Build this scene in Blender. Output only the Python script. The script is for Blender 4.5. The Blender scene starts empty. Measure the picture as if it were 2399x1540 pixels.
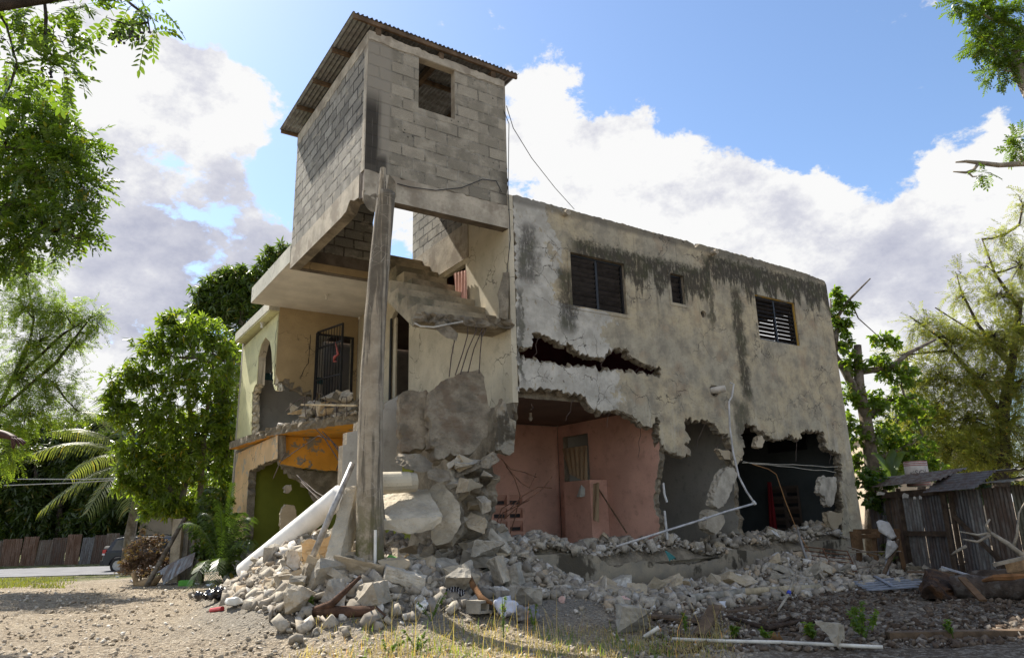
import bpy, bmesh, math, random
import numpy as np
from mathutils import Vector, Matrix, noise as mnoise
from mathutils.geometry import tessellate_polygon
rng = random.Random(7); nrg = np.random.default_rng(11)
scene = bpy.context.scene
COL = scene.collection
R = math.radians
# ------------------------------------------------------------------ camera (solved from the photograph's vanishing points)
F_PX, PITCH, ROLL, AZ, CAM_H = 1630.3, 0.25945, -0.026677, 0.58673, 1.4   # pixel unit: the photo at 2398 wide
_c, _s = math.cos(PITCH), math.sin(PITCH)
_U0 = np.array([0, -_s, _c]); FWD = np.array([0, _c, _s]); _R0 = np.array([1., 0, 0])
RGT = math.cos(ROLL)*_R0 + math.sin(ROLL)*_U0
UPV = -math.sin(ROLL)*_R0 + math.cos(ROLL)*_U0
CAM = np.array([0, 0, CAM_H])
cam = bpy.data.cameras.new('camera'); cam_o = bpy.data.objects.new('camera', cam); COL.objects.link(cam_o)
cam.sensor_width = 36; cam.lens = 36*F_PX/2398; cam.clip_end = 3000; cam.clip_start = .05
cam_o.matrix_world = Matrix(((RGT[0], UPV[0], -FWD[0], 0), (RGT[1], UPV[1], -FWD[1], 0), (RGT[2], UPV[2], -FWD[2], CAM_H), (0, 0, 0, 1)))
scene.camera = cam_o
def ray(x, y):
    d = F_PX*FWD + (x-1199)*RGT - (y-770)*UPV
    return d/d[1]
def W(x, y, Y): return CAM + ray(x, y)*Y            # the point seen at photo position x,y at depth Y
def WZ(x, y, z):                                    # ... at height z
    d = ray(x, y); return CAM + d*((z-CAM_H)/d[2])
C0 = W(853, 400, 10.6); C0[2] = 0                   # tower corner on the ground = origin of the house frame
AV = np.array([math.cos(AZ), math.sin(AZ), 0]); BV = np.array([-math.sin(AZ), math.cos(AZ), 0])
def toL(P): q = np.asarray(P, float)-C0; return np.array([q@AV, q@BV, q[2]])
def toW(s, t, z): return C0 + AV*s + BV*t + np.array([0, 0, z])
_oL = toL(CAM)
def _dl(x, y): d = ray(x, y); return np.array([d@AV, d@BV, d[2]])
def LA(x, y, t=0.): d = _dl(x, y); return _oL + d*((t-_oL[1])/d[1])
def LB(x, y, s): d = _dl(x, y); return _oL + d*((s-_oL[0])/d[0])
def LZ(x, y, z): d = _dl(x, y); return _oL + d*((z-_oL[2])/d[2])
# ------------------------------------------------------------------ sun, sky, exposure
SUN_L = np.array([-.165, .82, 1.0]); SUN_L /= np.linalg.norm(SUN_L)
SUN = AV*SUN_L[0] + BV*SUN_L[1] + np.array([0, 0, SUN_L[2]])
sun = bpy.data.lights.new('sun', 'SUN'); sun.energy = 5.0; sun.angle = R(.5); sun.color = (1, .94, .84)
sun_o = bpy.data.objects.new('sun', sun); COL.objects.link(sun_o)
sun_o.rotation_euler = Vector(SUN).to_track_quat('Z', 'Y').to_euler()
w = bpy.data.worlds.new('World'); scene.world = w; w.use_nodes = True
wt = w.node_tree; wt.nodes.clear()
def wn(t, **k):
    n = wt.nodes.new(t)
    for a, b in k.items(): setattr(n, a, b)
    return n
def wl(a, b): wt.links.new(a, b)
def wm(op, a, b=None, c=None, clamp=False):
    n = wn('ShaderNodeMath', operation=op, use_clamp=clamp)
    for i, v in enumerate((a, b, c)):
        if v is None: continue
        if isinstance(v, (int, float)): n.inputs[i].default_value = v
        else: wl(v, n.inputs[i])
    return n.outputs[0]
sky = wn('ShaderNodeTexSky', sky_type='NISHITA', sun_disc=False, sun_elevation=math.asin(SUN[2]), sun_rotation=math.atan2(SUN[0], SUN[1]),
         altitude=30, air_density=1.0, dust_density=.5, ozone_density=3.2)
bg_sky = wn('ShaderNodeBackground'); bg_sky.inputs[1].default_value = .112; wl(sky.outputs[0], bg_sky.inputs[0])
geo = wn('ShaderNodeTexCoord'); DIR = geo.outputs['Generated']
def blob(lst):
    tot = None
    for x, y, sg, wgt in lst:
        d = ray(x, y); d = d/np.linalg.norm(d)
        dp = wn('ShaderNodeVectorMath', operation='DOT_PRODUCT'); wl(DIR, dp.inputs[0]); dp.inputs[1].default_value = tuple(d)
        k = 2/((sg/F_PX)**2)
        e = wm('MULTIPLY', wm('EXPONENT', wm('MULTIPLY_ADD', dp.outputs['Value'], k, -k)), wgt)
        tot = e if tot is None else wm('ADD', tot, e)
    return tot
mp = wn('ShaderNodeMapping'); mp.inputs['Scale'].default_value = (1, 1, 1.5); wl(DIR, mp.inputs[0])
def wnoise(scale, detail, rough, dist=0.):
    n = wn('ShaderNodeTexNoise'); wl(mp.outputs[0], n.inputs['Vector']); n.inputs['Scale'].default_value = scale
    n.inputs['Detail'].default_value = detail; n.inputs['Roughness'].default_value = rough; n.inputs['Distortion'].default_value = dist
    return n.outputs[0]
dens = blob([(60, 160, 170, .65), (300, 150, 120, .8), (480, 140, 110, .75), (600, 250, 100, .6), (120, 330, 170, .6), (450, 330, 120, .45),
             (180, 560, 170, .5), (600, 560, 110, .5), (330, 700, 250, .75), (60, 800, 250, .5), (500, 860, 200, .5), (640, 420, 60, -.35), (720, 130, 110, -.6), (460, -10, 120, -.75), (610, 50, 90, -.6), (820, 20, 150, -.4), (640, 450, 60, -.5), (240, 20, 60, -.2), (420, 30, 120, -.3), (560, 420, 100, .3),
             (1265, 190, 60, .5), (1290, 330, 110, .8), (1440, 330, 120, .75), (1590, 400, 130, .85), (1760, 440, 120, .75), (1880, 540, 140, .8), (1650, 600, 200, .8),
             (2000, 620, 170, .8), (2230, 480, 110, .75), (2390, 380, 110, .8), (2200, 760, 300, .9), (1300, 520, 150, .6), (1000, 480, 140, .55),
             (2060, 440, 70, -.5), (1900, 250, 230, -.5), (1400, 60, 200, -.35), (2300, 200, 160, -.4), (900, 250, 150, -.3),
             (1690, 25, 60, .33), (2040, 60, 80, .34), (1305, 110, 36, .36), (1480, 90, 14, .3), (2330, 272, 30, .3)])
f1 = wnoise(5.5, 9, .6, .15)
f3 = wnoise(15, 9, .68, .25); sx = wn('ShaderNodeSeparateXYZ'); wl(DIR, sx.inputs[0])
def wsmooth(v, a, b):
    n = wn('ShaderNodeMapRange', interpolation_type='SMOOTHSTEP'); wl(v, n.inputs[0]); n.inputs[1].default_value = a; n.inputs[2].default_value = b
    return n.outputs[0]
back = wm('MULTIPLY', wsmooth(sx.outputs[1], .15, -.35), .4)       # unseen cloud added behind the camera to whiten and brighten the fill light
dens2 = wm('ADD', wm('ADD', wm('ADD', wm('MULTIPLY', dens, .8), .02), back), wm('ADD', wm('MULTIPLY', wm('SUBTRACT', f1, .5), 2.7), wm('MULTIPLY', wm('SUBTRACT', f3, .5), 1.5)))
def wsmooth(v, a, b):
    n = wn('ShaderNodeMapRange', interpolation_type='SMOOTHSTEP'); wl(v, n.inputs[0]); n.inputs[1].default_value = a; n.inputs[2].default_value = b
    return n.outputs[0]
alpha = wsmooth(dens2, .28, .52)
shade = blob([(480, 640, 180, .75), (300, 420, 90, .35), (560, 420, 80, .3), (640, 780, 150, .5), (150, 640, 160, .2), (1720, 580, 120, .22), (1900, 640, 110, .2), (2170, 640, 150, .34), (2250, 800, 200, .2), (1450, 420, 60, .12)])
f2 = wnoise(9, 9, .66)
lit = wm('SUBTRACT', wm('ADD', .84, wm('MULTIPLY', wm('SUBTRACT', f2, .5), 2.2)), shade, clamp=True)
cr = wn('ShaderNodeValToRGB'); wl(lit, cr.inputs[0])
cr.color_ramp.elements[0].position = 0.; cr.color_ramp.elements[0].color = (.52, .54, .66, 1)
cr.color_ramp.elements[1].position = .72; cr.color_ramp.elements[1].color = (1, 1, 1, 1)
e = cr.color_ramp.elements.new(.4); e.color = (.72, .73, .81, 1)
bg_cl = wn('ShaderNodeBackground'); wl(cr.outputs[0], bg_cl.inputs[0]); bg_cl.inputs[1].default_value = .49
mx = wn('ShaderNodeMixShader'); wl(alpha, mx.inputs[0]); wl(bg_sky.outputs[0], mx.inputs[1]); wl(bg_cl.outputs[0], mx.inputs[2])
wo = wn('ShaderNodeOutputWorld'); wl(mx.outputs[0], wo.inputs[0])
w.cycles.sampling_method = 'MANUAL'; w.cycles.sample_map_resolution = 512
scene.view_settings.view_transform = 'Standard'; scene.view_settings.look = 'None'; scene.view_settings.exposure = 0.97; scene.view_settings.gamma = 1
scene.cycles.max_bounces = 6; scene.cycles.diffuse_bounces = 3; scene.cycles.glossy_bounces = 2; scene.cycles.transmission_bounces = 3; scene.cycles.transparent_max_bounces = 4
scene.cycles.caustics_reflective = False; scene.cycles.caustics_refractive = False
# ------------------------------------------------------------------ material helpers
class G:
    def __init__(s, name, rough=.9, spec=.25):
        s.m = bpy.data.materials.new(name); s.m.use_nodes = True; s.t = s.m.node_tree
        s.b = s.t.nodes['Principled BSDF']; s.b.inputs['Roughness'].default_value = rough; s.b.inputs['Specular IOR Level'].default_value = spec
        s.tc = s.t.nodes.new('ShaderNodeTexCoord'); s.P = s.tc.outputs['Object']
    def n(s, t, **k):
        n = s.t.nodes.new(t)
        for a, b in k.items(): setattr(n, a, b)
        return n
    def put(s, sock, v):
        if v is None: return
        if isinstance(v, bpy.types.NodeSocket): s.t.links.new(v, sock)
        elif isinstance(v, (tuple, list)) and len(v) == 3 and sock.type == 'RGBA': sock.default_value = (*v, 1)
        else: sock.default_value = v
    def math(s, op, a, b=None, c=None, clamp=False):
        n = s.n('ShaderNodeMath', operation=op, use_clamp=clamp)
        for i, v in enumerate((a, b, c)): s.put(n.inputs[i], v)
        return n.outputs[0]
    def map(s, scale=(1, 1, 1), loc=(0, 0, 0), rot=(0, 0, 0), vec=None):
        n = s.n('ShaderNodeMapping'); s.put(n.inputs[0], vec or s.P); n.inputs['Scale'].default_value = scale
        n.inputs['Location'].default_value = loc; n.inputs['Rotation'].default_value = rot; return n.outputs[0]
    def noise(s, scale, detail=4, rough=.55, vec=None, dist=0.):
        n = s.n('ShaderNodeTexNoise'); s.put(n.inputs['Vector'], vec or s.P); n.inputs['Scale'].default_value = scale
        n.inputs['Detail'].default_value = detail; n.inputs['Roughness'].default_value = rough; n.inputs['Distortion'].default_value = dist
        return n.outputs[0]
    def vor(s, scale, feature='F1', vec=None, out=0, rand=1.):
        n = s.n('ShaderNodeTexVoronoi', feature=feature); s.put(n.inputs['Vector'], vec or s.P); n.inputs['Scale'].default_value = scale
        n.inputs['Randomness'].default_value = rand; return n.outputs[out]
    def ss(s, v, a, b, lo=0., hi=1.):
        n = s.n('ShaderNodeMapRange', interpolation_type='SMOOTHSTEP'); s.put(n.inputs[0], v)
        for i, q in enumerate((a, b, lo, hi)): s.put(n.inputs[i+1], q)
        return n.outputs[0]
    def mix(s, f, a, b, blend='MIX'):
        n = s.n('ShaderNodeMix', data_type='RGBA', blend_type=blend); s.put(n.inputs[0], f); s.put(n.inputs[6], a); s.put(n.inputs[7], b); return n.outputs[2]
    def xyz(s, vec=None):
        n = s.n('ShaderNodeSeparateXYZ'); s.put(n.inputs[0], vec or s.P); return n.outputs
    def comb(s, x, y, z):
        n = s.n('ShaderNodeCombineXYZ')
        for i, v in enumerate((x, y, z)): s.put(n.inputs[i], v)
        return n.outputs[0]
    def bump(s, h, st=.4, dist=.02, nrm=None):
        n = s.n('ShaderNodeBump'); n.inputs['Strength'].default_value = st; n.inputs['Distance'].default_value = dist; s.put(n.inputs['Height'], h)
        if nrm: s.put(n.inputs['Normal'], nrm)
        s.put(s.b.inputs['Normal'], n.outputs[0]); return n.outputs[0]
    def col(s, c): s.put(s.b.inputs['Base Color'], c); return s.m
def scal(c, k): return tuple(min(1, v*k) for v in c)
def rough_mat(name, c, var=.35, scale=5., bump=.5, bscale=30., dist=.02, rnd=.0, rough=.92, tint=None, soil=None):
    g = G(name, rough)
    v = g.P
    if rnd:
        oi = g.n('ShaderNodeObjectInfo'); v = g.n('ShaderNodeVectorMath', operation='ADD'); g.put(v.inputs[0], g.P)
        k = g.math('MULTIPLY', oi.outputs['Random'], 37.); g.put(v.inputs[1], g.comb(k, k, k)); v = v.outputs[0]
    n1 = g.noise(scale, 6, .6, v); n2 = g.noise(bscale, 5, .65, v); n3 = g.noise(bscale*4, 2, .6, v)
    cc = g.mix(g.ss(n1, .3, .7), scal(c, 1-var), scal(c, 1+var*.8))
    cc = g.mix(g.ss(n2, .52, .7, 0, .45), cc, scal(c, .45))
    cc = g.mix(g.ss(n3, .55, .75, 0, .3), cc, scal(c, 1.5))
    if tint: cc = g.mix(g.ss(g.noise(scale*.7, 4, .6, v), .5, .62, 0, .8), cc, tint)
    if rnd:
        cc = g.mix(g.ss(oi.outputs['Random'], 0, 1, 0, rnd), cc, scal(c, .42))
        r2 = g.math('FRACT', g.math('MULTIPLY', oi.outputs['Random'], 7.31)); cc = g.mix(g.ss(r2, .2, 1, 0, .55), cc, (c[0]*1.12, c[1]*.96, c[2]*.72))
    h = g.math('ADD', g.math('MULTIPLY', n2, 1.), g.math('MULTIPLY', n3, .5)); g.bump(h, bump, dist)
    return g.col(cc)
def plain(name, c, rough=.5, metal=0., var=.15, spec=.4, scale=8):
    g = G(name, rough, spec); g.b.inputs['Metallic'].default_value = metal
    n = g.noise(scale, 5, .6); g.bump(g.noise(scale*6, 3), .08, .01)
    return g.col(g.mix(g.ss(n, .3, .7), scal(c, 1-var), scal(c, 1+var)))
# ------------------------------------------------------------------ mesh helpers
def link(name, me, mats, parent=None):
    o = bpy.data.objects.new(name, me); COL.objects.link(o)
    for m in (mats if isinstance(mats, (list, tuple)) else [mats]): me.materials.append(m)
    if parent: o.parent = parent
    return o
def obj(name, V, Fc, mats, parent=None, midx=None, smooth=False):
    me = bpy.data.meshes.new(name); me.from_pydata([tuple(map(float, v)) for v in V], [], [tuple(f) for f in Fc])
    if midx is not None: me.polygons.foreach_set('material_index', midx)
    if smooth: me.polygons.foreach_set('use_smooth', [True]*len(me.polygons))
    me.update(); return link(name, me, mats, parent)
def npobj(name, V, Fc, mats, parent=None, smooth=False, midx=None):    # big numpy meshes; Fc (n,k) one polygon size
    me = bpy.data.meshes.new(name); n, k = Fc.shape
    me.vertices.add(len(V)); me.vertices.foreach_set('co', np.ascontiguousarray(V, dtype=np.float32).ravel())
    me.loops.add(n*k); me.loops.foreach_set('vertex_index', np.ascontiguousarray(Fc, dtype=np.int32).ravel())
    me.polygons.add(n); me.polygons.foreach_set('loop_start', np.arange(0, n*k, k, dtype=np.int32))
    if midx is not None: me.polygons.foreach_set('material_index', np.asarray(midx, dtype=np.int32))
    if smooth: me.polygons.foreach_set('use_smooth', np.ones(n, dtype=bool))
    me.update(); me.validate(); return link(name, me, mats, parent)
class MB:
    def __init__(s): s.V = []; s.F = []; s.M = []
    def add(s, V, Fc, m=0):
        b = len(s.V); s.V += [tuple(v) for v in V]; s.F += [tuple(i+b for i in f) for f in Fc]; s.M += [m]*len(Fc); return s
    def box(s, c, d, rot=None, m=0, jit=0.):
        x, y, z = d[0]/2, d[1]/2, d[2]/2
        P = [Vector((sx*x, sy*y, sz*z)) for sz in (-1, 1) for sy in (-1, 1) for sx in (-1, 1)]
        if jit: P = [p+Vector((rng.uniform(-jit, jit), rng.uniform(-jit, jit), rng.uniform(-jit, jit))) for p in P]
        if rot is not None: P = [rot @ p for p in P]
        return s.add([p+Vector(c) for p in P], [(0, 2, 3, 1), (4, 5, 7, 6), (0, 1, 5, 4), (2, 6, 7, 3), (0, 4, 6, 2), (1, 3, 7, 5)], m)
    def b2(s, lo, hi, m=0): return s.box([(a+b)/2 for a, b in zip(lo, hi)], [abs(b-a) for a, b in zip(lo, hi)], None, m)
    def bar(s, a, b, wd, ht=None, m=0, up=(0, 0, 1)):
        a, b = Vector(a), Vector(b); d = b-a; q = d.to_track_quat('X', 'Z').to_matrix()
        return s.box((a+b)/2, (d.length, wd, ht or wd), q, m)
    def tube(s, pts, r, n=6, m=0, cap=True):
        P = [Vector(p) for p in pts]; b = len(s.V); k = len(P)
        rr = [r]*k if isinstance(r, (int, float)) else list(r)
        ref = None
        for i, p in enumerate(P):
            d = (P[min(i+1, k-1)]-P[max(i-1, 0)]); d = d.normalized() if d.length > 1e-9 else Vector((0, 0, 1))
            if ref is None: ref = d.orthogonal().normalized()
            ref = (ref-d*ref.dot(d)); ref = ref.normalized() if ref.length > 1e-6 else d.orthogonal().normalized()
            bi = d.cross(ref)
            for j in range(n):
                a = 2*math.pi*j/n; s.V.append(tuple(p+(ref*math.cos(a)+bi*math.sin(a))*rr[i]))
        for i in range(k-1):
            for j in range(n):
                s.F.append((b+i*n+j, b+i*n+(j+1) % n, b+(i+1)*n+(j+1) % n, b+(i+1)*n+j)); s.M.append(m)
        if cap:
            s.F.append(tuple(b+j for j in range(n))[::-1]); s.M.append(m); s.F.append(tuple(b+(k-1)*n+j for j in range(n))); s.M.append(m)
        return s
    def build(s, name, mats, parent=None, smooth=False): return obj(name, s.V, s.F, mats, parent, s.M, smooth)
def tag(o, label=None, cat=None, group=None, kind=None):
    if label: o['label'] = label
    if cat: o['category'] = cat
    if group: o['group'] = group
    if kind: o['kind'] = kind
    return o
def thing(name, label, cat, loc=(0, 0, 0), rotz=0., group=None):
    o = bpy.data.objects.new(name, None); COL.objects.link(o); o.location = tuple(map(float, loc)); o.rotation_euler = (0, 0, rotz); o.empty_display_size = .2
    return tag(o, label, cat, group)
def jag(P, amp=.03, step=.09, rf=None):                # P: (x, y) or (x, y, 1): the edge leaving a flagged vertex is broken
    out = []; fl = []; n = len(P); rf = rf or rng
    for i in range(n):
        a = P[i]; b = P[(i+1) % n]; out.append((a[0], a[1])); r = len(a) > 2 and a[2]; fl.append(r)
        if r:
            L = math.hypot(b[0]-a[0], b[1]-a[1]); k = int(L/step); nx, ny = (-(b[1]-a[1])/(L+1e-9), (b[0]-a[0])/(L+1e-9))
            for j in range(1, k+1):
                t = j/(k+1)+rf.uniform(-.3, .3)/(k+1); o = rf.gauss(0, amp*(.28 if r == 2 else 1))
                out.append((a[0]+(b[0]-a[0])*t+nx*o, a[1]+(b[1]-a[1])*t+ny*o)); fl.append(True)
    return out, fl
def inset(P, fl, lo, hi, sign):                        # push the broken vertices off the solid (sign -1) or into it
    n = len(P); A = sum(P[i][0]*P[(i+1) % n][1]-P[(i+1) % n][0]*P[i][1] for i in range(n)); sg = (1 if A > 0 else -1)*sign
    out = []
    for i in range(n):
        if not (fl[i] or fl[i-1]): out.append(P[i]); continue
        a, b = P[i-1], P[(i+1) % n]; dx, dy = b[0]-a[0], b[1]-a[1]; L = math.hypot(dx, dy)+1e-9; k = rng.uniform(lo, hi)*sg
        out.append((P[i][0]-dy/L*k, P[i][1]+dx/L*k))
    return out
def plate(name, outer, holes, fr, d0, d1, mats, parent, flags=None, rough=.035, mi=(0, 0, 0)):
    """flat slab with the outline (p,q), holes, from depth d0 (front) to d1; fr(p,q,d)->xyz. broken edges get rough side faces"""
    loops = [outer]+list(holes); flags = flags or [[False]*len(l) for l in loops]
    tri = tessellate_polygon([[Vector((p[0], p[1], 0)) for p in l] for l in loops])
    flat = [p for l in loops for p in l]; n = len(flat)
    V = [fr(p[0], p[1], d0) for p in flat]; Fc = [tuple(t) for t in tri]; M = [mi[0]]*len(Fc)
    ds = [d0+(d1-d0)*k for k in (.35, .7)]; fflat = [f or l_[i-1] for l_ in flags for i, f in enumerate(l_)]
    anyr = any(fflat)
    rings = [list(range(n))]
    if anyr:
        for d in ds:
            rings.append(list(range(len(V), len(V)+n)))
            for p, f in zip(flat, fflat):
                j = rough if f else 0
                V.append(fr(p[0]+rng.uniform(-j, j), p[1]+rng.uniform(-j, j), d))
    rings.append(list(range(len(V), len(V)+n))); V += [fr(p[0], p[1], d1) for p in flat]
    for t in tri: Fc.append(tuple(rings[-1][i] for i in t)[::-1]); M.append(mi[1])
    b = 0
    for l in loops:
        k = len(l)
        for ra, rb in zip(rings[:-1], rings[1:]):
            for i in range(k): Fc.append((ra[b+i], ra[b+(i+1) % k], rb[b+(i+1) % k], rb[b+i])); M.append(mi[2])
        b += k
    return obj(name, V, Fc, mats, parent, M)
frA = lambda p, q, d: (p, d, q)          # plane of the main front (s, z), depth = t
frB = lambda p, q, d: (d, p, q)          # plane facing left (t, z), depth = s
frZ = lambda p, q, d: (p, q, d)
def pA(L, t=0.): return [tuple(LA(p[0], p[1], t)[[0, 2]])+tuple(p[2:]) for p in L]
def pB(L, s): return [tuple(LB(p[0], p[1], s)[[1, 2]])+tuple(p[2:]) for p in L]
def rect(a, b, c, d): return [(a, c), (b, c), (b, d), (a, d)]
def hull(name, pts, mats, parent=None, bev=.0, rough=0., sub=0, mi=None, smooth=False):
    bm = bmesh.new()
    for p in pts: bm.verts.new(tuple(map(float, p)))
    r = bmesh.ops.convex_hull(bm, input=bm.verts); bmesh.ops.delete(bm, geom=[v for v in r['geom_interior'] if isinstance(v, bmesh.types.BMVert)], context='VERTS')
    bmesh.ops.dissolve_limit(bm, angle_limit=R(8), verts=bm.verts, edges=bm.edges)
    if bev: bmesh.ops.bevel(bm, geom=list(bm.edges), offset=bev, segments=1, affect='EDGES')
    if sub:
        bmesh.ops.triangulate(bm, faces=bm.faces); bmesh.ops.subdivide_edges(bm, edges=bm.edges, cuts=sub, use_grid_fill=True)
        o = Vector((rng.uniform(0, 50),)*3)
        for v in bm.verts:
            k = mnoise.noise_vector(v.co*4+o)*.6+mnoise.noise_vector(v.co*11+o)*.4; v.co += k*rough
    me = bpy.data.meshes.new(name); bm.to_mesh(me); bm.free()
    if smooth: me.polygons.foreach_set('use_smooth', [True]*len(me.polygons))
    return link(name, me, mats, parent)

def roughen(o, target=.07, amp=.02, freqs=((4, 1.), (11, .6), (27, .35)), passes=5, smooth=False):
    """break large faces into a fine mesh and give it the lumps of broken concrete"""
    bm = bmesh.new(); bm.from_mesh(o.data if hasattr(o, 'data') else o); bmesh.ops.triangulate(bm, faces=bm.faces)
    for k in range(passes):
        es = [e for e in bm.edges if e.calc_length() > target]
        if not es or len(bm.faces) > 30000: break
        bmesh.ops.subdivide_edges(bm, edges=es, cuts=1); bmesh.ops.triangulate(bm, faces=[f for f in bm.faces if len(f.verts) > 3])
    bm.normal_update(); of = Vector((rng.uniform(0, 60), rng.uniform(0, 60), 3.))
    for v in bm.verts:
        d = sum(mnoise.noise(v.co*f+of)*a for f, a in freqs); v.co += v.normal*(d*amp)
    me = o.data if hasattr(o, 'data') else o; bm.to_mesh(me); bm.free()
    if smooth: me.polygons.foreach_set('use_smooth', [True]*len(me.polygons))
    return o
# ================================================================== HOUSE: materials
def facade_mat():
    g = G('weathered_plaster', .93); X = g.xyz(); s, z = X[0], X[2]
    nb = g.noise(.8, 5, .6); nm = g.noise(2.6, 6, .62); nf = g.noise(16, 5, .65); nv = g.noise(60, 3, .6)
    c = g.mix(g.ss(nb, .38, .62), (.48, .40, .262), (.375, .335, .25))
    c = g.mix(g.ss(nm, .40, .66, 0, .7), c, (.19, .17, .135)); c = g.mix(g.ss(g.noise(5, 5, .65, g.map(loc=(9, 0, 2))), .5, .7, 0, .55), c, (.47, .41, .31))
    c = g.mix(g.ss(nf, .5, .72, 0, .5), c, (.16, .145, .115))
    rust = g.noise(1.5, 5, .6, g.map(loc=(3, 5, 1))); c = g.mix(g.ss(rust, .56, .68, 0, .3), c, (.34, .22, .13))
    # remains of white paint
    lim = g.math('ADD', 4.15, g.math('MULTIPLY', g.ss(z, 5.35, 5.2), 1.35)); wn_ = g.noise(1.9, 8, .68, g.map(loc=(1, 7, 3)))
    f = g.math('ADD', g.math('MULTIPLY', g.math('SUBTRACT', lim, s), 1.1), g.math('MULTIPLY', g.math('SUBTRACT', wn_, .5), 3.4))
    wm_ = g.math('MULTIPLY', g.ss(f, .12, .3), g.ss(z, 3.0, 3.5))
    wm_ = g.math('MULTIPLY', wm_, g.ss(g.noise(7, 5, .7, g.map(scale=(1.6, 1, .8))), .66, .58))
    white = g.mix(g.ss(nm, .35, .62, 0, .9), (.56, .535, .475), (.36, .34, .295)); c = g.mix(g.math('MULTIPLY', wm_, .92), c, white)
    drip = g.noise(1., 4, .6, g.map(scale=(7, 1, .5))); c = g.mix(g.math('MULTIPLY', g.ss(drip, .52, .72, 0, .55), g.ss(z, 4., 3.)), c, (.50, .47, .40))
    # black mould hanging from the parapet, in streaks
    st = g.noise(1., 7, .72, g.map(scale=(2.4, 1, .3))); hi = g.ss(s, 8.1, 8.5)
    z0 = g.math('ADD', 6.72, g.math('MULTIPLY', hi, .42)); L = g.math('MULTIPLY', g.math('SUBTRACT', st, .27), 2.9)
    br = g.math('MULTIPLY', g.math('SUBTRACT', g.noise(9, 5, .7), .5), .35)
    bot = g.math('ADD', g.math('SUBTRACT', z0, L), br)
    m = g.math('MULTIPLY', g.ss(g.math('SUBTRACT', z, bot), -.12, .1), g.ss(g.math('ADD', g.math('SUBTRACT', z0, z), g.math('MULTIPLY', br, 1.5)), -.08, .1))
    m = g.math('MULTIPLY', m, g.ss(s, 4.15, 4.6))
    def stain(s0, wd, za, zb, k):
        d = g.math('ABSOLUTE', g.math('ADD', g.math('SUBTRACT', s, s0), g.math('MULTIPLY', g.math('SUBTRACT', g.noise(2.2, 6, .7, g.map(loc=(s0, 0, 0))), .5), .7)))
        q = g.math('MULTIPLY', g.ss(d, wd, wd*.35), g.math('MULTIPLY', g.ss(z, za, za+.35), g.ss(z, zb, zb-.3)))
        return g.math('MULTIPLY', q, k)
    fine_ = g.math('MULTIPLY', g.ss(g.noise(1., 5, .7, g.map(scale=(5.5, 1, .16), loc=(4, 0, 1))), .55, .68), g.math('MULTIPLY', g.ss(z, 4.2, 6.4), .75)); m = g.math('MAXIMUM', m, g.math('MULTIPLY', fine_, g.ss(s, 4.2, 4.8)))
    for a in ((4.2, .3, 4.55, 6.2, .9), (9.25, .26, 3.6, 6.6, .95), (3.3, .3, 5.4, 6.95, .85), (8.35, .13, 5.2, 7.2, .8), (5.2, .4, 4.0, 4.4, .6), (9.0, .35, 2.6, 3.9, .75), (3.06, .09, 3.5, 5.6, .8)):
        m = g.math('MAXIMUM', m, stain(*a))
    m = g.math('MULTIPLY', m, g.ss(g.noise(1, 6, .72, g.map(scale=(13, 1, 5))), .66, .5, .35, 1.))
    c = g.mix(g.math('MULTIPLY', m, .88), c, g.mix(g.ss(nm, .45, .6), (.024, .02, .016), (.036, .037, .016)))
    topd = g.math('MULTIPLY', g.ss(z, 7.1, 7.22), .6); c = g.mix(topd, c, (.09, .08, .065))
    # hairline cracks
    wv = g.n('ShaderNodeVectorMath', operation='ADD'); g.put(wv.inputs[0], g.P); nc = g.n('ShaderNodeTexNoise'); nc.inputs['Scale'].default_value = 1.8; nc.inputs['Detail'].default_value = 5; g.put(nc.inputs[0], g.P)
    sc_ = g.n('ShaderNodeVectorMath', operation='SCALE'); g.put(sc_.inputs[0], nc.outputs[1]); sc_.inputs[3].default_value = .9; g.put(wv.inputs[1], sc_.outputs[0])
    ck = g.vor(1.9, 'DISTANCE_TO_EDGE', wv.outputs[0]); ckm = g.math('MULTIPLY', g.ss(ck, .016, .004), g.ss(g.noise(1.1, 3, .5, g.map(loc=(4, 4, 4))), .44, .58))
    c = g.mix(g.math('MULTIPLY', ckm, .75), c, (.06, .05, .04))
    h = g.math('ADD', g.math('MULTIPLY', nm, 1.2), g.math('ADD', g.math('MULTIPLY', nf, .6), g.math('MULTIPLY', nv, .2)))
    h = g.math('SUBTRACT', g.math('ADD', h, g.math('MULTIPLY', wm_, .22)), g.math('MULTIPLY', ckm, .5))
    g.bump(h, .6, .03); return g.col(c)
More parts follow.
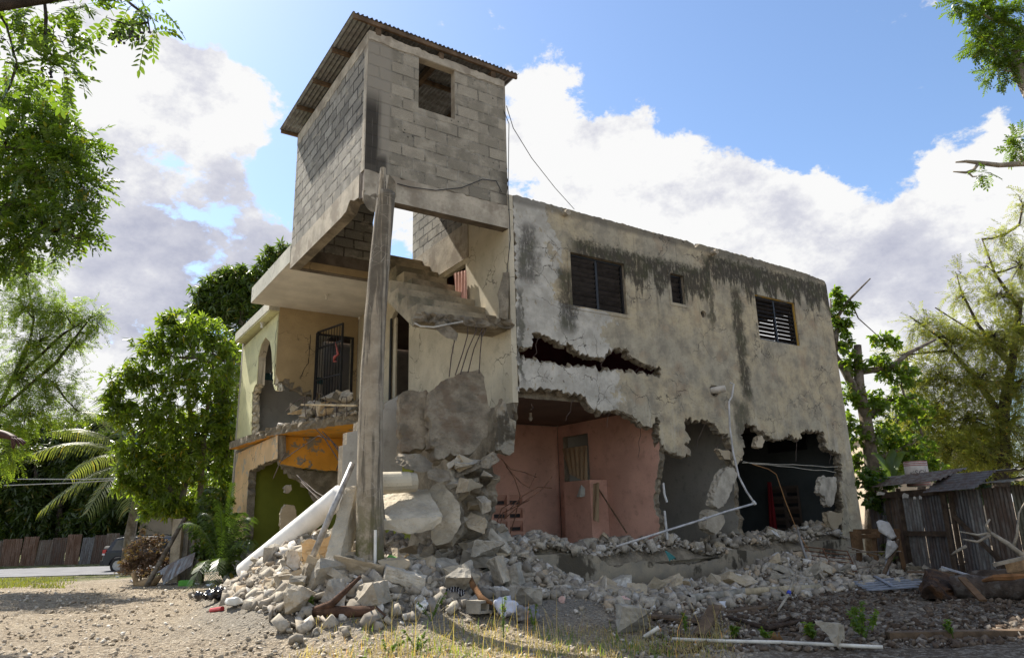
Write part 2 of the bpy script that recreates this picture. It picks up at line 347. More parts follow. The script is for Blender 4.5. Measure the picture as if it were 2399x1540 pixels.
def block_mat(name, axis, dark_joint, c1, c2, stainy=False, bumpk=.8):
    g = G(name, .95); X = g.xyz(); u = X[0] if axis == 's' else X[1]; z = X[2]
    nz = g.noise(5, 4, .6); u2 = g.math('ADD', u, g.math('MULTIPLY', g.math('SUBTRACT', nz, .5), .03)); z2 = g.math('ADD', g.math('SUBTRACT', z, 7.045), g.math('MULTIPLY', g.math('SUBTRACT', g.noise(4, 4, .6, g.map(loc=(3, 3, 3))), .5), .03))
    bt = g.n('ShaderNodeTexBrick'); g.put(bt.inputs[0], g.comb(u2, z2, 0.)); bt.inputs['Scale'].default_value = 1; bt.inputs['Brick Width'].default_value = .45; bt.inputs['Row Height'].default_value = .229
    bt.inputs['Mortar Size'].default_value = .02 if dark_joint else .013; bt.inputs['Mortar Smooth'].default_value = .35; bt.inputs['Bias'].default_value = 0
    g.put(bt.inputs['Color1'], (0, 0, 0)); g.put(bt.inputs['Color2'], (1, 1, 1)); g.put(bt.inputs['Mortar'], (.5, .5, .5))
    jm = g.math('MULTIPLY', bt.outputs[1], g.ss(g.noise(3.3, 4, .65, g.map(loc=(8, 1, 2))), .68, .42, .12, 1))
    c = g.mix(bt.outputs[0], scal(c1, .82), scal(c2, 1.12))
    ng = g.noise(95, 3, .75); nm = g.noise(3, 6, .65); nb = g.noise(1.2, 5, .6, g.map(loc=(5, 2, 2)))
    c = g.mix(g.ss(ng, .42, .66, 0, .75), c, scal(c1, .36)); c = g.mix(g.ss(nm, .48, .66, 0, .5), c, scal(c2, 1.25)); c = g.mix(g.ss(nb, .5, .68, 0, .45), c, scal(c1, .5))
    c = g.mix(g.math('MULTIPLY', jm, .88 if dark_joint else .66), c, (.05, .045, .036) if dark_joint else g.mix(g.ss(nm, .45, .55), (.10, .09, .07), (.40, .37, .31)))
    pit = g.ss(g.vor(7, 'F1'), .16, .07); c = g.mix(g.math('MULTIPLY', pit, g.ss(g.noise(2, 3), .5, .6)), c, (.05, .045, .035)); sm = g.ss(g.noise(1, 6, .7, g.map(scale=(2.2, 2.2, 5), loc=(1, 4, 7))), .56, .63); c = g.mix(g.math('MULTIPLY', sm, .7), c, (.40, .36, .285))
    if stainy:
        sl = g.noise(1., 5, .6, g.map(scale=(9, 1, .35))); m = g.math('MULTIPLY', g.ss(g.math('ADD', X[0], g.math('MULTIPLY', g.math('SUBTRACT', sl, .5), .28)), .36, .2), g.math('MULTIPLY', g.ss(z, 7.04, 7.2), g.ss(z, 8.75, 8.2)))
        m = g.math('MULTIPLY', m, g.ss(sl, .3, .5, .55, 1)); m = g.math('MAXIMUM', m, g.math('MULTIPLY', g.math('MULTIPLY', g.ss(X[0], .44, .36), g.ss(z, 7.5, 7.3)), .9))
        m = g.math('MAXIMUM', m, g.math('MULTIPLY', g.math('MULTIPLY', g.ss(X[0], 2.6, 2.82), g.ss(z, 8.2, 7.4)), .7))
        col0 = g.mix(g.ss(X[0], .5, .4), c, (.30, .27, .22)); c = g.mix(g.math('MULTIPLY', m, .9), col0, (.03, .026, .022))
        drip = g.ss(g.noise(1, 4, .6, g.map(scale=(11, 1, .2), loc=(2, 2, 2))), .66, .7); c = g.mix(g.math('MULTIPLY', drip, .5), c, (.45, .42, .36))
    h = g.math('SUBTRACT', g.math('ADD', g.math('MULTIPLY', ng, .45), g.math('MULTIPLY', nm, .3)), g.math('MULTIPLY', jm, 1.4))
    g.bump(h, bumpk, .03); return g.col(c)
def paint_mat(name, c, soil=(.12, .1, .08), amt=.5, crack=True, bare=None, zdirt=None):
    g = G(name, .85); nb = g.noise(1.2, 5, .6); nm = g.noise(5, 6, .65); nf = g.noise(30, 4, .6)
    k = g.mix(g.ss(nb, .35, .65), scal(c, .86), scal(c, 1.08)); k = g.mix(g.ss(nm, .52, .72, 0, amt), k, scal(c, .62)); k = g.mix(g.ss(nf, .56, .74, 0, amt*.6), k, soil)
    if bare: k = g.mix(g.ss(g.noise(2.2, 7, .68, g.map(loc=(4, 6, 2))), .57, .6), k, bare)
    if crack:
        wv = g.n('ShaderNodeVectorMath', operation='ADD'); g.put(wv.inputs[0], g.P); nc = g.n('ShaderNodeTexNoise'); nc.inputs['Scale'].default_value = 2; nc.inputs['Detail'].default_value = 5; g.put(nc.inputs[0], g.P)
        sc_ = g.n('ShaderNodeVectorMath', operation='SCALE'); g.put(sc_.inputs[0], nc.outputs[1]); sc_.inputs[3].default_value = .8; g.put(wv.inputs[1], sc_.outputs[0])
        ck = g.vor(1.3, 'DISTANCE_TO_EDGE', wv.outputs[0]); cm = g.math('MULTIPLY', g.ss(ck, .014, .004), g.ss(g.noise(.9, 3), .47, .58)); k = g.mix(g.math('MULTIPLY', cm, .7), k, (.07, .06, .05))
    g.bump(g.math('ADD', nm, g.math('MULTIPLY', nf, .4)), .25, .015); return g.col(k)
M_FAC = facade_mat()
M_CORE = rough_mat('broken_concrete', (.36, .305, .225), .4, 4, 1., 26, .05)
M_BLKF = block_mat('block_wall_front', 's', False, (.31, .28, .22), (.40, .355, .28), True)
M_BLKL = block_mat('block_wall_side', 't', True, (.30, .28, .24), (.39, .365, .315), bumpk=1.2)
M_BLKI = block_mat('block_wall_inner', 's', True, (.25, .23, .19), (.3, .28, .235))
M_BEAM = rough_mat('cast_concrete', (.42, .37, .29), .28, 2.5, .4, 18, .02, tint=(.25, .21, .16))
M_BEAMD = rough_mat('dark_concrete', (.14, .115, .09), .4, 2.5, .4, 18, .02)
M_STAIR = rough_mat('stair_concrete', (.31, .26, .18), .35, 2.2, .4, 16, .02, tint=(.13, .12, .085))
M_CREAM = paint_mat('cream_paint', (.54, .48, .36), amt=.5)
M_TAN = paint_mat('tan_paint', (.40, .30, .165), amt=.3)
M_LIME = paint_mat('pale_green_paint', (.64, .62, .37), soil=(.22, .24, .1), amt=.3)
M_CEIL = paint_mat('white_ceiling_paint', (.70, .66, .58), amt=.15, crack=False)
M_WASH = paint_mat('mouldy_whitewash', (.55, .53, .44), soil=(.08, .07, .05), amt=.9)
M_ORANGE = paint_mat('orange_paint', (.72, .34, .05), soil=(.2, .17, .13), amt=.35, bare=(.27, .245, .2))
M_PEACH = paint_mat('peach_paint', (.66, .45, .24), soil=(.2, .17, .13), amt=.35, bare=(.36, .33, .27))
M_GREEN = paint_mat('green_paint', (.20, .22, .03), amt=.2, crack=False)
M_PINK = paint_mat('pink_paint', (.62, .37, .285), soil=(.25, .15, .11), amt=.7, crack=False)
M_GREY = paint_mat('grey_paint', (.43, .41, .365), amt=.7, crack=False)
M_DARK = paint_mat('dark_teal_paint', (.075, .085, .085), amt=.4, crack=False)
M_BROWN = paint_mat('shade_brown_ceiling', (.17, .12, .09), amt=.4, crack=False)  # dark brown puts the shade under the slabs into the paint
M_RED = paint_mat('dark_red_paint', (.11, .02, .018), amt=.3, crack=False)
M_BLACK = plain('black_iron_and_shade', (.022, .022, .024), .5, .2)  # iron parts; also the painted shade of opening, vent gaps and pipe end
M_RUST = rough_mat('rusty_iron', (.13, .062, .033), .5, 12, .3, 60, .004, rough=.8)
M_REBAR = rough_mat('rebar_steel', (.085, .062, .05), .5, 14, .3, 60, .004, rough=.75)
M_LOUV = plain('dark_louvre', (.035, .031, .03), .35, 0, .4)
M_WOODD = rough_mat('old_timber', (.13, .088, .055), .45, 6, .4, 40, .01)
M_YEL = paint_mat('ochre_paint', (.52, .32, .07), amt=.5, crack=False, bare=(.3, .27, .22))
def zinc_mat(name, c=(.30, .31, .32), rust=.4, metal=.55, axis=0):
    g = G(name, .5, .5); g.b.inputs['Metallic'].default_value = metal; sc = [3, 3, 3]; sc[axis] = .6
    n = g.noise(2., 6, .65, g.map(scale=tuple(sc))); n2 = g.noise(9, 5, .6)
    k = g.mix(g.ss(n2, .35, .65), scal(c, .75), scal(c, 1.15)); k = g.mix(g.math('MULTIPLY', g.ss(n, .42, .62), rust), k, (.10, .05, .028)); k = g.mix(g.ss(n2, .6, .75, 0, .35), k, (.05, .045, .04))
    g.put(g.b.inputs['Roughness'], g.ss(n, .4, .6, .45, .8)); return g.col(k)
M_ZINC = zinc_mat('zinc_sheet', (.23, .23, .23), .2, .4)
# ================================================================== HOUSE: shell
house = thing('damaged_house', 'half-demolished two-storey concrete house with a tin-roofed block tower and torn open front', 'house', C0, AZ)
fo = [(1202, 457), (1212, 458, 2), (1300, 482), (1304, 484, 2), (1463, 526, 2), (1547, 549, 2), (1614, 566), (1624, 571), (1628, 581, 2), (1634, 575), (1641, 573, 2), (1740, 598, 2), (1823, 622, 2), (1886, 640, 2), (1928, 650), (1934, 658)]
S_R, Z_T = 13.07, 7.25
hole_px = [(1972, 1267, 1), (1972, 1229, 1), (1975, 1176, 1), (1967, 1150, 1), (1972, 1118, 1), (1972, 1096, 1), (1969, 1062, 1), (1953, 1058, 1), (1937, 1048, 1), (1932, 1027, 1), (1929, 1011, 1), (1893, 1007, 1), (1892, 1002, 1), (1879, 1011, 1), (1876, 1027, 1), (1860, 1028, 1), (1855, 1016, 1), (1847, 1014, 1), (1844, 1024, 1), (1812, 1027, 1), (1796, 1019, 1), (1785, 1007, 1), (1775, 1008, 1), (1772, 996, 1), (1751, 994, 1), (1748, 982, 1), (1744, 1000, 1), (1735, 1014, 1), (1739, 1022, 1), (1743, 1040, 1), (1739, 1072, 1), (1724, 1096, 1), (1716, 1085, 1), (1719, 1054, 1), (1706, 1016, 1), (1692, 1014, 1), (1682, 1004, 1), (1674, 990, 1), (1652, 984, 1), (1626, 983, 1), (1614, 976, 1), (1603, 978, 1), (1602, 987, 1), (1607, 1011, 1), (1615, 1024, 1), (1614, 1036, 1), (1602, 1039, 1), (1617, 1054, 1), (1619, 1068, 1), (1594, 1067, 1), (1567, 1059, 1), (1547, 1035, 1), (1543, 1024, 1), (1546, 1006, 1), (1542, 976, 1), (1531, 990, 1), (1522, 1000, 1), (1505, 995, 1), (1484, 976, 1), (1468, 968, 1), (1459, 962, 1), (1413, 961, 1), (1384, 953, 1), (1363, 924, 1), (1330, 917, 1), (1296, 911, 1), (1238, 907, 1), (1208, 909, 1), (1192, 915)]
slot_px = [(1213, 815, 1), (1246, 811, 1), (1250, 778, 1), (1275, 782, 1), (1296, 794, 1), (1321, 807, 1), (1342, 805, 1), (1351, 821, 1), (1380, 834, 1), (1413, 838, 1), (1424, 822, 1), (1447, 813, 1), (1468, 813, 1), (1480, 836, 1), (1505, 849, 1), (1526, 859, 1), (1547, 861, 1), (1545, 886, 1), (1522, 878, 1), (1489, 874, 1), (1455, 870, 1), (1413, 868, 1), (1363, 859, 1), (1330, 861, 1), (1296, 851, 1), (1254, 847, 1), (1217, 836, 1)]
top = pA(fo)
outer = top[:-2] + [(S_R-.06, Z_T-.03), (S_R, Z_T-.12), (S_R, -.1), (12.62, -.1), (12.62, .3, 1)] + pA(hole_px)[:-1] + [(3.02, 3.5, 1), (3.0, 4.4), (3.0, 5.0, 1), (3.0, 7.2)]
W1 = (4.32, 5.75, 5.29, 6.40); W2 = (7.0, 7.42, 5.60, 6.40); W3 = (9.98, 11.53, 5.27, 6.39)
_w2 = LA(1568, 639), LA(1606, 714); W2 = (_w2[0][0], _w2[1][0], _w2[1][2], _w2[0][2])
wins = [rect(*W1), rect(*W2), rect(*W3)]
pipe_hole = LA(1672, 914); small_hole = LA(1647, 735)
def circ(c, r, n=9): return [(c[0]+r*math.cos(2*math.pi*i/n)*(.8+.4*rng.random()), c[2]+r*math.sin(2*math.pi*i/n)*(.8+.4*rng.random())) for i in range(n)]
hs, hf = jag(pA(slot_px), .026, .05); oj, of = jag(outer, .026, .05)
ch = [circ(pipe_hole, .11), circ(small_hole, .07)]
flags0 = [of]+[[False]*4]*3+[hf]+[[False]*9]*2
fac = plate('facade_wall', inset(oj, of, .0, .03, -1), wins+[inset(hs, hf, .0, .035, 1)]+ch, frA, .022, .2, [M_CORE], house, flags0, .05)
coat = plate('plaster_coat', oj, [rect(W1[0]-.004, W1[1]+.004, W1[2]-.004, W1[3]+.004), rect(W2[0]-.004, W2[1]+.004, W2[2]-.004, W2[3]+.004), rect(W3[0]-.004, W3[1]+.004, W3[2]-.004, W3[3]+.004), hs]+[circ(pipe_hole, .15), circ(small_hole, .09)], frA, 0, .02, [M_FAC], fac, flags0, .004)
# drain spouts and broken drain pipe
for px_ in ((1321, 500), (1668, 591)):
    p = LA(*px_); MB().tube([(p[0], .1, p[2]), (p[0], -.14, p[2]-.02)], .062, 10).build('roof_spout', M_BEAM, house)
p = LA(1672, 914); MB().tube([(p[0]-.05, .12, p[2]), (p[0], -.05, p[2]), (p[0]+.12, -.22, p[2]+.02)], .075, 12).build('drain_pipe', plain('old_pvc', (.5, .46, .4), .5), house)
# louvre windows
def window(Wd, halves, frame_m, closed=True, sag=0., surround=None):
    a, b, z0, z1 = Wd; f = MB(); y0, y1 = .07, .13
    for lo, hi in (((a, z0), (a+.045, z1)), ((b-.045, z0), (b, z1)), ((a+.045, z1-.045), (b-.045, z1)), ((a+.045, z0), (b-.045, z0+.045))): f.b2((lo[0]+.002, y0, lo[1]+.002), (hi[0]-.002, y1, hi[1]-.002))
    wd = (b-a-.09)/halves
    for k in range(1, halves): f.b2((a+.045+wd*k-.028, y0, z0+.047), (a+.045+wd*k+.028, y1, z1-.047))
    wnd = f.build('window', frame_m, fac)
    sl = MB(); n = int((z1-z0-.1)/.098)
    for h in range(halves):
        for i in range(n):
            zc = z0+.05+(i+.5)*(z1-z0-.1)/n; ang = R(40 if closed else rng.uniform(62, 72)); ang += R(rng.uniform(-5, 5))
            sl.box((a+.045+wd*(h+.5), .10, zc), (wd-.07, .11, .008), Matrix.Rotation(-(math.pi/2-ang) if closed else -(math.pi/2-ang), 3, 'X'))
    sl.build('louvre_slats', M_LOUV, wnd)
    if surround:
        s_ = MB(); t = .07
        s_.b2((a-t, -.013, z1), (b+t, -.0, z1+t)); s_.b2((a-t, -.013, z0-t), (b+t, -.0, z0)); s_.b2((a-t, -.013, z0), (a, -.0, z1)); s_.b2((b, -.013, z0), (b+t, -.0, z1)); s_.build('window_surround', surround, wnd)
    return wnd
M_SUR = M_FAC
window(W1, 2, M_BLACK, True, surround=M_SUR)
window(W2, 1, M_BLACK, True, surround=M_SUR)
w3 = window(W3, 2, M_BLACK, False)
rv = MB(); rv.b2((W3[0]+.01, .025, W3[3]-.016), (W3[1]-.02, .068, W3[3]-.004)); rv.b2((W3[1]-.016, .025, W3[2]+.01), (W3[1]-.004, .068, W3[3]-.02)); rv.build('ochre_reveal', M_YEL, w3)
# foundation wall with a wavy broken top
ft = [(1225, 1301), (1255, 1299), (1321, 1296, 1), (1363, 1294, 1), (1397, 1301, 1), (1422, 1321, 1), (1447, 1328, 1), (1472, 1317, 1), (1514, 1313, 1), (1572, 1323, 1), (1631, 1319, 1), (1689, 1305, 1), (1715, 1284, 1), (1740, 1288, 1), (1765, 1292, 1), (1798, 1284, 1), (1823, 1280, 1), (1832, 1301, 1), (1878, 1299, 1), (1890, 1305)]
g = G('damp_foundation_plaster', .93); X = g.xyz(); nm = g.noise(3, 6, .65); nb = g.noise(.9, 5, .65, g.map(loc=(2, 0, 5))); nf = g.noise(25, 5, .65)
c = g.mix(g.ss(nm, .35, .65), (.34, .29, .21), (.24, .215, .17)); dm = g.ss(g.math('ADD', nb, g.math('MULTIPLY', g.math('SUBTRACT', g.noise(1, 5, .6, g.map(scale=(9, 1, .7))), .5), .25)), .52, .58)
c = g.mix(g.math('MULTIPLY', dm, .9), c, (.06, .05, .035)); c = g.mix(g.ss(X[2], .35, .0, 0, .7), c, (.07, .06, .045)); c = g.mix(g.ss(nf, .55, .75, 0, .4), c, (.12, .1, .08)); g.bump(g.math('ADD', nm, nf), .5, .02); M_FOUND = g.col(c)
fp, ff = jag([(2.7, -.3)]+[(2.7, .62)]+pA(ft, -.08)+[(10.75, .55), (10.75, -.3)], .012, .08)
plate('foundation_wall', fp, [], frA, -.08, .12, [M_FOUND, M_CORE, M_CORE], house, [ff], .02, (0, 1, 2))
plate('foundation_wall', rect(10.76, 12.6, -.3, .62), [], frA, -.03, .12, [M_FOUND], house)
# floors, roof, rear and side walls, rooms
sp, sf = jag([(3.03, .23, 1), (12.88, .23), (12.88, 3.44), (3.03, 3.44)], .02, .1)
plate('upper_floor', sp, [], frZ, 3.44, 3.6, [M_BROWN, M_BEAM, M_CORE], house, [sf], .03, (0, 1, 2))
MB().b2((2.9, .14, .2), (12.88, 8., .52)).build('ground_floor', M_BEAM, house)
MB().b2((3.03, .215, 6.98), (12.88, 11.45, 7.12)).build('roof_slab', [M_BROWN], house)
wo_ = LB(1808, 779, 12.89); sw = rect(wo_[1]-.55, wo_[1]+.75, wo_[2]-.55, wo_[2]+.45)
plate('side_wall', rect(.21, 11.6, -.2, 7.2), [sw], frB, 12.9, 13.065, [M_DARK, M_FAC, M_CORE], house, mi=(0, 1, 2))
plate('rear_wall', rect(.7, 12.89, -.2, 7.0), [], frA, 11.5, 11.65, [M_GREY], house)
plate('inner_wall', rect(3.03, 12.88, 3.61, 6.97), [], frA, 3.46, 3.6, [M_RED], house)
plate('room_wall', rect(3.03, 6.43, .53, 3.43), [], frA, 3.46, 3.6, [M_PINK], house)
plate('room_wall', rect(6.60, 8.81, .53, 3.43), [], frA, 3.46, 3.6, [M_GREY], house)
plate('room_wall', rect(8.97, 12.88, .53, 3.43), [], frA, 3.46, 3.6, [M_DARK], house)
d0, d1 = LB(1318, 1027, 6.44), LB(1376, 1010, 6.44)
ta, tb = sorted((d0[1], d1[1])); ta, tb = ta, min(tb, 3.3); zt = (d0[2]+d1[2])/2
DOOR1 = (ta, tb, zt)
p1p, p1f = jag([(.32, .53, 1), (.22, 1.1, 1), (.36, 1.6, 1), (.16, 2.2, 1), (.05, 2.62, 1), (.21, 3.43), (3.45, 3.43), (3.45, .53), (tb, .53), (tb, zt), (ta, zt), (ta, .53)], .03, .08)
plate('partition_wall', p1p, [], frB, 6.44, 6.59, [M_PINK, M_GREY, M_CORE], house, [p1f], .05, (0, 1, 2))
p2p, p2f = jag([(.26, .53, 1), (.3, 1.5, 1), (.21, 2.4, 1), (.21, 3.43), (3.45, 3.43), (3.45, .53)], .03, .08)
plate('partition_wall', p2p, [], frB, 8.82, 8.96, [M_GREY, M_DARK, M_CORE], house, [p2f], .05, (0, 1, 2))
# decorative vent blocks in the pink rear wall and in the dark room
def vents(a, b, z0, z1, nx, nz, fr, m, frame):
    v = MB(); k = MB()
    for i in range(nx):
        for j in range(nz):
            x0, x1 = a+(b-a)*i/nx+.035, a+(b-a)*(i+1)/nx-.035; y0, y1 = z0+(z1-z0)*j/nz+.03, z0+(z1-z0)*(j+1)/nz-.03
            P = [fr(x0, y0, .012), fr(x1, y0, .012), fr(x1, y1, .012), fr(x0, y1, .012)]; Q = [fr(x0+.01, y0+.02, .10), fr(x1-.01, y0+.02, .10), fr(x1-.01, y0+.10, .10), fr(x0+.01, y0+.10, .10)]
            v.add(P+Q, [(0, 1, 5, 4), (1, 2, 6, 5), (2, 3, 7, 6), (3, 0, 4, 7)]); v.add(Q, [(0, 1, 2, 3)], 1)  # black back face paints in the shade of the vent gap
    L = [rect(a-.03, b+.03, z0-.03, z1+.03)]+[rect(a+(b-a)*i/nx+.035, a+(b-a)*(i+1)/nx-.035, z0+(z1-z0)*j/nz+.03, z0+(z1-z0)*(j+1)/nz-.03) for i in range(nx) for j in range(nz)]
    o = plate('vent_blocks', L[0], L[1:], fr, -.0, .012, [m], house)
    v.build('vent_recess', [frame, M_BLACK], o)
va, vb = LA(1152, 1155, 3.35), LA(1228, 1252, 3.35)
vents(va[0]-.0, vb[0], .7, va[2], 2, 4, lambda p, q, d: (p, 3.34+d, q), M_PINK, M_PINK)
M_VENT = paint_mat('dusty_brown_blocks', (.10, .075, .06), amt=.4, crack=False)
ra, rb = LB(1800, 1142, 12.78), LB(1880, 1240, 12.78)
vents(min(ra[1], rb[1]), max(ra[1], rb[1]), rb[2], ra[2], 2, 4, lambda p, q, d: (12.77+d, p, q), M_VENT, M_VENT)
ua, ub = LB(1792, 1000, 12.86), LB(1890, 1052, 12.86)
MB().b2((12.86, min(ua[1], ub[1]), ub[2]), (12.88, max(ua[1], ub[1]), ua[2])).build('opening_shade_panel', M_BLACK, house)  # black panel on the wall, painted shade in place of a real hole
# pink half-height pier beside the doorway, with nails; open door edge
pa = LB(1340, 1128, 6.2); pb = LB(1402, 1128, 6.2)
pier = MB().b2((5.95, pb[1], .5), (6.43, pa[1], pa[2])).build('wall_pier', [M_PINK], house)
# ================================================================== HOUSE: left-facing wall, tower
WS = 2.87
fl_ = [(1.06, 6.2)]
ln = LB(1043, 652, WS), LB(1091, 610, WS)
win_l = (LB(1091, 650, WS)[1], LB(1030, 655, WS)[1]+.2, 5.35, (ln[0][2]+ln[1][2])/2)
dr = (LB(958, 800, WS)[1], LB(916, 800, WS)[1]); dz = LB(937, 722, WS)[2]
gt = (dr[1]+.45, 6.9)
sidew = plate('side_wall', [(.0, 3.3), (7.62, 3.3), (7.62, 7.3), (0., 7.3)], [rect(*win_l), [(dr[0], 3.62), (dr[1], 3.62), (dr[1], dz-.12), (dr[1]-.15, dz), (dr[0]+.02, dz)], [(gt[0], 3.62), (gt[1], 3.62), (gt[1], 5.4), (gt[1]-.15, 5.9), ((gt[0]+gt[1])/2, 6.1), (gt[0]+.15, 5.9), (gt[0], 5.4)]], frB, WS, 2.985, [M_CREAM, M_GREY, M_CREAM], house, mi=(0, 1, 2))
plate('lintel_band', [(1.5, 6.52), (4.19, 6.52), (4.19, 7.3), (1.5, 7.3)], [], frB, WS-.02, WS-.002, [M_BEAM], sidew)
dj = MB(); dj.b2((WS-.03, dr[1]-.06, 3.62), (WS-.003, dr[1]+.03, dz-.14)); dj.build('door_frame', M_BLACK, sidew)
MB().b2((WS+.03, dr[1]-.22, 3.64), (WS+.07, dr[1]-.04, dz-.15)).build('door', M_CREAM, sidew)
gb = MB(); nb_ = 8
for i in range(nb_+1):
    tt = gt[0]+.02+(gt[1]-gt[0]-.04)*i/nb_; gb.b2((WS-.03, tt-.011, 3.65), (WS-.008, tt+.011, 5.45 if i in (0, nb_) else 5.9))
for zz in (3.7, 4.6, 5.4): gb.b2((WS-.03, gt[0], zz), (WS-.008, gt[1], zz+.035))
gb.build('security_grille', M_BLACK, sidew)
lw, lf = jag([(2.3, .5, 1), (1.9, 1.3, 1), (1.2, 2.3, 1), (.12, 2.75, 1), (.0, 3.29), (7.6, 3.29), (7.6, .3), (2.3, .3)], .05, .1)
plate('side_wall', lw, [], frB, WS+.004, 2.98, [M_CORE, M_PINK, M_CORE], house, [lf], .06, (0, 1, 2))
# tower walls
twf = MB()
tw_w = [tuple(LA(*p)[[0, 2]]) for p in ((981, 253), (1066, 279), (1064, 164), (980, 135))]
ws0, ws1 = (tw_w[0][0]+tw_w[3][0])/2, (tw_w[1][0]+tw_w[2][0])/2; wz0, wz1 = (tw_w[0][1]+tw_w[1][1])/2, (tw_w[2][1]+tw_w[3][1])/2
tp, tf = jag([(0, 7.06), (2.87, 7.06, 1), (2.88, 7.9, 1), (2.84, 8.5, 1), (2.88, 8.9, 1), (2.82, 9.2, 1), (2.87, 9.72), (2.87, 9.76, 1), (0, 9.77)], .012, .08)
twall = plate('tower_wall', tp, [rect(ws0, ws1, wz0, wz1)], frA, 0, .15, [M_BLKF, M_BLKI, M_BEAM], house, [tf, [False]*4], .02, (0, 1, 2))
rb_, rf_ = jag([(0.005, wz1+.005, 1), (ws0+.01, wz1+.01), (ws1-.01, wz1+.01, 1), (2.86, wz1+.02), (2.86, 9.74, 1), (0.005, 9.78)], .012, .08)
plate('ring_beam', rb_, [], frA, -.012, -.002, [M_BEAM], twall, [rf_], .004)
MB().b2((ws0-.1, .004, wz1-.003), (ws1+.1, .146, wz1+.001)).build('window_lintel', M_BEAM, twall)
tl, tlf = jag([(.012, 7.06), (4.19, 7.06), (4.19, 9.8, 1), (.012, 9.76)], .01, .1)
twl = plate('tower_wall', tl, [], frB, .0, .15, [M_BLKL, M_BLKI, M_BEAM], house, [tlf], .01, (0, 1, 2))
plate('ring_beam', jag([(.012, 9.5, 1), (4.19, 9.54), (4.19, 9.8), (.012, 9.76)], .015, .1)[0], [], frB, -.008, -.002, [M_BEAM], twl)
plate('tower_wall', rect(.16, 4.19, 7.31, 9.78), [], frB, WS-.0, 2.985, [M_BLKL, M_BLKF, M_BEAM], house, mi=(0, 1, 2))
plate('tower_wall', jag([(.155, 7.06), (1.81, 7.06, 1), (1.8, 9.78), (.155, 9.78)], .012, .2)[0], [], frA, 4.05, 4.2, [M_BLKI], house)
tbp, tbf = jag([(0.0, 6.58, 1), (.08, 6.6, 1), (.42, 6.45, 1), (.5, 6.58), (2.87, 6.59), (2.87, 7.055, 1), (.0, 7.055)], .012, .1)
plate('tower_beam', tbp, [], frA, -.006, .2, [M_BEAM, M_BEAM, M_BEAMD], house, [tbf], .02, (0, 1, 2))
tlb, tlbf = jag([(.21, 6.62, 1), (.45, 6.66, 1), (.62, 6.74, 1), (.8, 6.60, 1), (1.02, 6.58), (4.2, 6.6), (4.2, 7.055), (.21, 7.055)], .012, .1)
plate('tower_beam', tlb, [], frB, -.006, .2, [M_BEAM, M_BEAM, M_CORE], house, [tlbf], .03, (0, 1, 2))
MB().b2((.205, 4.05, 6.6), (2.86, 4.2, 7.055)).build('tower_beam', M_BEAMD, house)
MB().b2((.205, 4.03, 6.62), (2.3, 4.048, 6.78)).build('cream_band', M_TAN, house)
hull('column_stub', [LA(*p, d) for p in ((850, 447), (884, 447), (850, 470), (862, 490), (886, 497), (872, 496)) for d in (.0, .22)], M_CORE, house, sub=2, rough=.03)
# tin roof: waves run front to back
def corrugated(name, ax, ay, fr, m, parent, wave=.085, amp=.016, n_per=8, th=.002, wob=0.):
    n = int((ax[1]-ax[0])/wave*n_per); U = np.linspace(ax[0], ax[1], n+1); Vv = np.linspace(ay[0], ay[1], 7); V = []; Fc = []
    for j, v in enumerate(Vv):
        for u in U: V.append(fr(u, v+(rng.uniform(-wob, wob) if j in (0, 6) else 0), amp*math.sin(2*math.pi*u/wave)))
    for j in range(len(Vv)-1):
        for i in range(n): a = j*(n+1)+i; Fc.append((a, a+1, a+n+2, a+n+1))
    return obj(name, V, Fc, m, parent, smooth=True)
rz = lambda t: 9.975+t*.012
roof = corrugated('tin_roof', (-.33, 3.17), (-.09, 4.55), lambda u, v, h: (u, v, rz(v)+h), M_ZINC, house, wob=.012)
for k, t in enumerate((-.045, 1.05, 2.2, 3.3, 4.48)):
    MB().b2((-.31, t-.025, rz(t)-.10), (3.14, t+.025, rz(t)-.018)).build('purlin', M_WOODD, roof)
for s_ in (.18, 1.45, 2.6):
    MB().b2((s_-.05, -.02, 9.74), (s_+.05, 4.3, 9.865)).build('rafter', M_WOODD, roof)
# ================================================================== HOUSE: stairs
T0, DT, Z0_, DZ = .48, .392, 5.0, .265
st = MB(); prof = [(T0, 4.74)]
for i in range(9):
    prof += [(T0+DT*i, Z0_+DZ*i), (T0+DT*(i+1), Z0_+DZ*i)]
prof += [(T0+DT*9+.1, Z0_+DZ*8), (T0+DT*9+.1, Z0_+DZ*8-.25), (T0+.2, 4.66)]
def stair_prof(i0, i1):
    P = [(T0+DT*i0, Z0_+DZ*(i0-1) if i0 else 4.7)]
    for i in range(i0, i1): P += [(T0+DT*i, Z0_+DZ*i), (T0+DT*(i+1), Z0_+DZ*i)]
    lo = lambda t: 4.62+(t-T0-.15)*DZ/DT
    return P+[(T0+DT*i1, lo(T0+DT*i1)), (T0+DT*i0+(.15 if not i0 else 0), lo(T0+DT*i0+(.15 if not i0 else 0)))]
stair = plate('stair_flight', stair_prof(0, 4), [], lambda p, q, d: (d, p, q), 1.22, 2.865, [M_STAIR, M_STAIR, M_STAIR], house)
plate('upper_steps', stair_prof(4, 9), [], lambda p, q, d: (d, p, q), 1.86, 2.865, [M_STAIR, M_STAIR, M_STAIR], stair)
land, landf = jag([(1.2, .52), (1.12, .34, 1), (1.5, .22, 1), (2.2, .16, 1), (2.86, -.06, 1), (2.86, .6), (1.22, .6)], .035, .08)
ld = plate('broken_landing', land, [], frZ, 4.80, 4.63, [M_STAIR, M_CORE, M_CORE], stair, [landf], .07, (0, 1, 2))
hull('hanging_fragment', [LA(*p, d) for p in ((1018, 757), (1040, 752), (1072, 780), (1068, 798), (1045, 790), (1020, 768)) for d in (.1, .25)], M_CORE, stair, sub=1, rough=.03)
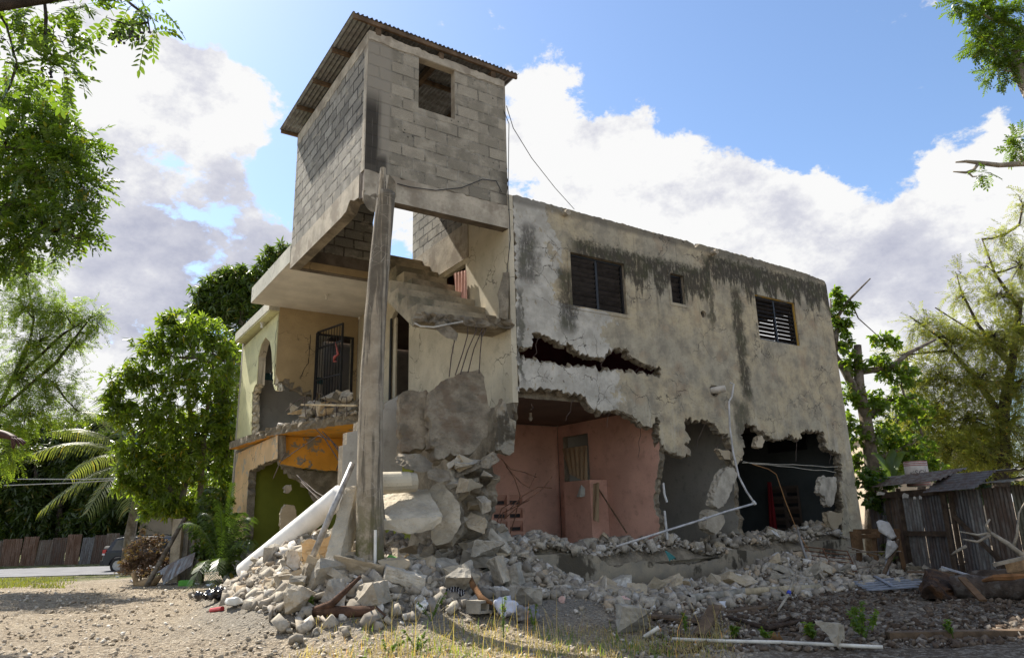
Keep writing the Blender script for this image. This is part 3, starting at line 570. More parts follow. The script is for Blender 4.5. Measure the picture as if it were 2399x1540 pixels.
MB().tube([LA(972, 757, .3), LA(985, 764, .15), LA(1015, 766, .1), (1.9, .05, 4.66)], .016, 7).build('conduit', rough_mat('dirty_pvc', (.45, .43, .38), .3, 6), stair)
rbm = MB()
for i, (a, b) in enumerate((((1064, 800), (1052, 872)), ((1095, 785), (1066, 868)), ((1115, 775), (1078, 866)), ((1130, 770), (1096, 862)), ((1128, 790), (1122, 864)), ((1140, 765), (1120, 820)))):
    p = [LA(a[0], a[1]-25, .25), LA(*a, .15), LA((a[0]+b[0])/2+rng.uniform(-4, 4), (a[1]+b[1])/2, .0), LA(b[0], b[1]+10, -.05)]
    if i == 5: p = p[:3]
    rbm.tube(p, .0105, 5)
rbm.build('bent_rebar', M_REBAR, stair)
# landing wall stump on the front corner
hull('wall_stump', [LA(*p, d) for p in ((1178, 640), (1191, 638), (1190, 748), (1170, 742), (1168, 690)) for d in (-.09, .1)], M_CORE, house, sub=2, rough=.05)
# stepped side wall of the lost lower flight
sp2, sf2 = jag(pA([(797, 1220), (803, 1042), (812, 1040), (813, 1012), (836, 1008), (838, 988), (884, 972), (886, 962, 1), (900, 957), (901, 944), (941, 922), (943, 1220)], 1.3), .008, .1)
plate('stair_side_wall', sp2, [], frA, 1.3, 1.5, [M_GREY, M_CORE, M_CORE], house, [sf2], .02, (0, 1, 2))
# ================================================================== HOUSE: left wing
MB().b2((.004, 4.21, 6.76), (2.86, 7.62, 6.95)).build('balcony_roof', [M_CEIL], house)
MB().b2((-.0, 4.205, 6.951), (2.86, 7.6, 7.17)).build('roof_upstand', [M_WASH], house)
MB().b2((-.012, 4.215, 6.765), (.002, 7.61, 7.168)).build('roof_fascia', [M_WASH], house)
lp = LZ(765, 690, 6.75); lh = MB().tube([(lp[0], lp[1], 6.758), (lp[0], lp[1], 6.73)], .06, 12).tube([(lp[0], lp[1], 6.73), (lp[0], lp[1], 6.62)], .032, 8); lh.build('bulb_holder', plain('porcelain', (.6, .57, .5), .35), house)
# tan wall facing the front, broken lower left, with doorway
TT = 7.62
dw = [LA(743, 775, TT), LA(832, 785, TT)]
dwa, dwb = dw[0][0], 2.72; dwz = 6.18
tb_ = [(655, 893, 1), (672, 898, 1), (690, 912, 1), (715, 925, 1), (738, 918, 1)]
tan_o = [(.72, 6.76), (.72, 5.0)]+[tuple(LA(p[0], p[1], TT)[[0, 2]])+tuple(p[2:]) for p in tb_]+[(dwa, 4.2), (dwa, dwz), (dwb, dwz), (dwb, 3.6), (2.86, 3.6), (2.86, 6.76)]
to, tfl = jag(tan_o, .03, .08)
tanw = plate('balcony_wall', to, [], frA, TT+.02, TT+.18, [M_CORE], house, [tfl], .06)
plate('tan_plaster', inset(to, tfl, .0, .16, 1), [], frA, TT, TT+.018, [M_TAN], tanw, [tfl], .01)
fr_ = MB(); fr_.b2((dwa-.03, TT-.02, 3.62), (dwa+.04, TT-.002, dwz)); fr_.b2((dwb-.04, TT-.02, 3.62), (dwb+.03, TT-.002, dwz)); fr_.b2((dwa+.04, TT-.02, dwz-.06), (dwb-.04, TT-.002, dwz)); fr_.build('door_frame', M_BLACK, tanw)
plate('room_wall', rect(.9, 2.84, 3.61, 6.75), [], frA, 10.4, 10.45, [M_GREY], house)
plate('teal_band', rect(.9, 2.84, 5.35, 5.55), [], frA, 10.38, 10.395, [plain('teal_band_paint', (.03, .10, .11), .6)], house)
# iron gate standing open
gate = MB(); ga, gbm = np.array([dwa+.02, TT-.03]), LA(803, 760, TT-1.15)[[0, 1]]
def gp(u, z): q = ga+(gbm-ga)*u; return (q[0], q[1], z)
for u in (0, 1): gate.bar(gp(u, 3.68), gp(u, 6.22 if u == 0 else 6.22), .05)
for z in (3.72, 4.9, 5.75, 6.2): gate.bar(gp(0, z), gp(1, z), .04)
for i in range(1, 9): gate.bar(gp(i/9, 3.7), gp(i/9, 6.2), .016)
gate.build('iron_gate', M_BLACK, house)
# pale green wall with the arch, facing left
AS = .7
Pq = [LB(*p, AS) for p in ((603, 948), (600, 870), (612, 810), (625, 790), (634, 812), (640, 850), (645, 905))]
arch = [(7.66, 6.6), (11.45, 6.5), (11.45, 3.4), (LB(592, 1000, AS)[1], 3.4, 1)] + [tuple(LB(591, 920, AS)[[1, 2]])+(1,)] + [tuple(LB(602, 900, AS)[[1, 2]])]
ac = [LB(605, 835, AS), LB(612, 806, AS), LB(622, 789, AS), LB(632, 800, AS), LB(636, 825, AS)]
arch += [tuple(p[[1, 2]]) for p in ac] + [tuple(LB(637, 870, AS)[[1, 2]])+(1,), tuple(LB(641, 906, AS)[[1, 2]])+(1,), tuple(LB(648, 912, AS)[[1, 2]])+(1,), (7.66, 4.75), (7.66, 4.95)]
ao, af = jag(arch, .03, .08)
archw = plate('arch_wall', ao, [], frB, AS+.022, AS+.2, [M_CORE, M_CREAM, M_CREAM], house, [af], .06, (0, 1, 2))
plate('green_plaster', inset(ao, af, 0, .07, 1), [], frB, AS, AS+.02, [M_LIME], archw, [af], .01)
ev = MB(); ev.b2((.47, 7.64, 6.62), (.96, 11.5, 6.66)); ev.build('eave_soffit', M_LIME, house)
MB().b2((.45, 7.632, 6.663), (2.8, 11.52, 6.92)).build('eave_slab', M_WASH, house)
eb = LB(613, 776, .58); MB().tube([(.58, eb[1], 6.615), (.58, eb[1], 6.57)], .06, 10).tube([(.58, eb[1], 6.57), (.58, eb[1], 6.46)], .04, 8).build('bulb_holder', plain('porcelain_lamp', (.6, .58, .5), .35), house)
# first floor of the wing: broken diagonal edge; painted beam; lower walls
s1, s1f = jag([(.44, 11.1), (.5, 9.2, 1), (.62, 7.3, 1), (.95, 6.2, 1), (1.4, 5.0, 1), (1.75, 4.4, 1), (2.2, 3.6, 1), (2.6, 2.4), (2.86, 2.4), (2.86, 11.1)], .05, .1)
wf = plate('wing_floor', s1, [], frZ, 3.4, 3.6, [M_ORANGE, M_BEAM, M_CORE], house, [s1f], .06, (0, 1, 2))
ob, obf = jag([(.72, 3.39), tuple(LA(655, 1086, 7.3)[[0, 2]])+(1,), tuple(LA(690, 1092, 7.3)[[0, 2]])+(1,), tuple(LA(745, 1100, 7.3)[[0, 2]])+(1,), tuple(LA(800, 1104, 7.3)[[0, 2]]), (2.86, 2.6), (2.86, 3.39)], .015, .08)
plate('orange_beam', ob, [], frA, 7.3, 7.5, [M_ORANGE, M_CORE, M_CORE], house, [obf], .03, (0, 1, 2))
hb, hbf = jag(pA([(655, 1084, 1), (690, 1094, 1), (745, 1104, 1), (800, 1104), (800, 1165, 1), (770, 1180, 1), (745, 1190, 1), (733, 1165, 1), (722, 1140, 1), (700, 1125, 1), (672, 1105, 1)], 7.55), .03, .08)
plate('broken_lintel', hb, [], frA, 7.53, 7.7, [M_CORE], house, [hbf], .06)
ll, llf = jag([tuple(LB(*p[:2], .72)[[1, 2]])+tuple(p[2:]) for p in ((553, 1062), (650, 1018), (650, 1072, 1), (625, 1082, 1), (600, 1092, 1), (583, 1104, 1), (580, 1150, 1), (577, 1200, 1), (574, 1262), (541, 1262))], .02, .08)
plate('wing_wall', ll, [], frB, .72, .92, [M_PEACH, M_GREEN, M_CORE], house, [llf], .03, (0, 1, 2))
plate('room_wall', rect(.93, 2.86, -.1, 3.39), [], frA, 9.9, 10.0, [M_GREEN], house)
MB().b2((2.84, 4., .3), (2.866, 9.89, 3.39)).build('room_wall', M_GREEN, house)
MB().b2((.6, 3., -.2), (2.86, 11.4, .62)).build('ground_floor', M_BEAM, house)

# long cracks running through the plaster of the wing
def crack(pts, plane, name, parent, k, r=.012):
    c = MB(); P = []
    for a, b in zip(pts[:-1], pts[1:]):
        for i in range(4): u = i/4; P.append((a[0]+(b[0]-a[0])*u+rng.uniform(-1.2, 1.2), a[1]+(b[1]-a[1])*u))
    P.append(pts[-1]); Q = [plane(*p) for p in P]; c.tube(Q, [r*rng.uniform(.4, 1.2) for _ in Q], 4); return c.build(name, M_BLACK, parent)
crack([(727, 783), (724, 820), (722, 850), (712, 865), (704, 885)], lambda x, y: LA(x, y, TT-.0), 'crack', tanw, 0, .011)
crack([(652, 750), (645, 790), (645, 830), (643, 880)], lambda x, y: LB(x, y, AS-.0), 'crack', archw, 0, .010)
crack([(640, 845), (633, 870), (634, 900)], lambda x, y: LB(x, y, AS-.0), 'crack', archw, 0, .008)
# ================================================================== GROUND
def sst(v, a, b): k = np.clip((v-a)/(b-a), 0, 1); return k*k*(3-2*k)
HEAP = [(.45, -.75, .66, 1.45, 1.0), (2.2, .45, 1.15, .8, .75), (1.1, 1.9, 1.05, 1.3, 1.2), (-.35, 1.9, .62, .85, 2.2), (2.75, -.45, .42, .75, .6), (-1.2, .3, .16, 1.1, 1.5),
        (8.6, -1.15, .42, 1.5, .6), (3.4, -1.1, .16, .9, .7), (6., -1.8, .1, 2.5, .7), (11.2, -.9, .22, 1.0, .7), (2.2, -2.0, .2, 1.6, .7)]
def gz(x, y):
    x = np.asarray(x, float); y = np.asarray(y, float)
    z = -.85*sst(y, 14, 37)*sst(-x, -3, 6) - .1*sst(y, 40, 120)
    dx, dy = x-C0[0], y-C0[1]; s = dx*AV[0]+dy*AV[1]; t = dx*BV[0]+dy*BV[1]
    for a, b, h, u, v in HEAP: z = z + h*np.exp(-((s-a)/u)**2-((t-b)/v)**2)
    z = z + .55*np.exp(-((x+4.95)/1.0)**2-((y-4.4)/.9)**2)
    return z
def gw(x, y): return float(gz(x, y))
def gL(s, t): p = toW(s, t, 0); return gw(p[0], p[1])
def dropG(px_, py_, lo=6., hi=45.):                    # where the sight line at a photo position meets the ground
    Y = lo
    while Y < hi:
        p = W(px_, py_, Y)
        if p[2] <= gw(p[0], p[1]): return np.array([p[0], p[1], gw(p[0], p[1])])
        Y += .05
    return W(px_, py_, hi)
def onG(x, y, up=0.): return dropG(x, y)+np.array([0, 0, up])
g = G('dirt_and_gravel', .96, .1); X = g.xyz(); n1 = g.noise(.5, 6, .6); n2 = g.noise(3., 6, .65); n3 = g.noise(22, 5, .7); n4 = g.noise(90, 3, .7)
c = g.mix(g.ss(n1, .35, .65), (.54, .445, .32), (.43, .35, .25)); c = g.mix(g.ss(n2, .48, .66, 0, .6), c, (.31, .245, .17))
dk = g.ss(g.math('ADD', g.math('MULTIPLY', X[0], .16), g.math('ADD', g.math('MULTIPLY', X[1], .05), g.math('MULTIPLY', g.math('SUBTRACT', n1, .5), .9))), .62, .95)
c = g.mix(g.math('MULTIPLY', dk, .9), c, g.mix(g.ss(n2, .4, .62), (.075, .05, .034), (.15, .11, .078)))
vc = g.vor(24, 'F1', out=1); vcx = g.xyz(vc); c = g.mix(g.ss(vcx[0], .45, .8, 0, .6), c, (.56, .49, .39)); c = g.mix(g.ss(vcx[1], .65, .9, 0, .6), c, (.2, .155, .11)); vc2 = g.xyz(g.vor(62, 'F1', out=1)); c = g.mix(g.ss(vc2[0], .6, .8, 0, .6), c, (.14, .11, .08)); c = g.mix(g.ss(n3, .5, .68, 0, .55), c, scal((.3, .25, .19), .55)); c = g.mix(g.ss(n4, .56, .7, 0, .5), c, (.62, .56, .47)); c = g.mix(g.ss(n4, .42, .3, 0, .6), c, (.13, .105, .08))
c = g.mix(g.math('MULTIPLY', g.ss(X[2], .03, .2), .85), c, g.mix(g.ss(n3, .4, .65), (.33, .30, .25), (.22, .195, .16)))
gr = g.math('MULTIPLY', g.ss(g.math('ADD', X[0], g.math('MULTIPLY', n2, 3)), -11.5, -14.), g.ss(X[1], 14, 18)); c = g.mix(g.math('MULTIPLY', gr, g.ss(n2, .4, .5)), c, (.10, .12, .03))
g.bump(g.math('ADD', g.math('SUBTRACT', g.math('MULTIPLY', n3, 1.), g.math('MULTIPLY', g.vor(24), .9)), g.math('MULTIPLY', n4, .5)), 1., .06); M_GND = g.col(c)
xs = np.concatenate([[-700, -300, -120, -60, -40, -30, -24], np.arange(-20, 17.01, .16), [19, 24, 32, 45, 70, 150, 350, 700]])
ys = np.concatenate([[-300, -100, -40, -15, -5, 0, 2, 3], np.arange(3.6, 24, .16), np.arange(24, 46, .8), [48, 55, 70, 100, 200, 400, 900]])
GX, GY = np.meshgrid(xs, ys); GZ = gz(GX, GY)
fine = (GX > -20.1) & (GX < 17.1) & (GY > 3.5) & (GY < 24)
for i, j in zip(*np.nonzero(fine)):
    p = Vector((GX[i, j], GY[i, j], 0)); GZ[i, j] += mnoise.noise(p*1.3)*.035+mnoise.noise(p*4.1)*.022
nx, ny = len(xs), len(ys); idx = np.arange(nx*ny).reshape(ny, nx)
Fq = np.stack([idx[:-1, :-1], idx[:-1, 1:], idx[1:, 1:], idx[1:, :-1]], -1).reshape(-1, 4)
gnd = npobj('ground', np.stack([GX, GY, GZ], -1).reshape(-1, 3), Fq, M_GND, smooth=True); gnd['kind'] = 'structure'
# asphalt road at the back left
M_ASPH = rough_mat('grey_asphalt', (.17, .17, .175), .2, 1.2, .3, 60, .01)
rp = []; 
for x in np.arange(-75, 1, 3.): rp.append(x)
RV = []; 
for x in rp:
    for y in (33.2, 35.5, 38., 40.8): RV.append((x, y+.06*x*0, max(gw(x, y), gw(x+1.5, y))+.03))
RF = [(i*4+j, (i+1)*4+j, (i+1)*4+j+1, i*4+j+1) for i in range(len(rp)-1) for j in range(3)]
road = obj('road', RV, RF, M_ASPH); road['kind'] = 'structure'
# ================================================================== RUBBLE
M_CHUNK = rough_mat('rubble_concrete', (.435, .395, .325), .38, 3.2, .45, 26, .02, rnd=.55)
M_CHW = rough_mat('rubble_white_face', (.60, .58, .54), .25, 4, .4, 22, .02, tint=(.36, .33, .28))
M_CHP = rough_mat('rubble_pink_face', (.60, .40, .34), .25, 4, .4, 22, .02)
M_CHO = rough_mat('rubble_cream_face', (.60, .47, .30), .25, 4, .4, 22, .02)
def chunk_mesh(kind, paint=None, sub=1):
    bm = bmesh.new(); dx, dy, dz = {'block': (1, .72, .55), 'slab': (1, .78, .24), 'lump': (1, .85, .7), 'shard': (1, .42, .3)}[kind]
    for i in range({'block': 11, 'slab': 11, 'lump': 22, 'shard': 10}[kind]):
        p = [rng.choice((-1, 1))*rng.uniform(.62, 1) for _ in range(3)] if kind != 'lump' else list(Vector((rng.gauss(0, 1), rng.gauss(0, 1), rng.gauss(0, 1))).normalized()*rng.uniform(.8, 1.05))
        if kind == 'slab': p[2] = math.copysign(1, p[2])*rng.uniform(.93, 1)
        bm.verts.new((p[0]*dx/2, p[1]*dy/2, p[2]*dz/2))
    r = bmesh.ops.convex_hull(bm, input=bm.verts); bmesh.ops.delete(bm, geom=[v for v in r['geom_interior'] if isinstance(v, bmesh.types.BMVert)], context='VERTS')
    bmesh.ops.dissolve_limit(bm, angle_limit=R(12), verts=bm.verts, edges=bm.edges)
    bm.faces.ensure_lookup_table(); big = max(bm.faces, key=lambda f: f.calc_area()); nrm = big.normal.copy(); big.material_index = 1 if paint else 0
    me = bpy.data.meshes.new('concrete_chunk'); bm.to_mesh(me); bm.free(); roughen(me, .15, .03, ((3, .6), (8, .8), (19, .9)), 4); me.materials.append(M_CHUNK)
    if paint: me.materials.append(paint)
    return me
CH = [chunk_mesh(k, p) for k, p in (('block', None), ('block', M_CHO), ('block', None), ('block', M_CHW), ('slab', None), ('slab', M_CHW), ('slab', None), ('slab', M_CHO), ('slab', None), ('lump', None), ('shard', None), ('lump', None), ('shard', None), ('shard', M_CHO), ('block', None), ('slab', None), ('slab', M_CHW), ('block', None))]
def inside_z(s, t): return .54+.33*math.exp(-((t-.45)/.55)**2)*max(.08, .62+.55*math.sin(s*1.7+1)*math.sin(s*.63)+.25*math.sin(s*3.9))+.16*math.exp(-((s-2.9)/.8)**2)
REG = [  # name, label, group, n, s-range, t-range, size range, z function
    ('broken concrete chunk in the heap around the leaning pole', 'rubble around the pole', 112, (-1.0, 2.85), (-1.5, 1.0), (.26, .66), gL),
    ('broken concrete chunk on the sunlit heap below the balcony', 'rubble below the balcony', 42, (-.85, 1.), (.6, 4.6), (.24, .6), gL),
    ('broken concrete chunk on the ground before the foundation wall', 'rubble before the foundation', 66, (2.9, 12.2), (-2.2, -.22), (.2, .55), gL),
    ('broken concrete chunk on the floor of the torn open rooms', 'rubble in the open rooms', 46, (3.1, 12.3), (.12, 1.1), (.17, .42), inside_z)]
def put_chunk(me, P, sz, label, group):
    o = bpy.data.objects.new('concrete_chunk', me); COL.objects.link(o); o.location = tuple(P)
    o.rotation_euler = (rng.gauss(0, .45), rng.gauss(0, .45), rng.uniform(0, 6.28)); o.scale = (sz*rng.uniform(.75, 1.35), sz*rng.uniform(.75, 1.3), sz*rng.uniform(.7, 1.3))
    return tag(o, label, 'rubble', group)
for label, group, n, sr, tr, zr, zf in REG:
    k = 0
    while k < n:
        s = rng.uniform(*sr); t = rng.uniform(*tr)
        if group == 'rubble before the foundation' and rng.random() > .25+1.6*gL(s, t): continue
        if group in ('rubble around the pole', 'rubble below the balcony') and rng.random() > .02+1.6*max(0, gL(s, t)-.12): continue
        sz = zr[0]+(zr[1]-zr[0])*rng.random()**1.7
        put_chunk(rng.choice(CH), toW(s, t, zf(s, t)+sz*.16), sz, label, group); k += 1
# loose painted and broken masonry lying along the broken balcony edge
for i in range(30):
    u = rng.random(); t = 7.1-2.4*u; s = .68+.72*u+rng.uniform(.05, .75); sz = rng.uniform(.24, .52)
    put_chunk(CH[(1, 7, 13, 9, 1, 0, 5, 10)[i % 8]], toW(s, t, 3.62+sz*.25+rng.uniform(0, .5)*max(0, 1-abs(s-1.2-.3*u)*1.5)), sz, 'broken masonry lump on the broken balcony floor', 'rubble on the balcony')
# small debris: countless
def hull_tmpl(dy, dz, cut=2):
    """a crisp shard: a box with jittered corners and a few corners knocked off"""
    bm = bmesh.new(); bmesh.ops.create_cube(bm, size=1.)
    for v in bm.verts: v.co = Vector((v.co.x*rng.uniform(.78, 1), v.co.y*dy*rng.uniform(.72, 1), v.co.z*dz*rng.uniform(.75, 1)))
    for k in range(cut):
        n = Vector((rng.choice((-1, 1))*rng.uniform(.4, 1), rng.choice((-1, 1))*rng.uniform(.2, 1)/dy*.7, rng.uniform(-1, 1)*.5)).normalized(); c = Vector((n.x*.5*.62, n.y*dy*.5*.62, n.z*dz*.5*.62))
        r = bmesh.ops.bisect_plane(bm, geom=list(bm.verts)+list(bm.edges)+list(bm.faces), plane_co=c, plane_no=n, clear_outer=True)
        ed = [e for e in r['geom_cut'] if isinstance(e, bmesh.types.BMEdge)]
        if ed: bmesh.ops.contextual_create(bm, geom=ed)
    bmesh.ops.triangulate(bm, faces=bm.faces); bm.verts.index_update()
    V = np.array([v.co[:] for v in bm.verts]); Fc = np.array([[v.index for v in f.verts] for f in bm.faces]); bm.free(); return V, Fc
TM = [hull_tmpl(.7, .5), hull_tmpl(.62, .45, 1), hull_tmpl(.8, .55, 3), hull_tmpl(.75, .17, 2), hull_tmpl(.6, .14, 1), hull_tmpl(.8, .2, 3), hull_tmpl(.36, .3, 1), hull_tmpl(.3, .2, 2), hull_tmpl(.55, .4, 2), hull_tmpl(.85, .62, 2)]
def rotmats(n, tilt=1.):
    a = nrg.uniform(0, 2*np.pi, n); b = nrg.normal(0, .5*tilt, n); c = nrg.normal(0, .5*tilt, n)
    ca, sa, cb, sb, cc, sc = np.cos(a), np.sin(a), np.cos(b), np.sin(b), np.cos(c), np.sin(c); z, o = np.zeros(n), np.ones(n)
    Rz = np.stack([ca, -sa, z, sa, ca, z, z, z, o], -1).reshape(n, 3, 3); Rx = np.stack([o, z, z, z, cb, -sb, z, sb, cb], -1).reshape(n, 3, 3); Ry = np.stack([cc, z, sc, z, o, z, -sc, z, cc], -1).reshape(n, 3, 3)
    return Rz @ Rx @ Ry
def scatter(name, P, S, tmpls, mats, midx_fn=None, tilt=1., smooth=False):
    Vs, Fs, Ms = [], [], []; b = 0; which = nrg.integers(0, len(tmpls), len(P)); RM = rotmats(len(P), tilt)
    for k, (tv, tf) in enumerate(tmpls):
        sel = np.nonzero(which == k)[0]
        if not len(sel): continue
        v = np.einsum('nij,mj->nmi', RM[sel], tv)*S[sel][:, None, None]+P[sel][:, None, :]
        Vs.append(v.reshape(-1, 3)); f = tf[None]+(np.arange(len(sel))*len(tv))[:, None, None]+b; Fs.append(f.reshape(-1, tf.shape[1]))
        mi = nrg.integers(0, len(mats), len(sel)) if midx_fn is None else midx_fn(len(sel)); Ms.append(np.repeat(mi, len(tf))); b += len(sel)*len(tv)
    return npobj(name, np.concatenate(Vs), np.concatenate(Fs), mats, midx=np.concatenate(Ms), smooth=smooth)
def island_mat(name, cols, rough=.95):
    g = G(name, rough, .15); ge = g.n('ShaderNodeNewGeometry'); r = g.n('ShaderNodeValToRGB'); r.color_ramp.interpolation = 'CONSTANT'; g.put(r.inputs[0], ge.outputs['Random Per Island'])
    els = r.color_ramp.elements
    while len(els) < len(cols): els.new(.5)
    for i, c in enumerate(cols): els[i].position = i/len(cols); els[i].color = (*c, 1)
    n = g.noise(30, 4, .65); g.bump(n, .25, .008); return g.col(g.mix(g.ss(n, .35, .7, 0, .6), r.outputs[0], scal(cols[0], .5)))
M_DEB = island_mat('mixed_debris', [(.40, .35, .28), (.30, .265, .215), (.46, .41, .33), (.22, .195, .16), (.36, .32, .26), (.50, .46, .40), (.27, .24, .2), (.44, .34, .23), (.33, .29, .235), (.42, .36, .29), (.38, .34, .28), (.60, .57, .52), (.35, .31, .25), (.25, .22, .175), (.44, .39, .31)])
M_GRAV = island_mat('pale_gravel', [(.50, .43, .33), (.38, .32, .24), (.58, .52, .43), (.28, .23, .17), (.46, .39, .29), (.64, .59, .51), (.34, .28, .21)])
M_DSOIL = island_mat('dark_clods', [(.11, .078, .055), (.16, .12, .085), (.08, .055, .038), (.24, .2, .155), (.13, .095, .068), (.31, .27, .22)])
def debris(n, sr, tr, zf, zr, powr=1.6, thr=None):
    P, S = [], []
    while len(P) < n:
        s = rng.uniform(*sr); t = rng.uniform(*tr)
        if thr and rng.random() > thr(s, t): continue
        q = zr[0]+(zr[1]-zr[0])*rng.random()**powr; P.append(toW(s, t, zf(s, t)+q*.2)); S.append(q)
    return P, S
dP, dS = [], []
for a in (debris(9000, (-1.4, 2.95), (-2.0, 5.2), gL, (.035, .27), 3.0, lambda s, t: .03+1.5*max(0, gL(s, t)-.05)), debris(6000, (2.6, 12.6), (-2.9, -.12), gL, (.03, .24), 3.2, lambda s, t: .25+1.2*gL(s, t)),
          debris(2300, (2.3, 12.55), (.0, 1.7), inside_z, (.035, .27), 2.3), debris(700, (.6, 2.4), (4.2, 7.3), lambda s, t: 3.6, (.06, .2), 1.5, lambda s, t: 1. if s > .75+(7.2-t)*.3 else 0),
          debris(650, (2.2, 12.5), (-.06, .25), lambda s, t: inside_z(s, max(t, .06))-.04*(t < .06), (.03, .16), 2.), debris(420, (2.2, 4.2), (-.1, .7), lambda s, t: inside_z(s, max(t, .08))-.02, (.05, .22), 1.8), debris(160, (3.1, 5.3), (.03, .2), lambda s, t: 3.76 if s < 4.2 else 3.7, (.03, .12))):
    dP += a[0]; dS += a[1]
deb = scatter('small_rubble', np.array(dP), np.array(dS), TM, [M_DEB], tilt=1.4)
tag(deb, 'countless fist-sized bits of concrete and plaster covering the heaps', 'debris', kind='stuff')
bs, bt_ = np.arange(1.9, 12.56, .12), np.arange(-.02, 2.0, .12); BV_ = []
for t in bt_:
    for s in bs: q = toW(s, t, inside_z(s, t)-.05+mnoise.noise(Vector((s*3, t*3, 0)))*.05) if t > .05 else toW(s, t, .45 if t < 0 else .6); BV_.append(q)
ns_ = len(bs); bix = np.arange(len(bs)*len(bt_)).reshape(len(bt_), ns_); BF_ = np.stack([bix[:-1, :-1], bix[:-1, 1:], bix[1:, 1:], bix[1:, :-1]], -1).reshape(-1, 4)
tag(npobj('rubble_bed', np.array(BV_), BF_, M_CORE, smooth=True), 'dusty crushed rubble covering the floor of the open rooms', 'rubble', kind='stuff')
gP, gS = [], []
for i in range(17000):
    Y = 7.1+10*nrg.random()**1.7; px_ = nrg.uniform(-80, 1750); p = W(px_, 1300, Y); q = .007+.055*nrg.random()**6
    gP.append((p[0], p[1], gw(p[0], p[1])+q*.2)); gS.append(q*(.8+.05*Y))
grv = scatter('gravel', np.array(gP), np.array(gS), TM, [M_GRAV]); tag(grv, 'pale gravel and pebbles strewn over the dirt track', 'gravel', kind='stuff')
gP, gS = [], []
for i in range(13000):
    Y = 7.6+9.5*nrg.random()**1.3; px_ = nrg.uniform(1500, 2480); p = W(px_, 1300, Y); q = .015+.10*nrg.random()**4
    l = toL(p)
    if -.15 < l[1] and l[0] < 13.2: continue
    gP.append((p[0], p[1], gw(p[0], p[1])+q*.15)); gS.append(q)
sol = scatter('dark_soil_clods', np.array(gP), np.array(gS), TM, [M_DSOIL]); tag(sol, 'dark churned soil clods and chips on the right', 'soil', kind='stuff')
# ------------------------------------------------------------------ pieces one can point to
def wslab(name, label, cat, poly, Y, th, mats, ky=0., kx=0., jg=3., mi=(0, 0, 0), rough=.03, parent=None, flat=False, step=16):
    """a broken slab: outline in photo units on a sloping plane near depth Y, th metres thick"""
    q0 = sum(p[1] for p in poly)/len(poly); p0 = sum(p[0] for p in poly)/len(poly)
    pts = [W(p[0], p[1], Y+ky*(p[1]-q0)/100+kx*(p[0]-p0)/100) for p in poly[:3]]
    def sp(p, q): return W(p, q, Y+ky*(q-q0)/100+kx*(p-p0)/100)
    e1 = sp(p0+30, q0)-sp(p0, q0); e2 = sp(p0, q0+30)-sp(p0, q0); n = np.cross(e1, e2); n /= np.linalg.norm(n); n = n if n[1] > 0 else -n
    P, fl = jag([p+(1,) for p in poly] if not flat else poly, jg, step)
    kk = W(p0, q0, Y)
    def fr(p, q, d):
        v = sp(p, q)+n*d; return tuple(v)
    o = plate(name, P, [], fr, 0, th, mats, parent, [fl], rough*1630/Y if False else rough*100, mi) if False else None
    # roughness is in photo units here
    o = plate(name, P, [], fr, 0, th, mats, parent, [fl], rough*1630/Y, mi)
    roughen(o, .08, .022, ((5, .7), (13, .8), (34, .5)), 6)
    if label: tag(o, label, cat)
    return o
M_SLAB = rough_mat('slab_underside', (.38, .32, .235), .45, 3, 1., 20, .06, tint=(.27, .20, .135))
M_SMOOTH = rough_mat('smooth_slab_face', (.45, .40, .31), .25, 2.5, .4, 20, .02)
wslab('fallen_stair_slab', 'huge brown-grey broken stair slab hanging upright by bent rebar', 'slab', [(1009, 1041), (1003, 960), (1012, 912), (1033, 893), (1074, 874), (1122, 865), (1134, 882), (1143, 947), (1143, 981), (1140, 1020), (1117, 1047), (1110, 1056), (1027, 1077), (1019, 1072), (1020, 1047)], 11.7, .26, [M_SLAB], -.25, .4)
wslab('fallen_stair_slab', 'grey broken stair slab left of the huge brown one, above the rubble heap', 'slab', [(936, 923), (968, 913), (998, 912), (1022, 960), (1023, 1007), (1004, 1036), (990, 1052), (943, 1056), (938, 1052)], 11.55, .24, [M_SLAB], -.2, .3)
def prism(name, label, cat, front, back, mats, parent=None, rough=.03, sub=2, bev=0.):
    o = hull(name, list(front)+list(back), mats, parent, bev=bev, rough=0, sub=0); roughen(o, .065, rough*1.05, ((5, .7), (14, .7), (34, .5)), 6)
    return tag(o, label, cat) if label else o
wslab('broken_slab', 'thick grey floor slab lying tilted at the right foot of the pole', 'slab', [(889, 1160), (930, 1146), (1005, 1143), (1020, 1165), (1040, 1208), (1030, 1226), (960, 1250), (905, 1243), (895, 1200)], 10.35, .02, [M_SMOOTH], -.75, .05, 2) if False else None
def W3_(L): return [W(*p) for p in L]
prism('broken_slab', 'thick grey floor slab lying tilted at the right foot of the pole', 'slab', W3_([(893, 1160, 10.9), (955, 1144, 11.0), (1003, 1146, 11.0), (1022, 1180, 10.6), (1037, 1208, 10.25), (1034, 1222, 10.25), (1012, 1238, 10.2), (960, 1250, 10.05), (900, 1240, 10.05), (897, 1218, 10.05)]), W3_([(1000, 1185, 11.1), (905, 1200, 11.1)]), M_SMOOTH, rough=.02)
wslab('broken_slab', 'rounded grey slab standing upright behind the tilted floor slab', 'slab', [(1004, 1150), (1020, 1132), (1040, 1133), (1060, 1155), (1078, 1190), (1080, 1225), (1066, 1250), (1050, 1270), (1022, 1276), (1009, 1262), (1010, 1235), (1030, 1215), (1015, 1180)], 10.9, .16, [M_SMOOTH, M_CORE], -.3, -.2, 2, (0, 0, 1))
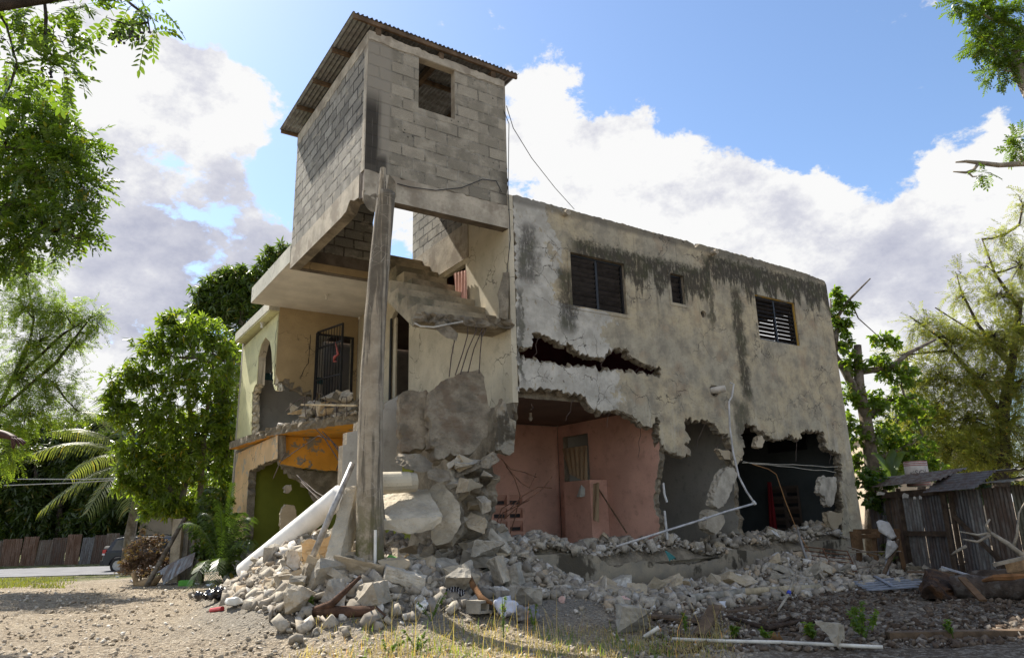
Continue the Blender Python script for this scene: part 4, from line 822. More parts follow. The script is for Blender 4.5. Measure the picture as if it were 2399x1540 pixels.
# cream column stub
cs = MB(); a0, a1 = W(878, 1131, 10.45), W(972, 1128, 10.75); cs.tube([a0, a0*.5+a1*.5, a1], [.155, .155, .145], 16)
cso = cs.build('column_stub', M_SMOOTH); tag(cso, 'lying stub of a round column with cream painted top beside the pole', 'column')
pc = MB(); n = 10; d = (a1-a0)/np.linalg.norm(a1-a0); up = np.array([0, 0, 1.])-d*d[2]; up /= np.linalg.norm(up); sd = np.cross(d, up)
for k in range(2):
    for i in range(n+1): an = math.pi*(-.12+1.0*i/n); P = (a0 if k == 0 else a0+(a1-a0)*(.82+rng.uniform(-.03, .03)))+(sd*math.cos(an)+up*math.sin(an))*.159; pc.V.append(tuple(P))
for i in range(n): pc.F.append((i, i+1, n+2+i, n+1+i)); pc.M.append(0)
pc.build('cream_paint_shell', M_CREAM, cso)
for lab, F_, B_ in (('grey block wedge resting just under the two hanging stair slabs', [(935, 1062, 10.9), (985, 1062, 11.), (1013, 1085, 11.), (1010, 1100, 10.9), (985, 1105, 10.7), (950, 1095, 10.6), (926, 1082, 10.6), (928, 1068, 10.7)], [(1000, 1075, 11.4), (940, 1072, 11.4)]),
                    ('rounded lump above the upright slab on the heap', [(1005, 1100, 10.8), (1025, 1094, 10.9), (1048, 1103, 10.9), (1052, 1122, 10.8), (1030, 1130, 10.7), (1003, 1118, 10.7)], [(1030, 1105, 11.2)]),
                    ('long broken beam end on the heap under the right stair slab', [(1064, 1105, 11.3), (1090, 1085, 11.3), (1122, 1078, 11.3), (1124, 1094, 11.2), (1095, 1108, 11.1), (1068, 1118, 11.1)], [(1120, 1085, 11.6), (1070, 1110, 11.5)]),
                    ('broken wall end lump at the left edge of the pink room', [(1125, 1075, 11.4), (1150, 1058, 11.4), (1166, 1060, 11.5), (1167, 1080, 11.4), (1145, 1095, 11.2), (1124, 1092, 11.2)], [(1150, 1070, 11.9)])):
    prism('broken_beam', lab, 'rubble', W3_(F_), W3_(B_), M_CORE, rough=.035)
# broken rubble masonry pier at the left of the pink room
pm = hull('rubble_pier', W3_([(1066, 1120, 11.5), (1110, 1095, 11.6), (1150, 1095, 11.6), (1160, 1140, 11.5), (1140, 1175, 11.5), (1075, 1170, 11.4), (1134, 1270, 11.7), (1112, 1270, 11.7), (1120, 1100, 12.2), (1130, 1260, 12.1), (1080, 1150, 12.1)]), M_CORE); roughen(pm, .08, .16, ((3, 1.), (7, .7), (15, .4)), 6)
for i in range(16):
    x_, y_ = rng.uniform(1055, 1138), rng.uniform(1080, 1265)
    put_chunk(CH[(0, 2, 14, 4, 8, 15, 17, 12)[i % 8]], W(x_, y_, 11.25+rng.uniform(-.1, .15)), rng.uniform(.28, .5), 'broken masonry chunk lodged in the crumbling pier left of the pink room', 'chunks in the pier')
tag(pm, 'crumbling rubble masonry pier left of the pink room', 'pier')
# utility pole
g = G('cracked_pole_concrete', .9); X = g.xyz(); n1 = g.noise(1, 5, .65, g.map(scale=(9, 9, .4))); n2 = g.noise(5, 6, .65); n3 = g.noise(40, 4, .65)
c = g.mix(g.ss(n2, .35, .65), (.37, .315, .235), (.26, .215, .155)); dkm = g.ss(g.math('ADD', n1, g.math('MULTIPLY', g.ss(X[2], 1.5, 5.), .10)), .53, .61); c = g.mix(g.math('MULTIPLY', dkm, .68), c, (.05, .044, .036))
c = g.mix(g.math('MULTIPLY', g.ss(X[2], 1.6, .4), g.ss(n2, .4, .6)), c, (.13, .125, .05))
ck = g.vor(3., 'DISTANCE_TO_EDGE', g.map(scale=(1, 1, 1.9), vec=g.n('ShaderNodeVectorMath').outputs[0]) if False else g.map(scale=(1.2, 1.2, 2.6))); cm = g.math('MULTIPLY', g.ss(ck, .02, .008), g.ss(g.noise(1.7, 4), .5, .58)); c = g.mix(g.math('MULTIPLY', cm, .45), c, (.45, .41, .34))
g.bump(g.math('ADD', n2, g.math('MULTIPLY', n3, .5)), .5, .02); M_POLE = g.col(c)
cps = [(866, 1400, 31), (866, 1250, 30), (866, 1100, 28.5), (868, 980, 27.5), (872, 860, 26.5), (879, 740, 25.5), (887, 640, 24.5), (894, 560, 23.8), (902, 480, 22.8), (905, 452, 22)]
YP = lambda y: 10.15-.15*(y-450)/950
PP = [W(x, y, YP(y)) for x, y, r in cps]; base = PP[0].copy(); RR = [r*YP(y)/F_PX*1.03 for x, y, r in cps]
pole = thing('utility_pole', 'tall cracked concrete utility pole leaning in front of the block tower, top snapped off', 'utility pole', base)
pm_ = MB(); PPo = [p-base for p in PP]
nn = 18; pts, rr = [], []
for i in range(len(PPo)-1):
    for k in range(3): u = k/3; pts.append(PPo[i]*(1-u)+PPo[i+1]*u); rr.append(RR[i]*(1-u)+RR[i+1]*u)
pts.append(PPo[-1]); rr.append(RR[-1]); pm_.tube(pts, [r*(1+rng.uniform(-.012, .012)) for r in rr], nn); pm_.build('shaft', M_POLE, pole, True)
t0, t1 = W(893, 462, 10.1)-base, W(897, 394, 10.12)-base
MB().tube([t0, t0*.5+t1*.5, t1], [.075, .068, .045], 7).build('snapped_top', M_POLE, pole)
hull('chipped_concrete', [W(x, y, Y)-base for x, y, Y in ((905, 445, 10.1), (925, 425, 10.15), (922, 450, 10.2), (912, 408, 10.15), (928, 462, 10.15), (905, 470, 10.1))], M_CORE, pole, sub=2, rough=.02)
hull('broken_flank', [W(x, y, Y)-base for x, y, Y in ((890, 1120, 10.05), (899, 1160, 10.1), (902, 1210, 10.1), (900, 1265, 10.1), (893, 1300, 10.05), (885, 1200, 9.95), (888, 1290, 9.95))], M_CORE, pole, sub=2, rough=.03)
b0, b1 = W(879, 1240, 9.82)-base, W(878, 1345, 9.8)-base; MB().tube([b0, b1], .02, 8).build('white_conduit', plain('pvc_white', (.68, .66, .6), .5), pole)
# leaning plank slab, fallen white column, steel pipe
prism('leaning_slab', 'long narrow concrete slab leaning upright against the left of the pole', 'slab', W3_([(806, 1142, 10.2), (836, 1134, 10.25), (812, 1245, 9.85), (781, 1369, 9.5), (763, 1370, 9.5), (757, 1318, 9.6), (790, 1205, 9.95)]), W3_([(838, 1150, 10.5), (834, 1245, 10.2), (808, 1352, 9.85), (793, 1366, 9.75)]), M_SMOOTH, rough=.015)
M_WCOL = paint_mat('flaking_white_paint', (.80, .78, .74), soil=(.4, .36, .3), amt=.3, bare=(.42, .38, .31)) if False else paint_mat('chalky_white_paint', (.80, .78, .74), soil=(.45, .4, .33), amt=.3, crack=False)
c0, c1 = W(574, 1339, 12.6), W(800, 1158, 11.6); rw = 23*12.5/F_PX
wc = MB(); cc = [c0+(c1-c0)*u for u in np.linspace(0, 1, 9)]; wc.tube(cc, [rw*(1+rng.uniform(-.015, .015)) for _ in cc], 20); wco = wc.build('fallen_column', M_WCOL, smooth=True); tag(wco, 'fallen round white painted column lying aslant on the rubble left of the pole', 'column')
MB().tube([W(730, 1308, 9.9), W(780, 1190, 10.), W(826, 1084, 10.15)], .042, 12).build('steel_pipe', plain('galvanised_pipe', (.30, .29, .28), .5, .4, .45), smooth=True)
tag(bpy.data.objects['steel_pipe'], 'galvanised steel pipe leaning from the rubble towards the pole', 'pipe')
wslab('painted_slab', 'cream painted piece of wall standing behind the leaning steel pipe', 'slab', [(706, 1268), (722, 1262), (745, 1268), (772, 1255), (785, 1230), (792, 1240), (780, 1310), (706, 1312)], 10.4, .14, [M_PEACH, M_CORE], 0, .2, 2, (0, 0, 1))
wslab('painted_slab', 'narrow upright chip of cream painted wall at the foot of the leaning slab', 'slab', [(717, 1327), (724, 1318), (756, 1325), (762, 1345), (752, 1368), (712, 1366)], 9.5, .16, [M_CHO, M_CORE], 0, .3, 2, (1, 1, 1))
wslab('painted_slab', 'white painted slab edge standing in the rubble right of the fallen column', 'slab', [(671, 1322), (674, 1290), (690, 1286), (706, 1290), (704, 1328), (690, 1336)], 10.6, .14, [M_CHW, M_CORE], 0, .3, 2, (0, 1, 1))
for i, (lab, poly, Y, th) in enumerate((('large pale boulder at the front of the heap left of the brown branch', [(640, 1425), (648, 1380), (670, 1366), (700, 1372), (720, 1395), (712, 1430), (680, 1440)], 8.75, .3),)):
    pass
def lump(name, label, px_, py_, w_, h_, Y, mats, d=.8, cat='rubble', n=18, rough=.03, blocky=False):
    Y = min(Y+.5, dropG(px_, py_+h_*.42)[1]); c = W(px_, py_, Y); hw, hh = w_*Y/F_PX/2, h_*Y/F_PX/2; pts = []; ry_, rz_ = rng.uniform(-.45, .45), rng.uniform(-.6, .6)
    for i in range(n):
        v = Vector((rng.gauss(0, 1), rng.gauss(0, 1), rng.gauss(0, 1))).normalized()*rng.uniform(.85, 1.05)
        if blocky: v = Vector((rng.choice((-1, 1))*rng.uniform(.75, 1), rng.choice((-1, 1))*rng.uniform(.75, 1), rng.choice((-1, 1))*rng.uniform(.75, 1)))
        q = Vector((v.x*hw, v.y*hw*d, v.z*hh))
        if blocky: q = Matrix.Rotation(rz_, 3, 'Z') @ Matrix.Rotation(ry_, 3, 'Y') @ q*.88
        pts.append(c+np.array(q))
    return prism(name, label, cat, pts, [], mats, rough=rough)
lump('boulder', 'large pale rounded boulder at the front of the heap, green weed beside it', 695, 1402, 92, 76, 9.0, M_CHUNK)
for i, a in enumerate((('squarish pale block on the heap just left of the pole foot', 805, 1340+50, 78, 62, 9.1), ('blocky pale chunk lying in front of the pole foot', 862, 1393, 92, 60, 9.0), ('wide flat grey slab below the pole at the front of the heap', 950, 1352, 120, 36, 9.4),
                       ('big light wedge right of the black striped bag', 1230, 1395, 70, 52, 9.3), ('grey block leaning at the heap edge beside the foundation wall', 1160, 1340, 62, 70, 10.0), ('second grey block leaning at the heap edge nearer the foundation', 1196, 1350, 60, 56, 10.1),
                       ('broad grey slab chunk at the front right by the white pole', 1560+410, 1490, 105, 60, 8.6), ('upright grey chunk by the fallen plank at front centre', 1480, 1452, 90, 70, 8.7), ('rough grey chunk on the heap top right of the pole', 1130, 1285, 90, 46, 10.6))):
    lump('concrete_boulder', a[0], a[1], a[2], a[3], a[4], a[5], M_CHUNK, .8, 'rubble', 12, .025, True)
# hollow concrete blocks
def hollow_block(label, P, rot):
    o = thing('hollow_block', label, 'concrete block', P); o.rotation_euler = rot
    L, H, D = .40, .20, .15; holes = [rect(-.17, -.02, -.045, .045), rect(.02, .17, -.045, .045)]
    plate('block_body', rect(-L/2, L/2, -D/2, D/2), holes, lambda p, q, d: (p, q, d-H/2), 0, H, [M_CHUNK], o)
    return o
hollow_block('grey hollow concrete block on its side beside the white sack', onG(1128, 1440, .09), (R(90), R(4), R(60)))
hollow_block('hollow concrete block showing two holes, high on the heap right of the pole', onG(1080, 1268, .08), (R(78), R(16), R(12)))
hollow_block('hollow concrete block lying below the rubble pier', onG(1050, 1312, .08), (R(25), R(-12), R(40)))
# hanging torn plaster slab at the facade corner, hanging lumps in the openings, falling pillar pieces
wslab('hanging_wall_piece', 'torn slab of wall dangling at the left edge of the big opening', 'wall piece', [(1161, 1055), (1163, 1000), (1170, 950), (1178, 936), (1186, 954), (1190, 970), (1208, 985), (1207, 1012), (1204, 1058), (1193, 1066), (1178, 1061)], 12.0, .12, [M_FOUND, M_CORE], 0, .5, 2, (0, 0, 1))
def lumpA(label, poly, t, th=.14, mats=None, name='hanging_lump'):
    P, fl = jag([p+(1,) for p in pA(poly, t)], .012, .06); o = plate(name, P, [], lambda p, q, d: tuple(toW(p, t+d, q)), 0, th, mats or [M_CHUNK], None, [fl], .03); return tag(o, label, 'wall piece')
lumpA('broken leaning pillar piece between the grey room and the dark room', [(1672, 1163), (1690, 1110), (1702, 1096), (1716, 1093), (1727, 1108), (1722, 1126), (1706, 1165), (1700, 1178), (1684, 1190), (1670, 1182)], -.05, .2)
lumpA('lower broken pillar stump under the leaning pillar piece', [(1657, 1200), (1664, 1193), (1680, 1196), (1696, 1206), (1698, 1222), (1688, 1240), (1676, 1250), (1655, 1238)], .0, .22)
lumpA('small lump clinging above the leaning pillar piece', [(1683, 1054), (1705, 1053), (1716, 1066), (1712, 1076), (1696, 1074)], .05, .15)
lumpA('rectangular wall lump hanging at the right of the dark room', [(1926, 1117), (1958, 1117), (1960, 1140), (1952, 1180), (1946, 1186), (1934, 1180), (1932, 1160), (1918, 1152), (1921, 1136)], -.02)
lumpA('lower wall lump at the right edge of the dark room', [(1937, 1200), (1950, 1197), (1972, 1202), (1972, 1222), (1958, 1240), (1946, 1234), (1939, 1218)], -.02)
lumpA('small block dangling at the top of the dark room', [(1771, 1042), (1776, 1022), (1784, 1019), (1791, 1030), (1786, 1046), (1776, 1047)], .02)
lumpA('white block dangling on a wire in the green room', [(666, 1141), (670, 1136), (682, 1134), (683, 1146), (675, 1153), (667, 1152)], 6.8)
lumpA('tall broken wall scrap standing in the green room', [(658, 1210), (664, 1186), (672, 1180), (690, 1184), (698, 1220), (690, 1260), (660, 1262)], 6.9)
# loose rebar
def rebar(name, label, curves, r=.008, cat='rebar', m=None):
    b = MB()
    for c in curves: b.tube(c, r, 5)
    return tag(b.build(name, m or M_REBAR), label, cat)
def wig(a, b, n=5, k=.06):
    a, b = np.array(a), np.array(b); return [a+(b-a)*i/n+(nrg.normal(0, k, 3) if 0 < i < n else 0) for i in range(n+1)]
rc = []
for a in ([(1172, 1072), (1196, 1098), (1228, 1105), (1256, 1117)], [(1176, 1075), (1205, 1120), (1218, 1160), (1205, 1215), (1190, 1262)], [(1185, 1092), (1220, 1130), (1240, 1142), (1255, 1108)], [(1190, 1195), (1225, 1160), (1260, 1140), (1292, 1142)], [(1180, 1215), (1225, 1175), (1270, 1145), (1293, 1115)], [(1155, 1248), (1175, 1190), (1200, 1175)], [(1165, 1255), (1178, 1200), (1240, 1170)]):
    rc.append([W(x, y, 12.3+.1*i+nrg.normal(0, .08)) for i, (x, y) in enumerate(a)])
rebar('rebar_tangle', 'tangle of rusty rebar hanging in front of the pink room', rc, .009, m=M_RUST)
rc = [[W(x, y, Y) for x, y, Y in a] for a in ([(660, 1078, 16.6), (700, 1050, 15), (745, 1020, 14), (775, 1030, 13.6), (792, 1055, 13.4)], [(740, 1003, 15), (760, 1025, 14.2), (785, 1065, 13.8), (800, 1090, 13.4)], [(700, 1118, 15.5), (740, 1160, 14.6), (775, 1180, 14), (800, 1195, 13.5)], [(705, 1128, 15.5), (745, 1168, 14.6), (790, 1205, 13.8)], [(695, 1112, 15.5), (740, 1152, 14.6), (800, 1185, 13.5)], [(755, 1010, 14.4), (790, 1045, 13.8), (796, 1075, 13.5), (788, 1100, 13.4)], [(640, 1120, 16.2), (655, 1085, 16.2), (668, 1060, 15.8)])]
rebar('rebar_tangle', 'bent rebar dangling from the broken balcony edge over the orange beam', rc, .011)
rc = [[W(660+8*i, 1268-10*(i % 3), 13.2), W(690+6*i, 1232-4*i, 13.1), W(728+4*i, 1222+6*i, 12.9)] for i in range(7)]
rebar('rebar_tangle', 'bundle of brown rusty rebar in the green room above the white column', rc, .011, m=M_RUST)
rc = [[W(670+30*i, 962-8*(i % 2), 15.4), W(690+28*i, 940-12*(i % 3), 15.2), W(712+25*i, 930+14*(i % 2), 15.), W(716+24*i, 975, 14.8)] for i in range(5)]
rebar('rebar_tangle', 'thin bent rebar curling out of the balcony rubble by the iron gate', rc, .010)
rc = [wig(W(x0, y0, Y), W(x1, y1, Y-.1), 4, .02) for x0, y0, x1, y1, Y in ((1345, 935, 1325, 985, 13), (1320, 905, 1316, 915, 13), (1652, 990, 1632, 1045, 15), (1690, 1020, 1675, 1062, 15), (1865, 1030, 1864, 1080, 16.5), (1945, 1060, 1943, 1085, 17), (1500, 1000, 1495, 1070, 14.2), (1204, 925, 1200, 985, 12.3), (1245, 945, 1244, 960, 12.6), (1430, 965, 1422, 1000, 13.6), (1262, 790, 1248, 835, 12.5), (1420, 835, 1408, 860, 13.5), (1500, 850, 1488, 872, 14))]
for c_ in rc: MB().tube([toL(p) for p in c_], .006, 5).build('dangling_wire', M_REBAR, house)
rc = [wig(W(1738, 1083, 15.2), W(1962, 1092, 16.8), 8, .012), wig(W(1740, 1080, 15.2), W(1958, 1106, 16.8), 8, .012)]
rebar('stretched_wire', 'upper pale wire stretched across the dark room opening', rc[:1], .007, 'wire', plain('pale_wire', (.4, .37, .3), .7)); rebar('stretched_wire', 'lower pale wire stretched across the dark room opening', rc[1:], .007, 'wire', bpy.data.materials['pale_wire'])
rc = [[W(1762, 1086, 15.2), W(1800, 1098, 15.3), W(1818, 1110, 15.3), W(1840, 1175, 15.3), W(1866, 1240, 15.3), W(1895, 1290, 15.)]]
rebar('hanging_cable', 'orange-brown cable hanging down in the dark room', rc, .008, 'cable', plain('brown_cable', (.30, .15, .05), .7))
# white pvc conduit hanging from the facade, broken at an elbow and sagging to the rubble
pv = MB(); pv.tube([W(1709, 896, 14.7), W(1718, 899, 14.7), W(1714, 928, 14.65), W(1707, 940, 14.6), W(1709, 1000, 14.5), W(1717, 1060, 14.4), W(1730, 1115, 14.3), W(1748, 1150, 14.2), W(1767, 1178, 14.1)], .02, 8)
pv.tube([W(1767, 1178, 14.1), W(1700, 1197, 13.8), W(1650, 1214, 13.5), W(1560, 1242, 12.9), W(1443, 1279, 12.4)], .02, 8)
pv.tube([W(1655, 1212, 13.5), W(1646, 1215, 13.5)], .034, 8); pv.tube([W(1763, 1173, 14.1), W(1769, 1181, 14.1)], .036, 8)
tag(pv.build('pvc_conduit', rough_mat('dusty_conduit', (.46, .45, .44), .3, 5), smooth=True), 'thin white plastic conduit hanging off the front and bent down to the rubble', 'pipe')
tag(MB().tube([W(1553, 1130, 14.2), W(1556, 1158, 14.2), W(1562, 1175, 14.2)], .024, 7).tube([W(1556, 1195, 14.2), W(1563, 1262, 14.2)], .024, 7).build('pvc_conduit', plain('conduit_pvc_old', (.5, .5, .48), .5)), 'broken white conduit standing in the wall edge of the grey room', 'pipe')
tag(MB().tube([W(706, 947, 15.1), W(836, 949, 13.8)], .022, 7).build('batten', rough_mat('pale_wood', (.52, .42, .27), .3, 5)), 'thin pale wooden batten lying across the balcony rubble', 'batten')
# ================================================================== TREES
def leaf_mat(name, dark, light, rough=.34, trans=.45, tcol=None):
    g = G(name, rough, .5); ge = g.n('ShaderNodeNewGeometry'); r = ge.outputs['Random Per Island']
    n = g.noise(.9, 4, .6); k = g.math('ADD', g.math('MULTIPLY', r, .65), g.math('MULTIPLY', g.math('SUBTRACT', n, .3), .9), clamp=True)
    c = g.mix(k, dark, light); c = g.mix(g.ss(r, .95, .97), c, (light[0]*2.2, light[1]*1.25, light[2]*.6)); g.col(c)
    tr = g.n('ShaderNodeBsdfTranslucent'); g.put(tr.inputs[0], g.mix(.6, c, tcol or (light[0]*2.1, light[1]*2.3, light[2]*.6)))
    mx_ = g.n('ShaderNodeMixShader'); mx_.inputs[0].default_value = trans; g.t.links.new(g.b.outputs[0], mx_.inputs[1]); g.t.links.new(tr.outputs[0], mx_.inputs[2])
    g.t.links.new(mx_.outputs[0], g.t.nodes['Material Output'].inputs[0]); return g.m
M_BARK = rough_mat('grey_bark', (.17, .135, .10), .45, 5, .9, 22, .03, tint=(.26, .23, .19))
M_BARKD = rough_mat('dark_bark', (.075, .058, .045), .45, 5, .9, 22, .03)
M_DEAD = rough_mat('pale_dead_wood', (.33, .285, .22), .4, 6, .6, 26, .02)
def leaf(L, w, fold=.25, lift=0.):
    return np.array([(0, 0, 0), (L*.35, w, w*fold+lift*L*.35), (L*.72, w*.75, w*fold*.7+lift*L*.6), (L, 0, lift*L*.75), (L*.72, -w*.75, w*fold*.7+lift*L*.6), (L*.35, -w, w*fold+lift*L*.35)]), np.array([(0, 1, 2, 3), (0, 3, 4, 5)])
def rot3(z, y, x=0.):
    cz, sz, cy, sy, cx, sx = math.cos(z), math.sin(z), math.cos(y), math.sin(y), math.cos(x), math.sin(x)
    return np.array([[cz, -sz, 0], [sz, cz, 0], [0, 0, 1]]) @ np.array([[cy, 0, sy], [0, 1, 0], [-sy, 0, cy]]) @ np.array([[1, 0, 0], [0, cx, -sx], [0, sx, cx]])
def join(parts):
    V, Fc = [], []; b = 0
    for v, f in parts: V.append(v); Fc.append(f+b); b += len(v)
    return np.concatenate(V), np.concatenate(Fc)
def t_rosette(n=10, L=.235, w=.022, droop=.62):
    P = []
    for i in range(n):
        v, f = leaf(L*rng.uniform(.65, 1.1), w*rng.uniform(.8, 1.2)); P.append((v @ rot3(2*math.pi*i/n*1.618*1.0+rng.uniform(-.3, .3), rng.uniform(.05, droop*2)).T+np.array([0, 0, rng.uniform(-.02, .03)]), f))
    return join(P)
def t_pinnate(pairs=6, R_=.3, L=.08, w=.017, droop=.5):
    P = []; dr = rng.uniform(.2, droop*2)
    def pt(u): return np.array([R_*u*math.cos(dr*u*.6), 0, -R_*u*math.sin(dr*u*.6)])
    for i in range(pairs):
        u = .2+.8*i/(pairs-.4)
        for sd in (-1, 1):
            v, f = leaf(L*rng.uniform(.8, 1.1), w); P.append((v @ rot3(sd*rng.uniform(.9, 1.25), rng.uniform(.1, .6)).T+pt(u), f))
    v, f = leaf(L, w); P.append((v @ rot3(0, dr).T+pt(1), f))
    a, b = pt(0), pt(1); m = pt(.5); q = np.array([0, .0035, 0]); P.append((np.array([a-q, a+q, m+q, m-q, b+q, b-q]), np.array([(0, 1, 2, 3), (3, 2, 4, 5)])))
    return join(P)
def t_feather(pairs=9, R_=.34, L=.075, w=.019, droop=.22):
    P = []; dr = rng.uniform(.1, droop*2)
    def pt(u): return np.array([R_*u*math.cos(dr*u*.7), 0, -R_*u*math.sin(dr*u*.7)])
    for i in range(pairs):
        u = .12+.88*i/(pairs-1); l = L*(1-.5*abs(u-.45))
        for sd in (-1, 1):
            v = np.array([(0, 0, 0), (l*.55, w*.5, 0), (l, 0, 0), (l*.55, -w*.5, 0)]); P.append((v @ rot3(sd*rng.uniform(.8, 1.2), rng.uniform(-.1, .5), rng.uniform(-.5, .5)).T+pt(u), np.array([(0, 1, 2, 3)])))
    a, b = pt(0), pt(1); q = np.array([0, .003, 0]); P.append((np.array([a-q, a+q, b+q, b-q]), np.array([(0, 1, 2, 3)])))
    return join(P)
KIND = {'mango': [t_rosette() for _ in range(6)], 'broad': [t_rosette(9, .15, .030, .45) for _ in range(6)], 'pinnate': [t_pinnate() for _ in range(6)],
        'feather': [t_feather() for _ in range(6)], 'shrub': [t_rosette(7, .12, .026, .4) for _ in range(5)]}
def leaves(name, P, D, S, tmpl, m, parent):
    """instance leaf clusters: P position, D outward direction, S size"""
    n = len(P); D = D/np.maximum(np.linalg.norm(D, axis=1), 1e-6)[:, None]; up = np.tile([0, 0, 1.], (n, 1))+nrg.normal(0, .35, (n, 3))
    y = np.cross(up, D); y /= np.maximum(np.linalg.norm(y, axis=1), 1e-6)[:, None]; z = np.cross(D, y); RM = np.stack([D, y, z], -1)
    wh = nrg.integers(0, len(tmpl), n); Vs, Fs = [], []; b = 0
    for k, (tv, tf) in enumerate(tmpl):
        sel = np.nonzero(wh == k)[0]
        if not len(sel): continue
        v = np.einsum('nij,mj->nmi', RM[sel], tv)*S[sel][:, None, None]+P[sel][:, None, :]; Vs.append(v.reshape(-1, 3))
        Fs.append((tf[None]+(np.arange(len(sel))*len(tv))[:, None, None]+b).reshape(-1, 4)); b += len(sel)*len(tv)
    return npobj(name, np.concatenate(Vs), np.concatenate(Fs), m, parent)
def tree(name, label, cat, base, trunk, blobs, kind, m, bark=None, size=1., group=None, twig=.012, limb=.05, out=.6, twigs=.12, limbs=True, dens=1.):
    """trunk: list of (list of (x, y, z, r)); blobs: (x, y, Y, rx, ry in photo units, n[, depth radius in m])"""
    base = np.asarray(base, float); root = thing(name, label, cat, base, 0, group); tb = MB(); nodes = []
    for br in trunk:
        P = [np.array(p[:3])-base for p in br]; tb.tube(P, [p[3] for p in br], 8)
        for i in range(len(P)-1):
            for u in (0, .33, .66): nodes.append(P[i]*(1-u)+P[i+1]*u)
        nodes.append(P[-1])
    ND = np.array(nodes); AP, AD, AS_ = [], [], []
    for bl in blobs:
        x, y, Y, rx, ry, n = bl[:6]; n = int(n*dens); c = W(x, y, Y)-base; a, b = rx*Y/F_PX, ry*Y/F_PX; dz = bl[6] if len(bl) > 6 else (a+b)/2*.8
        v = nrg.normal(0, 1, (n, 3)); v /= np.linalg.norm(v, axis=1)[:, None]; rr = nrg.random(n)**.45*(1+.18*np.sin(v[:, 0]*7+x)*np.cos(v[:, 2]*6+y))
        v *= rr[:, None]; P = c+v*np.array([a, dz, b])
        cand = ND[np.argsort(((ND-c)**2).sum(1)+np.maximum(0, ND[:, 2]-c[2])*2)[:1]][0]
        if limbs and np.linalg.norm(cand-c) > .3:
            mid = (cand+c)/2+np.array([0, 0, -.08*np.linalg.norm(cand-c)])+nrg.normal(0, .06*np.linalg.norm(cand-c), 3); r0 = min(limb, .02+.03*np.linalg.norm(cand-c))
            tb.tube([cand, mid, c], [r0, r0*.7, r0*.35], 6); ND = np.concatenate([ND, [mid, c]])
        for j in range(int(n*twigs)):
            e = P[rng.randrange(n)]; mid = (c+e)/2+nrg.normal(0, .12*np.linalg.norm(e-c)+.01, 3); tb.tube([c+(e-c)*.1, mid, e], [twig, twig*.7, twig*.35], 4, cap=False)
        D = v*np.array([a, dz, b])/max(a, b)*out+nrg.normal(0, .55, (n, 3))+np.array([0, 0, -.12]); AP.append(P); AD.append(D); AS_.append(size*nrg.uniform(.75, 1.25, n))
    if tb.V: tb.build('trunk', bark or M_BARK, root, True)
    leaves('crown', np.concatenate(AP), np.concatenate(AD), np.concatenate(AS_), KIND[kind], m, root); return root
def TP(*L): return [tuple(W(x, y, Y))+(r*Y/F_PX,) for x, y, Y, r in L]
def foot(x, Y): p = W(x, 1300, Y); return np.array([p[0], p[1], gw(p[0], p[1])-.05])
LM_MANGO = leaf_mat('mango_leaf', (.038, .070, .013), (.185, .24, .034), .3, .52)
LM_DARK = leaf_mat('dark_mango_leaf', (.028, .052, .013), (.105, .15, .03), trans=.42)
LM_PIN = leaf_mat('pinnate_leaf', (.03, .055, .012), (.125, .185, .025))
LM_FEA = leaf_mat('feathery_leaf', (.06, .10, .018), (.19, .25, .04), .5, .5)
LM_OLV = leaf_mat('olive_feathery_leaf', (.09, .10, .026), (.25, .255, .065), .5, .52)
LM_HEDGE = leaf_mat('hedge_leaf', (.018, .034, .009), (.07, .10, .022), trans=.35)
LM_RIGHT = leaf_mat('broad_leaf', (.042, .075, .016), (.17, .24, .035), .32, .5)
LM_VINE = leaf_mat('vine_leaf', (.03, .06, .012), (.10, .16, .025))
f = foot(412, 21)
tree('mango_tree', 'bushy mango tree with long glossy leaves left of the house, behind the board fence', 'tree', f,
     [[(*f, .16)]+TP((414, 1240, 21, 10), (400, 1160, 21, 8), (385, 1060, 21, 6)), TP((414, 1235, 21, 9), (430, 1150, 21, 7), (450, 1040, 21.2, 6), (440, 900, 21.2, 4)), TP((468, 1215, 21.4, 7), (470, 1130, 21.4, 7), (480, 1000, 21.4, 5), (500, 850, 21.4, 3))],
     [(430, 775, 21, 70, 50, 75), (365, 815, 21, 60, 45, 60), (500, 800, 21.8, 60, 65, 90), (310, 880, 20.5, 60, 45, 60), (430, 880, 20.8, 90, 75, 130), (520, 920, 21.8, 45, 80, 90), (280, 960, 20.4, 45, 38, 45), (370, 980, 20.5, 85, 60, 110), (470, 1010, 21.4, 80, 80, 140), (320, 1060, 20.5, 60, 45, 65), (410, 1090, 20.8, 80, 60, 110),
      (535, 1050, 22, 40, 80, 90), (340, 1140, 20.5, 45, 30, 40), (400, 1180, 20.4, 42, 28, 45), (500, 1150, 22, 60, 50, 80), (540, 850, 22.5, 30, 70, 60), (260, 920, 20.3, 28, 22, 16), (395, 745, 21, 30, 20, 16), (450, 1195, 21, 50, 32, 40), (355, 1190, 20.6, 30, 24, 22), (290, 1120, 20.4, 30, 30, 26), (530, 980, 22.2, 40, 90, 80)], 'mango', LM_MANGO, size=1.15, dens=1.7)
f = foot(560, 28)
tree('mango_tree', 'dark mango tree rising behind the left wing of the house', 'tree', f, [[(*f, .25)]+TP((560, 1000, 28, 12), (565, 800, 28, 10), (570, 700, 28, 7))],
     [(490, 690, 28, 45, 42, 90), (540, 655, 28, 50, 40, 110), (600, 670, 28, 55, 55, 130), (645, 612, 28, 38, 45, 80), (540, 720, 28, 70, 45, 150), (620, 730, 28, 50, 60, 120), (465, 735, 28, 35, 40, 50), (665, 590, 28, 28, 25, 30), (570, 800, 28, 60, 50, 80)], 'mango', LM_DARK, size=1.5, dens=1.6)
f = np.array([-11.6, 11.7, -.1])
